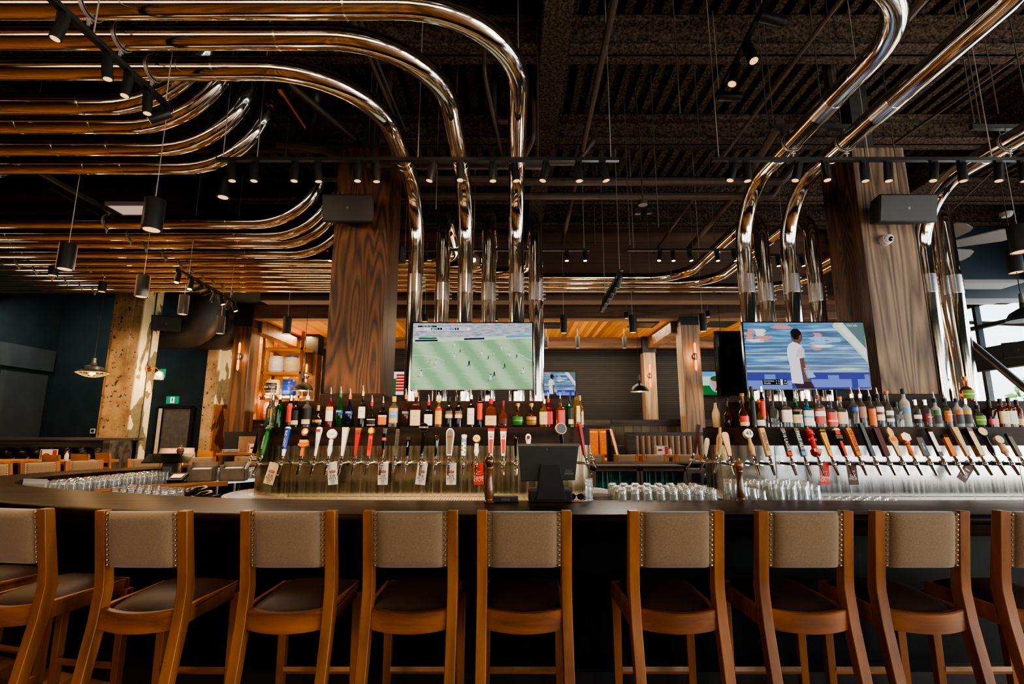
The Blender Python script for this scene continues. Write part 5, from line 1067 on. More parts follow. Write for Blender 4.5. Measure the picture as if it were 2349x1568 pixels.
t = thing('card_reader', 'small black card reader lying beside the pepper mill and till', 'card reader', (xY(1160, 1138, 3.62), 3.62, 1.0705)); MB().b2((-.085, -.03, 0), (.085, .03, .04)).build('body', 'black_plastic', t, bevel=.006); MB().b2((-.03, -.032, .012), (.03, -.03, .028)).build('badge', 'grey_print', t)
t = thing('sunglasses', 'dark sunglasses lying at the right foot of the till', 'sunglasses', (xY(1322, 1126, 3.68), 3.68, 1.10)); mb = MB()
for s in (-1, 1): mb.plate(ell_(s*.028, 0, .024, .022), -.004, .004)
mb.b2((-.008, -.003, .004), (.008, .003, .01)); mb.build('lenses', 'black_gloss', t); MB().b2((-.055, 0, .0), (-.051, .1, .006)).b2((.051, 0, 0), (.055, .1, .006)).build('temples', 'black_plastic', t)
t = thing('card_holder', 'small stack of pinkish cards under the sunglasses', 'card stack', (xY(1322, 1140, 3.68), 3.68, 1.0705)); MB().b2((-.05, -.04, 0), (.05, .04, .007)).b2((-.05, -.042, .007), (.05, .038, .0075)).build('cards', 'card_pink', t)
t = thing('menu_stand', 'clear plastic menu stand standing right of the till', 'menu stand', (xY(1352, 1145, 3.7), 3.7, 1.0705), R(50)); MB().b2((-.05, -.001, 0), (.05, .001, .15)).b2((-.05, -.02, 0), (.05, .02, .003)).build('holder', 'thin_glass', t); MB().b2((-.045, .0015, .006), (.045, .002, .146)).build('menu_sheet', 'white_paint', t)
t = thing('round_tray', 'round steel-rimmed serving tray behind the menu stand', 'tray', (xY(1372, 1130, 4.15), 4.15, .931)); MB().lathe([(.001, .12), (.13, .12), (.135, .125), (.135, .07), (.12, .0), (.001, 0)], 30).build('tray_rim', 'steel_shelf', t); MB().lathe([(.001, .127), (.125, .127), (.001, .1275)], 30).build('rubber_mat', 'rubber', t)
# ================================================================ GLASSES
def glass_proto(name, prof, label, grp, m='thin_glass'):
    me = MB().lathe(prof, 12, m, caps=False).build(name, None, None, 60); tag(me, label, 'glass', grp); return me
def upturned(h, r0, r1): return [(.001, h-.03), (r1*.7, h-.03), (r1-.004, h-.035), (r0*.6+r1*.4-.003, h*.4), (r0-.0025, .002), (r0-.001, 0), (r0, .003), (r0*.6+r1*.4, h*.42), (r1, h-.03), (r1, h-.004), (r1*.94, h), (r1*.6, h-.002), (.001, h-.003)]
def place(proto, pts, used=[]):
    for k, (x, y, z) in enumerate(pts):
        o = proto if k == 0 else proto.copy()
        if k: COL.objects.link(o)
        o.location = (x, y, z); o.rotation_euler.z = k*1.3
g1 = glass_proto('pint_glass', upturned(.15, .042, .032), 'upturned pint glass in the block in front of the teal curtains', 'upturned glasses in the centre block')
rk = tag(MB().b2((.72, 3.76, .931), (1.54, 4.34, .983)).build('glass_rack', 'rubber', bevel=.004), 'black rubber rack mat under the block of upturned glasses', 'rack')
place(g1, [(.79+.092*i+.02*(j % 2), 3.82+.092*j, .985) for j in range(6) for i in range(8)])
g1b = glass_proto('shot_glass', upturned(.09, .03, .022), 'small upturned glass between the glass block and the farther pepper mill', 'small upturned glasses')
place(g1b, [(1.61+.068*i, 3.86+.1*j, .931+.05*(3-i)*.3+.1) for j in range(2) for i in range(4)])
tag(MB().b2((1.56, 3.8, .931), (1.86, 4.02, 1.03)).build('glass_rack', 'rubber', bevel=.004), 'low rack under the small glasses left of the farther pepper mill', 'rack')
g2 = glass_proto('pint_glass', upturned(.17, .044, .034), 'upturned tall glass in the block right of the farther pepper mill', 'upturned glasses in the right block')
tag(MB().b2((1.68, 4.04, .931), (2.32, 4.34, .995)).build('glass_rack', 'rubber', bevel=.004), 'rack mat under the right block of upturned glasses', 'rack')
tag(MB().b2((1.9, 3.78, .931), (2.3, 4.03, .985)).build('glass_rack', 'rubber', bevel=.004), 'rack mat under the front row of the right glass block', 'rack')
place(g2, [(1.74+.095*i+.02*j, 4.29-.095*j, .997) for j in range(3) for i in range(6)]+[(1.95+.088*i, 3.98-.09*j, .987) for j in range(2) for i in range(4)])
g3 = glass_proto('shot_glass', upturned(.08, .034, .026), 'small glass in the low row running right of the right glass block', 'small glasses at right')
place(g3, [(2.36+.075*i, 3.84+.08*j, .985) for j in range(3) for i in range(6)])
tag(MB().b2((2.3, 3.78, .931), (2.85, 4.06, .983)).build('glass_rack', 'rubber', bevel=.004), 'rack mat under the low row of small glasses at right', 'rack')
g4 = glass_proto('tumbler', upturned(.14, .04, .034), 'upturned glass in the long rack inside the left bar curve', 'upturned glasses at the left curve')
A_, B_ = V((-4.62, 5.25, .932)), V((-4.52, 6.7, .932)); pts = []
for i in range(17):
    for j in range(4):
        f = i/16; p = A_*(1-f)+B_*f; pts.append((p.x+.09*j+.02*(i % 2), p.y, p.z))
place(g4, pts)
g5 = glass_proto('tumbler', upturned(.15, .042, .034), 'upturned glass in the near rack left of the wine bottles', 'upturned glasses in the near left rack')
place(g5, [(-3.35+.095*i, 4.5+.1*j+.0*i-.04*i, .932) for j in range(3) for i in range(7)])
g6 = glass_proto('tumbler', upturned(.14, .038, .034), 'upturned glass on the far steel shelf left of the tap unit', 'upturned glasses on the far shelf')
pts = []
for i in range(24):
    f = i/23; p = V((-4.25, 7.2, .932))*(1-f)+V((-2.5, 7.92, .932))*f
    for j in range(3): pts.append((p.x+.02*j, p.y-.09*j, p.z))
place(g6, pts)
t = thing('stemware_rack', 'two orange wooden glass dividers inside the left bar curve', 'rack', (-3.9, 5.2, .932)); 
for k in range(3): MB().box((.12*k, .35*k, .03), (.9, .03, .05), rot=Matrix.Rotation(R(38), 3, 'Z')).build('divider', 'table_wood', t)
g = PY(98, 1100, 5.0)
t = thing('paper_card', 'white cards standing at the tip of the left bar curve', 'card', (-4.6, 5.12, 1.0), R(-10)); MB().b2((-.14, 0, 0), (.14, .002, .1)).b2((-.1, -.03, -.02), (.16, -.028, .06)).build('cards', 'white_paint', t); MB().b2((-.02, -.033, -.005), (.08, -.031, .012)).build('printed_mark', 'dark_red', t)
# tablet, napkin boxes, reader inside the left curve
t = thing('tablet_till', 'dark tablet on a stand tilted up inside the left bar curve', 'tablet', (-4.3, 6.6, .93), R(20)); MB().box((0, 0, .3), (.5, .3, .015), rot=Matrix.Rotation(R(18), 3, 'X')).build('tablet', 'black_gloss', t); MB().b2((-.05, -.04, 0), (.1, .06, .28)).build('stand', 'black_plastic', t); MB().b2((-.04, -.045, .04), (.06, -.041, .2)).build('badge', 'steel_grey', t)
for k, (x, y, lb) in enumerate(((-3.95, 6.75, 'grey napkin box behind the left glasses, left of two'), (-3.62, 6.9, 'grey napkin box beside the dark pepper mill, right of two'))):
    t = thing('napkin_box', lb, 'box', (x, y, .93), R(15), 'grey napkin boxes'); mb = MB(); mb.b2((-.15, -.1, 0), (.15, .1, .02)); mb.b2((-.15, -.1, 0), (-.135, .1, .2)); mb.b2((.135, -.1, 0), (.15, .1, .2)); mb.b2((-.15, -.1, 0), (.15, -.085, .16)); mb.b2((-.15, .085, 0), (.15, .1, .24)); mb.build('box_walls', 'grey_wood', t); MB().b2((-.1, -.06, .02), (.1, .06, .17)).build('napkins', 'paper', t)
t = thing('card_terminal', 'black card terminal with bright keys beside the tablet', 'card reader', (-4.0, 6.35, .93), R(10)); MB().box((0, 0, .08), (.16, .2, .04), rot=Matrix.Rotation(R(20), 3, 'X')).build('terminal', 'black_plastic', t); MB().b2((-.07, -.09, 0), (.07, .09, .04)).build('cradle', 'black_plastic', t); MB().box((0, -.02, .103), (.12, .1, .004), rot=Matrix.Rotation(R(20), 3, 'X')).build('keys', 'cream', t)
# wine bottles lying in the well
for k, (u, v) in enumerate(((424, 1128), (436, 1127), (418, 1138), (432, 1139), (448, 1138))):
    p = PY(u, v, 5.3); t = thing('wine_bottle', 'dark wine bottle lying neck forward in the bar well, '+['upper left', 'upper right', 'lower left', 'lower middle', 'lower right'][k], 'bottle', (p.x, 5.3, p.z), 0, 'wine bottles lying in the well')
    MB().tube([(0, .25, 0), (0, .06, 0), (0, .02, 0), (0, -.08, 0)], [.037, .037, .016, .015], 12).build('body', 'black_gloss', t); MB().cyl((0, -.08, 0), (0, -.085, 0), .017, n=10).build('capsule', 'steel_grey', t)
wr = thing('wine_cooler', 'dark steel cooler with bottle rack under the far shelf', 'cooler', (-3.75, 5.62, 0)); MB().b2((-.45, -.1, 0), (.5, .35, .86)).build('cabinet', 'black_metal', wr); MB().b2((-.45, -.11, .8), (.5, -.1, .84)).build('door_rail', 'steel_shelf', wr)
fsx = uc; mb = MB(); a, b = PZ(418, 1108, .93), PZ(618, 1094, .93)
d_ = (b-a).normalized(); nn = V((-d_.y, d_.x, 0)); mb.loft([[a+V((0, 0, -.045)), a+nn*.6+V((0, 0, -.045)), a+nn*.6+V((0, 0, -.001)), a+V((0, 0, -.001))], [b+d_*.3+V((0, 0, -.045)), b+d_*.3+nn*.4+V((0, 0, -.045)), b+d_*.3+nn*.4+V((0, 0, -.001)), b+d_*.3+V((0, 0, -.001))]]); mb.build('shelf_top', 'steel_shelf', fsx)
mb = MB()
for f in (.35, .55, .9):
    p = a+(b-a)*f; mb.cyl((p.x, p.y+.05, 0), (p.x, p.y+.05, .89), .018, n=8)
mb.build('shelf_leg', 'steel_shelf', fsx)
# teal strip curtained coolers and dispenser on the far side
for k, (u0, u1) in enumerate(((1362, 1467), (1470, 1575))):
    Y = 7.35; x0, x1 = xY(u0, 1090, Y), xY(u1, 1090, Y); zt, zb = zY(1073, Y), .1
    t = thing('glass_front_cooler', ['cooler with teal strip curtain, left of two under the far bar', 'cooler with teal strip curtain, right of two under the far bar'][k], 'cooler', ((x0+x1)/2, Y, zb), 0, 'teal curtained coolers'); w = (x1-x0)/2; h = zt-zb
    mb = MB(); mb.b2((-w, 0, 0), (-w+.03, .5, h)); mb.b2((w-.03, 0, 0), (w, .5, h)); mb.b2((-w, 0, h-.04), (w, .5, h)); mb.b2((-w, .46, 0), (w, .5, h)); mb.build('frame', 'grey_wood', t)
    mb = MB(); n = 26
    for i in range(n):
        x = -w+.04+(2*w-.08)*i/n; r_ = random.Random(i+k*50); dx = r_.uniform(-.012, .012); y = .04+r_.uniform(0, .05)
        mb.quad((x+dx, y, 0), (x+dx+(2*w)/n, y+.02, 0), (x+(2*w)/n, y+.02, h-.04), (x, y, h-.04))
    mb.build('strip_curtain', 'teal', t, flat=True)
    mb = MB(); mb.b2((-w, -.02, h), (w, .5, h+.03)); mb.build('top', 'rubber', t)
p = PY(1597, 1095, 7.35); t = thing('towel_dispenser', 'grey paper towel dispenser right of the teal coolers', 'dispenser', (p.x, 7.35, p.z)); mb = MB(); mb.loft([[V((s*w, y, z)) for s, y in ((-1, 0), (1, 0), (1, .1), (-1, .1))] for w, z in ((.1, -.1), (.13, .12))]); mb.build('body', 'steel_shelf', t); MB().b2((-.06, -.01, -.07), (.06, -.005, .06)).build('front_slot', 'black_metal', t)
# ================================================================ TRACK LIGHTS
SPOTS = []
def head(t, base, aim, r=.027, L=.13, lit=True, mat='lamp_disc'):
    base = V(base); aim = V(aim).normalized(); j = base-V((0, 0, .05)); p0 = j-aim*.03; p1 = p0+aim*L
    mb = MB(); mb.box(base-V((0, 0, .012)), (.05, .03, .024)); mb.cyl(base, j, .007, n=8); mb.tube([p0, p0+aim*.008, p1], [r*.85, r, r], 16); mb.tube([p1-aim*.02, p1-aim*.019], [r*1.04, r*1.04], 16)
    h = mb.build('spotlight', 'black_metal', t, 40)
    MB().cyl(p1+aim*.0005, p1+aim*.0015, r*.78, n=14).build('lamp_lens', mat if lit else 'black_gloss', h)
    return p1, aim
def track(label, a, b, heads, rods=(), r=.033, L=.15, mat='lamp_disc'):
    a, b = V(a), V(b); d = b-a; t = thing('track_light', label, 'track light', (0, 0, 0), 0, 'ceiling track lights')
    s = V((d.y, -d.x, 0)).normalized()*.018; z = V((0, 0, .014))
    mb = MB(); mb.loft([[p-s-z, p+s-z, p+s+z, p-s+z] for p in (a, b)]); mb.build('track_rail', 'black_metal', t)
    for f in rods:
        p = a+d*f; MB().cyl(p, (p.x, p.y, DECK), .004, n=6).build('hanger_rod', 'rod', t)
    for f, aim in heads:
        lit = True
        SPOTS.append((*head(t, a+d*f-z, aim, r, L, lit, mat), label))
TY = 3.8; tz = zY(366, TY)
xa, xb = xY(497, 366, TY), xY(1420, 366, TY)
hd = lambda us, x0, x1: [(((xY(u, 380, TY)-x0)/(x1-x0)), (dx, dy, -1)) for u, dx, dy in us]
track('long black spotlight track crossing in front of the left post and centre pipes', (xa, TY, tz), (xb, TY, tz), hd(((532, .12, 0), (584, .05, 0), (676, .04, 0), (728, .12, .1), (820, .06, 0), (862, .08, .1), (992, -.18, 0), (1056, .02, -.1), (1130, .03, 0), (1180, .14, 0), (1252, -.22, 0), (1327, .03, 0), (1382, .22, 0)), xa, xb), (.015, .1, .5, .75, .98))
xc, xd = xY(1632, 366, TY), 4.6
track('long black spotlight track crossing in front of the right post and right pipes', (xc, TY, tz), (xd, TY, tz), hd(((1682, -.3, 0), (1712, 0, 0), (1830, -.28, 0), (1893, -.03, -.1), (1982, -.03, 0), (2037, -.08, 0), (2142, -.2, 0), (2206, -.05, 0), (2290, -.14, 0), (2345, 0, 0)), xc, xd), (.02, .42, .75))
a, b = PZ(112, -8, 3.62), PZ(390, 248, 3.62)
track('black spotlight track slanting under the pipes at upper left', a, b, [(.1, (-.12, -.1, -1)), (.42, (.14, .05, -1)), (.6, (.0, -.1, -1)), (.78, (.1, 0, -1)), (.97, (-.75, -.2, -.5))], (.3, .95), .027, .135)
a, b = PZ(1765, -10, 4.5), PZ(1640, 235, 4.5)
track('black spotlight track on the ceiling at upper right with two sideways heads', a, b, [(.1, (.9, .1, -.15)), (.35, (.1, -.3, -1)), (.55, (-.35, -.1, -1)), (.85, (.95, -.1, -.1))], (.1, .9), .04, .19)
track('short black spotlight track pointing away right of the centre pipes', (1.27, 5.7, 3.4), (1.3, 7.1, 3.4), [(f, (-.3, .4, -1)) for f in (.1, .28, .45, .62, .8, .96)], (.1, .9))
a, b = PZ(400, 614, 3.42), PZ(540, 692, 3.42)
track('black spotlight track above the patched concrete column', a, b, [(.06, (0, -.2, -1)), (.24, (0, -.2, -1)), (.38, (-1, 0, -.3)), (.5, (-.9, .1, -.3)), (.62, (-.5, .2, -1)), (.72, (.4, .2, -1)), (.88, (-.5, .2, -1)), (.97, (.4, .2, -1))], (.2, .9), .032, .12, 'lamp_warm')
tz2 = zY(573, 6.1)
track('far black spotlight track behind the centre pipes', (xY(748, 573, 6.1), 6.1, tz2), (xY(1352, 568, 6.1), 6.1, tz2), [((xY(u, 590, 6.1)-xY(748, 573, 6.1))/(xY(1352, 568, 6.1)-xY(748, 573, 6.1)), (0, -.1, -1)) for u in (758, 918, 1300, 1342)], (.3, .98), .027, .11, 'lamp_warm')
track('far black spotlight track left of the right pipes', (xY(1440, 572, 6.1), 6.1, tz2), (xY(1712, 572, 6.1), 6.1, tz2), [((xY(u, 590, 6.1)-xY(1440, 573, 6.1))/(xY(1712, 573, 6.1)-xY(1440, 573, 6.1)), (dx, -.1, -1)) for u, dx in ((1514, -.2), (1544, 0), (1582, .2), (1645, .05), (1684, .2))], (.05, .6), .027, .11, 'lamp_warm')
track('short spotlight track glimpsed between the right hooked pipes', (xY(1740, 572, 6.3), 6.3, tz2), (xY(1860, 572, 6.3), 6.3, tz2), [(.35, (0, -.1, -1)), (.8, (.2, -.1, -1))], (.5,), .027, .11, 'lamp_warm')
# single wall-washer spot and cable at the ceiling
sp = thing('ceiling_spotlight', 'round black spotlight under the left ceiling right of the big pendant', 'spotlight', tuple(PY(514, 430, 4.6))); mb = MB(); mb.tube([(0, 0, .3), (0, 0, .0), (0, 0, -.1)], [.01, .05, .06], 16); mb.build('body', 'black_metal', sp); MB().cyl((0, 0, -.1), (0, 0, -.102), .045, n=16).build('lamp_lens', 'lamp_disc', sp)
sp = thing('junction_box', 'grey ceiling junction box with two small lamps hanging on cable', 'junction box', tuple(PY(1475, 470, 5.2))); mb = MB(); mb.cyl((0, 0, 0), (0, 0, .05), .05, n=16); mb.build('box', 'steel_grey', sp); MB().tube([(0, 0, .05), (0, 0, .9), (-.05, 0, 1.6), (.1, 0, 1.75), (.3, 0, 1.75)], .008, 8).build('cable', 'conduit', sp); MB().box((-.06, 0, -.08), (.06, .05, .05)).box((.06, 0, -.07), (.05, .05, .06)).build('lamp_head', 'black_metal', sp)
# ================================================================ PENDANTS
def pendant(u, vt, vb, Y, wpx, label, lit=True, grp='black cylinder pendants', top=None):
    p = PY(u, (vt+vb)/2, Y); zt, zb = zY(vt, Y), zY(vb, Y); r = .9*wpx*(Y/ray(u, vb).y)/FP/2
    t = thing('cylinder_pendant', label, 'pendant lamp', (p.x, Y, zb), 0, grp); h = zt-zb
    MB().lathe([(r*.9, .004), (r, 0), (r, h*.96), (r*.97, h), (.001, h)], 20).build('shade', 'black_metal', t, 40)
    MB().cyl((0, 0, .003), (0, 0, .006), r*.8, n=18).build('lamp_disc', 'lamp_disc' if lit else 'black_gloss', t)
    MB().cyl((0, 0, h), (0, 0, min(1.4, (top or DECK)-zb)), .004, n=6).build('cord', 'rod', t)
    return V((p.x, Y, zb))
PEND = [pendant(*a) for a in (
 (352, 457, 528, 3.6, 47, 'largest black cylinder pendant at left, below the pipe bends'), (153, 560, 618, 4.5, 38, 'black cylinder pendant at far left over the bar curve'), (327, 632, 681, 5.8, 30, 'black cylinder pendant in front of the concrete column top'),
 (235, 646, 669, 7.6, 18, 'small black cylinder pendant left of the concrete column'), (123, 607, 632, 7.2, 21, 'small black cylinder pendant half behind the far left one'), (421, 677, 721, 7.0, 23, 'black cylinder pendant between column and duct'),
 (506, 725, 765, 8.0, 20, 'black cylinder pendant in front of the duct bend'), (659, 727, 766, 8.3, 21, 'black cylinder pendant left of the dark timber post'), (1293, 723, 764, 8.4, 18, 'black cylinder pendant just right of the centre screen'),
 (1451, 723, 763, 8.5, 19, 'black cylinder pendant in the middle of the lounge opening'), (1612, 720, 760, 8.5, 19, 'black cylinder pendant left of the right screen'), (1437, 716, 730, 10.6, 11, 'tiny dark pendant behind the middle lounge pendant'), (1624, 713, 727, 10.6, 11, 'tiny dark pendant above the one left of the right screen'),
 (2338, 518, 578, 5.0, 44, 'large black cylinder pendant at the right picture edge, upper'), (2328, 575, 625, 6.0, 32, 'large black cylinder pendant at the right picture edge, lower'), (2203, 630, 666, 7.5, 14, 'slim black cylinder pendant below the ceiling fan'), (790+185, 721, 738, 8.4, 16, 'black cylinder pendant peeking over the left top of the centre screen'), (1137, 715, 736, 8.4, 14, 'black cylinder pendant peeking over the centre screen top'))]
PEND += [pendant(u, 772, 798, 12.0, 11, lb, True, 'small lounge pendants', 4.06) for u, lb in ((1253, 'small lounge pendant above the small tennis screen, left of two'), (1325, 'small lounge pendant above the small tennis screen, right of two'), (1432, 'small lounge pendant left of the lounge dome lamp'))]
def dome(u, vb, Y, rpx, label, inner='bulb', mat='black_metal', hang=DECK, pale=False):
    p = PY(u, vb, Y); r = rpx*(Y/ray(u, vb).y)/FP; t = thing('dome_pendant', label, 'pendant lamp', (p.x, Y, p.z), 0, 'dome pendants')
    MB().lathe([(r, 0), (r*.96, r*.2), (r*.75, r*.55), (r*.35, r*.8), (r*.18, r*.9), (r*.16, r*1.2), (r*.13, r*1.25), (.001, r*1.26)], 24).build('shade', mat, t, 50)
    MB().lathe([(r*.97, .004), (r*.72, r*.5), (r*.3, r*.75)], 24, caps=False).build('reflector', 'cream', t, 50)
    mb = MB(); mb.cyl((0, 0, r*1.2), (0, 0, r*1.9), r*.16, r*.12, 12); mb.build('socket', 'steel_grey', t)
    MB().sphere((0, 0, r*.12), r*.16, 10).build('bulb', inner, t)
    MB().cyl((0, 0, r*1.9), (0, 0, hang-p.z), .005, n=6).build('cord', 'black_matte', t)
    return V((p.x, Y, p.z))
DOM = [dome(693, 896, 9.6, 24, 'black dome lamp with glowing bulb before the keg shelf'), dome(1467, 898, 10.6, 21, 'black dome lamp hanging in the middle of the lounge'), dome(1662, 896, 10.6, 20, 'black dome lamp half hidden by the right screen'),
       dome(2165, 777, 8.0, 22, 'grey dome lamp between the far right pipes', 'lamp_disc', 'deep_blue_steel'), dome(2352, 735, 6.0, 34, 'grey dome lamp at the right edge before the windows', 'lamp_disc', 'deep_blue_steel')]
p = PY(212, 855, 8.6); t = thing('caged_pendant', 'dark wide pendant with glowing wire cage over the left booth', 'pendant lamp', (p.x, 8.6, p.z)); r = .225
MB().lathe([(r, 0), (r*.98, .02), (r*.7, .05), (r*.66, .1), (r*.25, .13), (r*.2, .17), (.001, .172)], 24).build('shade', 'black_metal', t, 50); MB().cyl((0, 0, .17), (0, 0, .25), .035, .03).build('socket', 'steel_grey', t); MB().cyl((0, 0, .25), (0, 0, 1.5), .005, n=6).build('cord', 'black_matte', t)
mb = MB()
for k in range(8):
    a = pi*k/8; mb.tube([(r*cos(a)*c, r*sin(a)*c, -.07*(1-c*c)) for c in [-1+q/5 for q in range(11)]], .004, 6)
mb.tube([(r*cos(a), r*sin(a), 0) for a in [2*pi*k/24 for k in range(24)]], .006, 6, closed=True); mb.tube([(r*.6*cos(a), r*.6*sin(a), -.045) for a in [2*pi*k/20 for k in range(20)]], .004, 6, closed=True)
emit('cage_glow', (255, 190, 90), 1.2); mb.build('wire_cage', 'cage_glow', t); MB().sphere((0, 0, .0), .045, 10).build('bulb', 'bulb', t); CAGE = V((p.x, 8.6, p.z-.05))
p = PY(1086, 596, 6.4); t = thing('globe_lamp', 'bare glowing star-bright spot lamp behind the centre pipes', 'lamp', tuple(p)); MB().tube([(0, .12, .03), (0, .0, 0)], [.075, .085], 18).build('housing', 'steel_grey', t); MB().cyl((0, -.001, 0), (0, -.006, 0), .03, n=14).build('lamp_lens', 'bulb', t); MB().cyl((0, .06, .05), (0, .06, DECK-p.z), .006, n=6).build('rod', 'rod', t)
p = PY(1290, 669, 8.95); t = thing('wall_vent', 'small rectangular vent in the header wall', 'vent', tuple(p)); MB().b2((-.17, 0, -.05), (.17, .05, .05)).build('frame', 'steel_grey', t); MB().b2((-.14, -.004, -.03), (.14, 0, .03)).build('grille', 'black_matte', t)
p = PY(1675, 667, 8.95); t = thing('wall_vent', 'small rectangular vent in the header near the right pipes', 'vent', tuple(p)); MB().b2((-.17, 0, -.05), (.17, .05, .05)).build('frame', 'steel_grey', t); MB().b2((-.14, -.004, -.03), (.14, 0, .03)).build('grille', 'black_matte', t)
for k, (u, v, Y, lb) in enumerate(((1262, 745, 11.8, 'black ceiling hatch just right of the centre screen'), (1475, 743, 12.0, 'black ceiling hatch in the middle of the lounge ceiling'), (1650, 742, 12.0, 'black ceiling hatch left of the right screen'))):
    p = PZ(u, v, 4.06); t = thing('ceiling_hatch', lb, 'ceiling vent', (p.x, p.y, 4.03), 0, 'lounge ceiling vents'); MB().b2((-.3, -.3, 0), (.3, .3, .03)).build('frame', 'black_matte', t); MB().b2((-.24, -.24, -.006), (.24, .24, 0)).build('grille', 'black_metal', t)
# ================================================================ SPEAKERS, CAMERA, FAN
def speaker(loc, w, h, d, label, rx, rz=0):
    t = thing('loudspeaker', label, 'speaker', loc); t.rotation_euler = (rx, 0, rz)
    f = [(-w/2, -h/2), (w/2, -h/2), (w/2, h/2), (-w/2, h/2)]; bk = [(-w*.36, -h*.42), (w*.36, -h*.42), (w*.36, h*.42), (-w*.36, h*.42)]
    MB().loft([[V((x, d/2, z)) for x, z in bk], [V((x, -d/2, z)) for x, z in f]]).build('cabinet', 'black_matte', t, bevel=.01)
    MB().b2((-w/2+.012, -d/2-.008, -h/2+.012), (w/2-.012, -d/2, h/2-.012)).build('grille', 'speaker_grille', t, bevel=.004)
    MB().b2((-.012, -d/2-.011, -.012), (.012, -d/2-.008, .012)).build('badge', 'steel_grey', t)
    MB().cyl((0, d/2-.02, 0), (0, d/2+.12, 0), .03, n=10).build('mount', 'black_metal', t)
speaker(tuple(PY(806, 482, 4.75)), .5, .27, .22, 'black loudspeaker on the dark timber post', R(13))
speaker(tuple(PY(2062, 483, 4.7)), .56, .27, .24, 'black loudspeaker on the grey timber post', R(13))
speaker(tuple(PY(384, 742, 9.9)), .5, .3, .25, 'black loudspeaker on the patched plaster column side', R(10), R(25))
speaker(tuple(PY(2338, 800, 8.4)), .4, .26, .22, 'dark loudspeaker by the right windows', R(10), R(-50))
speaker(tuple(PY(912, 585, 5.6)), .12, .2, .16, 'small speaker at the back edge of the dark timber post', 0, R(60))
t = thing('security_camera', 'white dome security camera on the grey timber post', 'camera', tuple(PY(2036, 548, 4.90))); MB().tube([(0, .05, 0), (0, .02, 0), (0, -.01, 0)], [.055, .055, .05], 18).build('base', 'white_paint', t); MB().sphere((0, -.01, 0), .046, 16).build('dome', 'white_paint', t); MB().sphere((0, -.035, -.01), .028, 12).build('lens', 'black_gloss', t)
c = PY(2122, 572, 7.9); t = thing('ceiling_fan', 'large ceiling fan with pale blades behind the far right pipes', 'fan', tuple(c)); t.rotation_euler.z = R(12)
MB().lathe([(.001, -.1), (.12, -.08), (.14, 0), (.1, .08), (.03, .12), (.03, DECK-c.z)], 18).build('hub', 'steel_grey', t)
for k in range(6):
    a = 2*pi*k/6+.1; rot = Matrix.Rotation(a, 3, 'Z'); mb = MB(); pts = [(.12, -.05), (.9, -.12), (1.0, -.1), (1.05, 0), (1.0, .1), (.9, .12), (.12, .05)]
    mb.loft([[rot @ V((x, y, z-y*.45)) for x, y in pts] for z in (-.008, .008)]); mb.build('blade', 'fan_white', t)
brc = tag(MB().tube([PY(2205, 768, 8.7), PY(2349, 888, 7.6), PY(2500, 1010, 6.9)], .055, 14).build('diagonal_brace', 'steel_grey'), 'thick grey diagonal brace crossing before the right windows', 'brace')
x1 = 9.5; tag(MB().cyl((x1, 11.6, 4.1), (x1, 7.2, 3.0), .04, n=8).build('window_brace', 'steel_grey'), 'thin steel brace outside the upper right windows', 'brace')
t = thing('ceiling_light', 'pale rectangular light panel under the ceiling at right', 'light', tuple(PY(2250, 655, 7.8))); MB().b2((-.5, -.2, 0), (.5, .2, .04)).build('frame', 'fan_white', t); MB().b2((-.46, -.16, -.004), (.46, .16, 0)).build('diffuser', 'fan_white', t)
t = thing('smoke_detector', 'small round smoke detector on the right ceiling', 'detector', tuple(PY(2308, 491, 6.2))); MB().lathe([(.001, -.04), (.05, -.035), (.07, 0), (.07, .02), (.001, .021)], 18).build('body', 'fan_white', t); MB().cyl((0, 0, .02), (0, 0, 2), .004, n=6).build('cord', 'rod', t)
# dark sloped bulkhead with beam over the right side
mb = MB(); mb.b2((5.9, 8.3, 3.75), (9.1, 8.6, 5.4)); mb.b2((8.6, 3, 4.05), (9.05, 8.4, 4.5)); struct(mb.build('trim_right_beam', 'deep_blue_steel'))
mb = MB(); mb.b2((6.3, 10.9, .38), (9.2, 11.1, 3.2)); struct(mb.build('wall_back_right', 'dark_wall'))
# ================================================================ LOUNGE
def sconce(u, v, Y, label, dy=0):
    p = PY(u, v, Y); t = thing('wall_sconce', label, 'wall lamp', (p.x, Y-.06, p.z), 0, 'twin tube wall lamps'); MB().cyl((0, .06, 0), (0, 0, 0), .05, n=16).cyl((0, 0, -.07), (0, 0, .07), .028, n=12).build('mount', 'black_metal', t)
    for s in (-1, 1): MB().lathe([(.001, .07), (.022, .08), (.024, .26), (.012, .3), (.001, .305)] if s > 0 else [(.001, -.305), (.012, -.3), (.024, -.26), (.022, -.08), (.001, -.07)], 12).build('tube_bulb', 'filament', t, 50)
    return V((p.x, Y-.14, p.z))
SC = [sconce(551, 818, 11.0, 'twin tube wall lamp on the dark column left of the keg shelf'), sconce(704, 862, 13.0, 'twin tube wall lamp on the brown column right of the keg shelf'), sconce(1593, 818, 11.0, 'twin tube wall lamp on the nearer lounge column'), sconce(1490, 862, 13.3, 'twin tube wall lamp on the farther lounge column')]
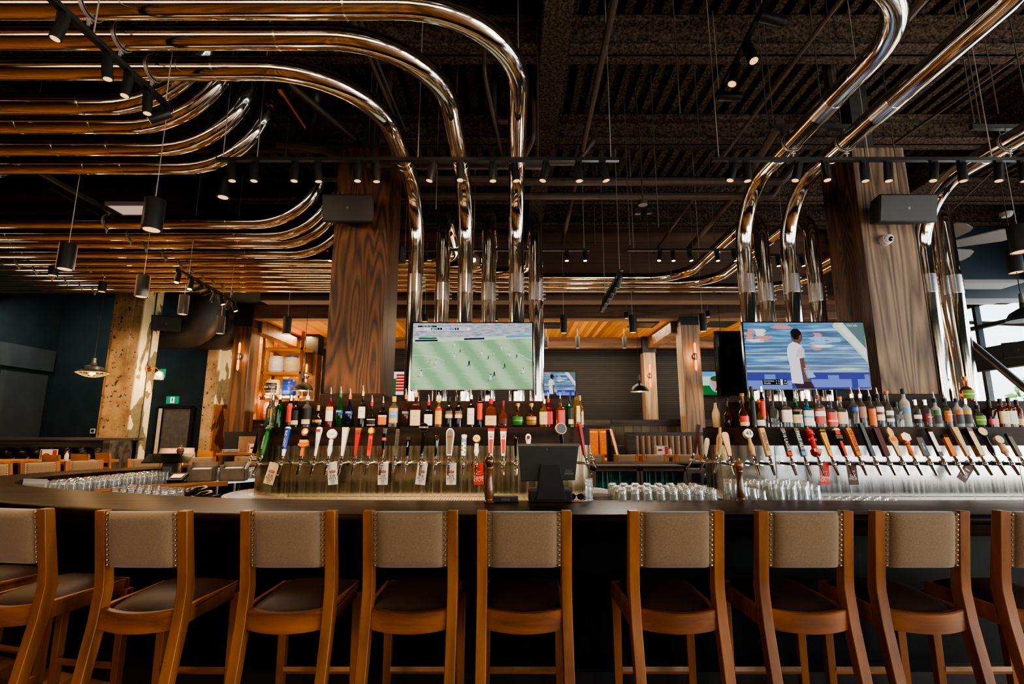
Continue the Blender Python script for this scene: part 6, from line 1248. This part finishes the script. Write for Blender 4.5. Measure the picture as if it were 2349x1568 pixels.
# panelled divider and channel tufted bench
def wbox(u0, u1, v, Y): return xY(u0, v, Y), xY(u1, v, Y)
dv = thing('booth_divider', 'grey board divider behind the tufted lounge bench', 'divider', (0, 0, 0)); x0, x1 = wbox(1402, 1580, 975, 11.5); zt = zY(962, 11.5)
mb = MB(); mb.b2((x0, 11.5, .38), (x1, 11.56, zt-.12)); mb.build('board_panel', 'booth_boards', dv); mb = MB(); mb.b2((x0, 11.46, zt-.13), (x1, 11.6, zt)); mb.build('top_rail', 'dark_frame_wood', dv); mb = MB(); mb.b2((x0-.05, 10.3, .38), (x0+.03, 11.6, 1.3)); mb.build('end_panel', 'black_matte', dv)
bn = thing('tufted_bench', 'taupe channel-tufted lounge bench with dark wood frame', 'bench', (0, 0, 0)); x0, x1 = wbox(1434, 1640, 1000, 10.84); zt = zY(991, 10.84)
mb = MB(); mb.b2((x0, 10.84, .38), (x1, 10.96, zt)); mb.build('back_board', 'dark_frame_wood', bn); mb = MB(); mb.b2((x0, 10.62, .38), (x0+.16, 10.96, zt-.005)); mb.build('end_post', 'dark_frame_wood', bn)
mb = MB(); n = 14; w = (x1-x0-.16)/n
for k in range(n):
    xc = x0+.16+w*(k+.5); mb.loft([[V((xc+w/2*cos(a), 10.84-.06*sin(a), z)) for a in [pi*q/8 for q in range(9)]] for z in (.8, zt-.1, zt-.07)])
mb.build('channel_back', 'taupe_leather', bn, 60); mb = MB(); mb.b2((x0+.17, 10.6, .38), (x1, 10.84, .82)); mb.build('seat', 'taupe_leather', bn, bevel=.03)
ob = thing('leather_bench', 'orange leather lounge bench at the far wall right of the bottles', 'bench', (0, 0, 0)); x0, x1 = wbox(1336, 1410, 1000, 13.4); zt = zY(988, 13.4)
for k in range(2): MB().b2((x0+(x1-x0)*k/2+.02, 13.35, 1.0), (x0+(x1-x0)*(k+1)/2-.01, 13.5, zt)).build('back_cushion', 'tan_leather', ob, bevel=.04)
MB().b2((x0, 12.8, .38), (x1, 13.4, .95)).build('seat', 'tan_leather', ob, bevel=.04); MB().b2((x0-.05, 13.5, .38), (x1+.1, 13.6, zt+.05)).build('back_board', 'table_wood', ob)
mb = MB(); x0, x1 = wbox(1330, 1404, 965, 13.9); mb.b2((x0-.6, 13.9, .38), (x1+.2, 13.98, zY(978, 13.9))); struct(mb.build('trim_wall_boards', 'booth_boards'))
mb = MB(); mb.b2((-1.5, 13.85, zY(978, 13.9)), (9, 13.99, zY(962, 13.9))); struct(mb.build('trim_wall_ledge', 'dark_frame_wood'))
hr = thing('handrail', 'sloping wooden handrail on black posts at the lounge steps', 'handrail', (0, 0, 0)); a, b = PY(1401, 986, 11.2), PY(1419, 1050, 10.2)
MB().tube([a, b], .035, 8).build('rail', 'table_wood', hr)
for p, f in ((PY(1395, 985, 11.2), .1), (PY(1397, 1000, 10.9), .3)): MB().b2((p.x-.04, p.y-.03, .0), (p.x+.04, p.y+.03, p.z)).build('post', 'black_metal', hr)
def table(x, y, z, w, d, label, z0=.38, grp='wooden tables'):
    t = thing('wooden_table', label, 'table', (x, y, z0), 0, grp); h = z-z0; MB().b2((-w/2, -d/2, h-.04), (w/2, d/2, h)).build('tabletop', 'table_wood', t, bevel=.004); MB().cyl((0, 0, .02), (0, 0, h-.04), .04, n=12).build('pedestal', 'black_metal', t); MB().b2((-.25, -.25, 0), (.25, .25, .02)).build('base', 'black_metal', t); return t
p = PY(1525, 1042, 10.35); table(p.x, 10.35, 1.13, 1.3, .38, 'wooden lounge table before the tufted bench')
def chair(x, y, rz, label, top=1.22, z0=.38, sx=1):
    t = thing('wooden_chair', label, 'chair', (x, y, z0), R(rz), 'orange wooden chairs'); H = top-z0; t.scale = (sx, sx, 1)
    for s in (-1, 1):
        MB().loft([[V((s*.2+a*.018, yy+b*.02, z)) for a, b in ((-1, -1), (1, -1), (1, 1), (-1, 1))] for yy, z in ((-.2, 0), (-.19, .45), (-.27, H))]).build('leg', 'table_wood', t); MB().b2((s*.2-.018, .17, 0), (s*.2+.018, .21, .43)).build('leg', 'table_wood', t)
    MB().b2((-.22, -.2, .43), (.22, .22, .46)).build('seat', 'table_wood', t)
    mb = MB(); mb.loft([[V((x_, -.262-.03*(1-(x_/.2)**2)+b, z)) for b, z in ((-.012, H-.12), (.012, H-.12), (.012, H), (-.012, H))] for x_ in [-.2+.04*k for k in range(11)]]); mb.loft([[V((x_, -.23-.03*(1-(x_/.2)**2)+b, z)) for b, z in ((-.01, H-.26), (.01, H-.26), (.01, H-.2), (-.01, H-.2))] for x_ in [-.2+.04*k for k in range(11)]]); mb.build('back_slats', 'table_wood', t)
for u, v, y, lb in ((1482, 1043, 9.93, 'wooden chair back behind the far stools, left of the menu card'), (1562, 1043, 9.93, 'pale wooden chair back behind the far stools, right of the menu card'), (1602, 1042, 9.93, 'wooden chair back beside the right unit end taps')):
    p = PY(u, v, y); chair(p.x, y, 0, lb, p.z+.0, sx=.74)
def menu(loc, label, rz=0):
    t = thing('menu_card', label, 'menu card', loc, R(rz), 'table menu cards'); MB().b2((-.13, -.005, 0), (.13, .005, .17)).build('card', 'paper', t); mb = MB(); mb.rect(.06, .01, .125, .16, -.006, 'pink'); mb.rect(-.125, .01, -.1, .16, -.006, 'gold'); mb.ell(-.03, .09, .05, .02, -.006, 'red'); mb.build('printed_mark', None, t, flat=True)
def sauce(loc, label):
    t = thing('sauce_bottle', label, 'bottle', loc, 0, 'table sauce bottles'); MB().lathe([(.025, 0), (.028, .01), (.028, .08), (.012, .12), (.001, .121)], 12).build('body', 'white_paint', t); MB().cyl((0, 0, .12), (0, 0, .145), .014, .008, 10).build('cap', 'orange', t)
p = PY(1518, 1041, 10.35); menu((p.x, 10.35, 1.131), 'red and white menu card on the lounge table'); p = PY(1538, 1041, 10.35); sauce((p.x, 10.35, 1.131), 'white sauce bottle beside the lounge menu card')
# ================================================================ LEFT DINING AREA
bt = thing('tufted_booth', 'black diamond-tufted leather booth along the left wall', 'booth', (0, 0, 0)); y = 8.95
x1 = xY(306, 1005, y); zt = zY(1003, y); x0 = -10.9
mb = MB(); mb.b2((x0, y, .38), (x1, y+.12, zt-.05)); mb.b2((x0, y-.05, zt-.05), (x1+.05, y+.18, zt)); mb.b2((x1-.12, y-.5, .38), (x1, y+.1, zt-.05)); mb.build('frame', 'dark_frame_wood', bt, bevel=.005)
mb = MB(); nx, nz = 90, 22; X0, X1, Z0, Z1 = x0+.05, x1-.13, .78, zt-.16; vs = []
for j in range(nz+1):
    for i in range(nx+1):
        fx = X0+(X1-X0)*i/nx; fz = Z0+(Z1-Z0)*j/nz; a = fx/.26; b = fz/.22; q = abs(sin(pi*(a+b)/1))*abs(sin(pi*(a-b)/1)); vs.append((fx, y-.02-.075*q**.6, fz))
mb.add(vs, [(j*(nx+1)+i, j*(nx+1)+i+1, (j+1)*(nx+1)+i+1, (j+1)*(nx+1)+i) for j in range(nz) for i in range(nx)]); mb.build('tufted_back', 'black_leather', bt, 80); MB().b2((x0, y-.6, .38), (x1-.13, y-.02, .84)).build('seat', 'black_leather', bt, bevel=.04)
table(-8.1, 7.9, 1.145, 1.5, .7, 'orange wooden table at the left picture edge'); table(-6.75, 8.15, 1.13, .9, .6, 'orange wooden table behind the left wooden chairs')
for u, v, y, rz, lb in ((113, 1044, 7.35, -14, 'wooden chair back before the left menu card, leftmost of three'), (180, 1042, 7.6, -12, 'wooden chair back at the left tables, middle of three'), (236, 1040, 7.75, -20, 'wooden chair back beside the booth end, rightmost of three'), (466, 1035, 10.2, 0, 'small wooden chair beside the stained column')):
    p = PY(u, v, y); chair(p.x, y+.27, rz, lb, p.z+.005, sx=.72)
p = PY(98, 1045, 7.7); menu((-7.0, 7.95, 1.131), 'red and cream menu card on the left table'); sauce((-6.75, 7.98, 1.131), 'sauce bottle beside the left menu card')
p = PY(566, 1040, 10.15); table(p.x, 10.15, zY(1038, 10.15), 1.0, .36, 'wooden table left of the black tap handles'); menu((PY(583, 1035, 10.15).x, 10.15, zY(1038, 10.15)+.001), 'cream menu card behind the black tap handles')
pl = thing('plate_stack', 'stack of white plates on the far left table', 'plates', (PY(528, 1050, 10.15).x, 10.15, zY(1038, 10.15)+.001))
for k in range(3): MB().lathe([(.001, .02*k), (.05, .02*k), (.15, .018+.02*k), (.148, .021+.02*k), (.001, .006+.02*k)], 24).build('plate', 'white_paint', pl)
def keg(loc, r, h, label, body='cream', band=None, top=None, txt=None, tm='red', grp='beer kegs'):
    t = thing('beer_keg', label, 'keg', loc, 0, grp)
    MB().lathe([(r*.86, 0), (r*.88, h*.08), (r*.98, h*.12), (r, h*.3), (r*1.03, h*.33), (r, h*.36), (r, h*.64), (r*1.03, h*.67), (r, h*.7), (r*.98, h*.86), (r*.88, h*.92), (r*.86, h), (r*.8, h), (r*.8, h*.9), (.001, h*.9)], 24).build('shell', body, t, 30)
    if top: MB().lathe([(r*.87, h*.88), (r*.9, h*.94), (r*.88, h+.002)], 24, caps=False).build('rim', top, t)
    if band: MB().lathe([(r*1.005, h*.2), (r*1.035, h*.5), (r*1.005, h*.8)], 20, a0=-pi/2-.9, a1=-pi/2+.9, caps=False).build('label', band, t)
    if txt: m = MB(); m.text(txt, (0, -r*1.05, h*.55), r*.34, tm); m.build('lettering', None, t, flat=True)
p = PY(387, 1060, 10.7); keg((p.x, 10.7, .38), .21, zY(1028, 10.7)-.38, 'tall cream keg stack before the exit door, left of two', 'cream', None, None, None); p = PY(421, 1060, 11.0); keg((p.x, 11.0, .38), .2, zY(1027, 11.0)-.38, 'cream keg stack before the exit door, right of two')
# exit door and signs
ds = MB(); x0, x1 = wbox(358, 439, 1000, 12.38); zt = zY(934, 12.38); ds.b2((x0, 12.3, .38), (x0+.12, 12.42, zt)); ds.b2((x1-.04, 12.3, .38), (x1+.04, 12.42, zt)); ds.b2((x0, 12.3, zt-.03), (x1, 12.42, zt+.04)); f = ds.build('door_1', 'black_metal'); struct(f)
MB().b2((x0+.05, 12.29, .38), (x0+.13, 12.3, zt-.03)).build('jamb', 'cream', f); MB().b2((x0+.14, 12.34, .38), (x1-.04, 12.4, zt-.03)).build('door_leaf', 'grey_wood', f)  # cream strip paints the light on the left jamb into its colour
p = PY(395, 917, 12.36); t = thing('exit_sign', 'green running-man exit sign above the dark exit door', 'sign', tuple(p)); MB().b2((-.145, 0, -.09), (.145, .035, .09)).build('panel', 'green_sign', t)
m = MB(); y = -.002; m.rect(-.045, -.07, .055, .07, y, 'sign_white'); m.ell(.008, .045, .012, .014, y-.001, 'black_matte', 10); m.fig([(-.02, .03), (.015, .03), (.035, .005), (.028, 0), (.012, .015), (.01, -.005), (.025, -.03), (.02, -.065), (.01, -.065), (.012, -.03), (-.005, -.015), (-.015, -.045), (-.035, -.05), (-.035, -.04), (-.022, -.035), (-.008, .01), (-.02, .02)], y-.001, 'black_matte'); m.build('pictogram', None, t, flat=True)
p = PY(371, 856, 10.6); t = thing('exit_sign', 'small green arrow sign beside the plaster column', 'sign', tuple(p)); MB().b2((-.06, 0, -.095), (.06, .03, .095)).build('panel', 'green_sign', t); m = MB(); m.fig([(-.04, -.012), (.005, -.012), (-.012, -.035), (.012, -.035), (.042, 0), (.012, .035), (-.012, .035), (.005, .012), (-.04, .012)], -.002, 'sign_white'); m.build('arrow', None, t, flat=True)
p = PY(349, 846, 9.75); t = thing('wall_lamp', 'brass arm wall lamp glowing on the patched plaster column', 'wall lamp', (-6.90, 9.72, p.z)); MB().cyl((-.03, 0, 0), (0, 0, 0), .06, n=16).tube([(0, 0, 0), (.14, 0, .02), (.2, 0, -.03)], .012, 8).build('arm', 'brass', t); MB().sphere((.2, 0, -.1), .045, 12).build('bulb', 'bulb', t); MB().lathe([(.085, -.2), (.07, -.08), (.03, -.04)], 16, at=(.2, 0, 0), caps=False).build('glass_shade', 'thin_glass', t); WL = V((-6.68, 9.72, p.z-.1))
p = PY(212, 988, 12.28); t = thing('wall_switch', 'small white framed square on the dark left wall', 'switch', tuple(p)); MB().b2((-.055, 0, -.055), (.055, .02, .055)).build('frame', 'white_paint', t); MB().b2((-.035, -.003, -.035), (.035, 0, .035)).build('plate', 'dark_wall', t)
# keg shelf
x0, x1 = wbox(604, 692, 860, 12.6); zz = [zY(v, 12.6) for v in (962, 908, 853, 798)]; ks = thing('keg_shelf', 'tall lit wooden shelf unit holding kegs left of the dark timber post', 'shelf', (0, 0, 0))
for x in (x0, x1): MB().b2((x-.03, 12.5, .38), (x+.03, 12.56, zY(762, 12.6))).build('upright', 'mill_wood', ks); MB().b2((x-.03, 13.1, .38), (x+.03, 13.16, zY(762, 12.6))).build('upright', 'mill_wood', ks)
for z in zz: MB().b2((x0, 12.5, z-.05), (x1+.1, 13.16, z)).build('shelf_board', 'table_wood', ks)
for (u, k, r, h, lb, bd, bn_, tp_, tx, tm) in ((632, 2, .19, .41, 'white keg on the upper keg shelf, left', 'white_paint', None, None, None, 'red'), (666, 2, .18, .42, 'cream and blue-rimmed keg on the upper keg shelf, right', 'cream', None, 'blue', None, 'blue'), (628, 1, .18, .41, 'cream keg with black oval label on the middle keg shelf', 'cream', 'black_plastic', None, 'Red Truck', 'white_gloss'), (664, 1, .17, .42, 'blue keg on the middle keg shelf', 'blue', None, None, None, 'light_blue'), (629, 0, .2, .42, 'orange-pink lit keg lettered TROLL on the lowest keg shelf', 'pink', None, None, 'TROLL', 'cream')):
    p = PY(u, 870, 12.8); keg((p.x, 12.8, zz[k]), r, h, lb, bd, bn_, tp_, tx, tm, 'kegs on the keg shelf')
for u, lb in ((603, 'small brass picture lamp at the lowest keg shelf, left of two'), (632, 'small brass picture lamp at the lowest keg shelf, right of two')):
    p = PY(u, 912, 12.3); t = thing('shelf_lamp', lb, 'lamp', tuple(p), 0, 'small shelf lamps'); MB().lathe([(.08, -.05), (.05, .03), (.02, .05)], 14).build('shade', 'brass', t); MB().tube([(0, 0, .05), (0, .1, .09), (0, .22, .06)], .012, 8).build('arm', 'brass', t)
mb = MB(); xa, xb = wbox(562, 700, 975, 11.6); mb.b2((xa, 11.55, .38), (xb, 11.65, zY(962, 11.6))); struct(mb.build('trim_half_wall', 'charred_wood'))
mb = MB(); xa, xb = wbox(572, 604, 860, 13.2); mb.b2((xa, 12.45, .38), (xb-.1, 12.6, 4.2)); struct(mb.build('trim_plaster_edge', 'warm_plaster'))
p = PY(548, 1015, 10.8); t = thing('cabinet', 'dark cabinet at the foot of the dark wood column', 'cabinet', (p.x+.25, 10.62, .38)); MB().b2((-.35, -.2, 0), (.3, .3, zY(990, 10.9)-.38)).build('body', 'black_matte', t); MB().b2((-.05, -.22, .3), (.28, -.2, zY(1000, 10.9)-.38)).build('leather_panel', 'taupe_leather', t)
# ================================================================ LIGHT
def area(name, loc, rot, sx, sy, power, col, spread=None):
    l = bpy.data.lights.new(name, 'AREA'); l.shape = 'RECTANGLE'; l.size = sx; l.size_y = sy; l.energy = power; l.color = col
    if spread: l.spread = R(spread)
    o = bpy.data.objects.new(name, l); COL.objects.link(o); o.location = loc; o.rotation_euler = rot; return o
def point(loc, power, col=(1, .62, .3), r=.05):
    l = bpy.data.lights.new('lamp_light', 'POINT'); l.energy = power; l.color = col; l.shadow_soft_size = r; o = bpy.data.objects.new('lamp_light', l); COL.objects.link(o); o.location = loc
def spot(loc, aim, power, col=(1, .72, .45), ang=70, r=.03):
    l = bpy.data.lights.new('spot_light', 'SPOT'); l.energy = power; l.color = col; l.spot_size = R(ang); l.spot_blend = .6; l.shadow_soft_size = r; o = bpy.data.objects.new('spot_light', l); COL.objects.link(o); o.location = loc
    o.rotation_euler = V(aim).to_track_quat('-Z', 'Y').to_euler()
DAY = (.92, .97, 1.0)
for y0, y1 in ((-3.8, -.8), (-.4, 2.7), (3.1, 6.1), (6.5, 10.5)):
    area('window_light', (8.93, (y0+y1)/2, 1.5), (0, R(90), 0), 2.3, y1-y0, 210 if y0 < 3 else 70, (1, .95, .85) if y0 < 3 else DAY)
    area('window_light', (8.93, (y0+y1)/2, 3.57), (0, R(90), 0), .85, y1-y0, 36, DAY)
for x0, x1 in ((2.2, 4.6), (5.3, 8.2)):
    area('window_light', ((x0+x1)/2, -3.95, 2.0), (R(90), 0, 0), x1-x0, 2.6, 20, DAY)
for k, p in enumerate(PEND[:9]): spot(p-V((0, 0, .02)), (0, 0, -1), 9 if k < 2 else 50, ang=90, r=.05)
for p in PEND[9:11]: spot(p-V((0, 0, .02)), (0, 0, -1), 60, ang=90, r=.05)
for p in PEND[-3:]: spot(p-V((0, 0, .02)), (0, 0, -1), 40, ang=100, r=.05)
for k, (p, a, lb) in enumerate(SPOTS):
    if 'long black' in lb: spot(p+a*.01, a+V((0, .34, 0)), 75 if 'left post' in lb else 36, (1, .7, .38), 60)
    elif 'upper left' in lb: spot(p+a*.01, a, 50, (1, .7, .4), 70)
    elif 'patched' in lb and k % 2: spot(p+a*.01, a, 40, (1, .7, .4), 80)
for p in DOM[:3]: point(p-V((0, 0, .06)), 10)
for p in SC: point(p, 7, (1, .5, .2))
point((1.3, 6.4, 2.6), 45, (1, .9, .8), .2); area('aisle_light', (-3.4, 6.0, 3.2), (0, 0, 0), 1.5, 1.5, 60, (1, .8, .58)); point((-8.5, 7.5, 2.2), 16, (1, .85, .65), .3); area('wall_wash', (-9.6, 10.6, 4.3), (R(30), 0, 0), 2, .5, 40, (.85, .95, 1)); point((-4.6, 9.2, 2.6), 14, (1, .9, .75), .2)  # added fills without fixtures for coolers, left booth and left wall
point(CAGE-V((0, 0, .08)), 14); point(WL-V((0, .05, .05)), 16)
spot(V((-5.0, 8.2, 3.2)), V((-1.6, 1.2, -1.2)), 300, (1, .82, .58), 80); spot(V((-4.2, 9.6, 3.4)), V((-1.4, 1.9, -1.1)), 300, (1, .8, .55), 70); spot(V((-3.6, 3.4, 3.4)), V((2.0, 1.6, -.6)), 120, (1, .68, .36), 60); spot(V((.2, 3.0, 3.6)), V((-1.9, 1.9, -.9)), 60, (1, .68, .36), 60)  # added spots without fixtures, brightening the plaster columns and the left post
area('ceiling_uplight', (-2, -2.6, 2.6), (R(150), 0, 0), 10, 2.6, 230, (1, .82, .62)); area('ceiling_uplight', (4.5, 2.0, 2.2), (R(180), 0, 0), 3, 1, 60, (1, .92, .82))  # added out-of-view fill that lifts the dark ceiling, no fixture
area('stool_fill', (-2.0, -2.5, 2.6), (R(70), 0, R(-6)), 3, 1.2, 50, (1, .8, .6))
area('warm_ceiling', (-6.5, 6.5, 3.6), (0, 0, 0), 5, 4, 120, (1, .62, .28)); area('warm_ceiling', (-3, 10, 3.6), (0, 0, 0), 6, 1.5, 90, (1, .62, .28)); area('warm_ceiling', (3, 12.1, 4.0), (0, 0, 0), 6, 1.5, 210, (1, .84, .62))  # added warm fill over floor and lounge, no such fixtures hang there
area('shelf_glow', (-5.6, 12.9, 4.0), (R(0), 0, 0), .9, .5, 110, (1, .66, .3)); area('shelf_glow', (-5.7, 12.35, zz[1]-.06), (R(60), 0, 0), .9, .1, 30, (1, .6, .3))
area('lounge_uplight', (2.5, 11.9, 1.9), (R(180), 0, 0), 8, .6, 130, (1, .82, .5)); area('lounge_uplight', (-4.3, 12.0, 2.0), (R(180), 0, 0), 2.5, .6, 75, (1, .78, .45))  # added fill that brightens the lounge ceiling boards from below
w = bpy.data.worlds.new('World'); bpy.context.scene.world = w; w.use_nodes = True; bg = w.node_tree.nodes['Background']; bg.inputs[0].default_value = (.86, .95, 1, 1); bg.inputs[1].default_value = 3.2
# ================================================================ CAMERA
cd = bpy.data.cameras.new('Camera'); cam = bpy.data.objects.new('Camera', cd); COL.objects.link(cam); cam.location = (0, 0, CAMZ); cam.rotation_euler = (R(90)+TH, 0, 0)
cd.sensor_fit = 'HORIZONTAL'; cd.sensor_width = 36; cd.lens = 36*FP/2349; cd.clip_start = .05; cd.clip_end = 200
sc = bpy.context.scene; sc.camera = cam
cy = sc.cycles; cy.max_bounces = 8; cy.diffuse_bounces = 3; cy.glossy_bounces = 4; cy.transmission_bounces = 5; cy.transparent_max_bounces = 14; cy.caustics_reflective = False; cy.caustics_refractive = False; cy.sample_clamp_indirect = 6; cy.use_denoising = True; cy.adaptive_threshold = .04
sc.view_settings.view_transform = 'AgX'; sc.view_settings.look = 'AgX - Medium High Contrast'; sc.view_settings.exposure = 0.22
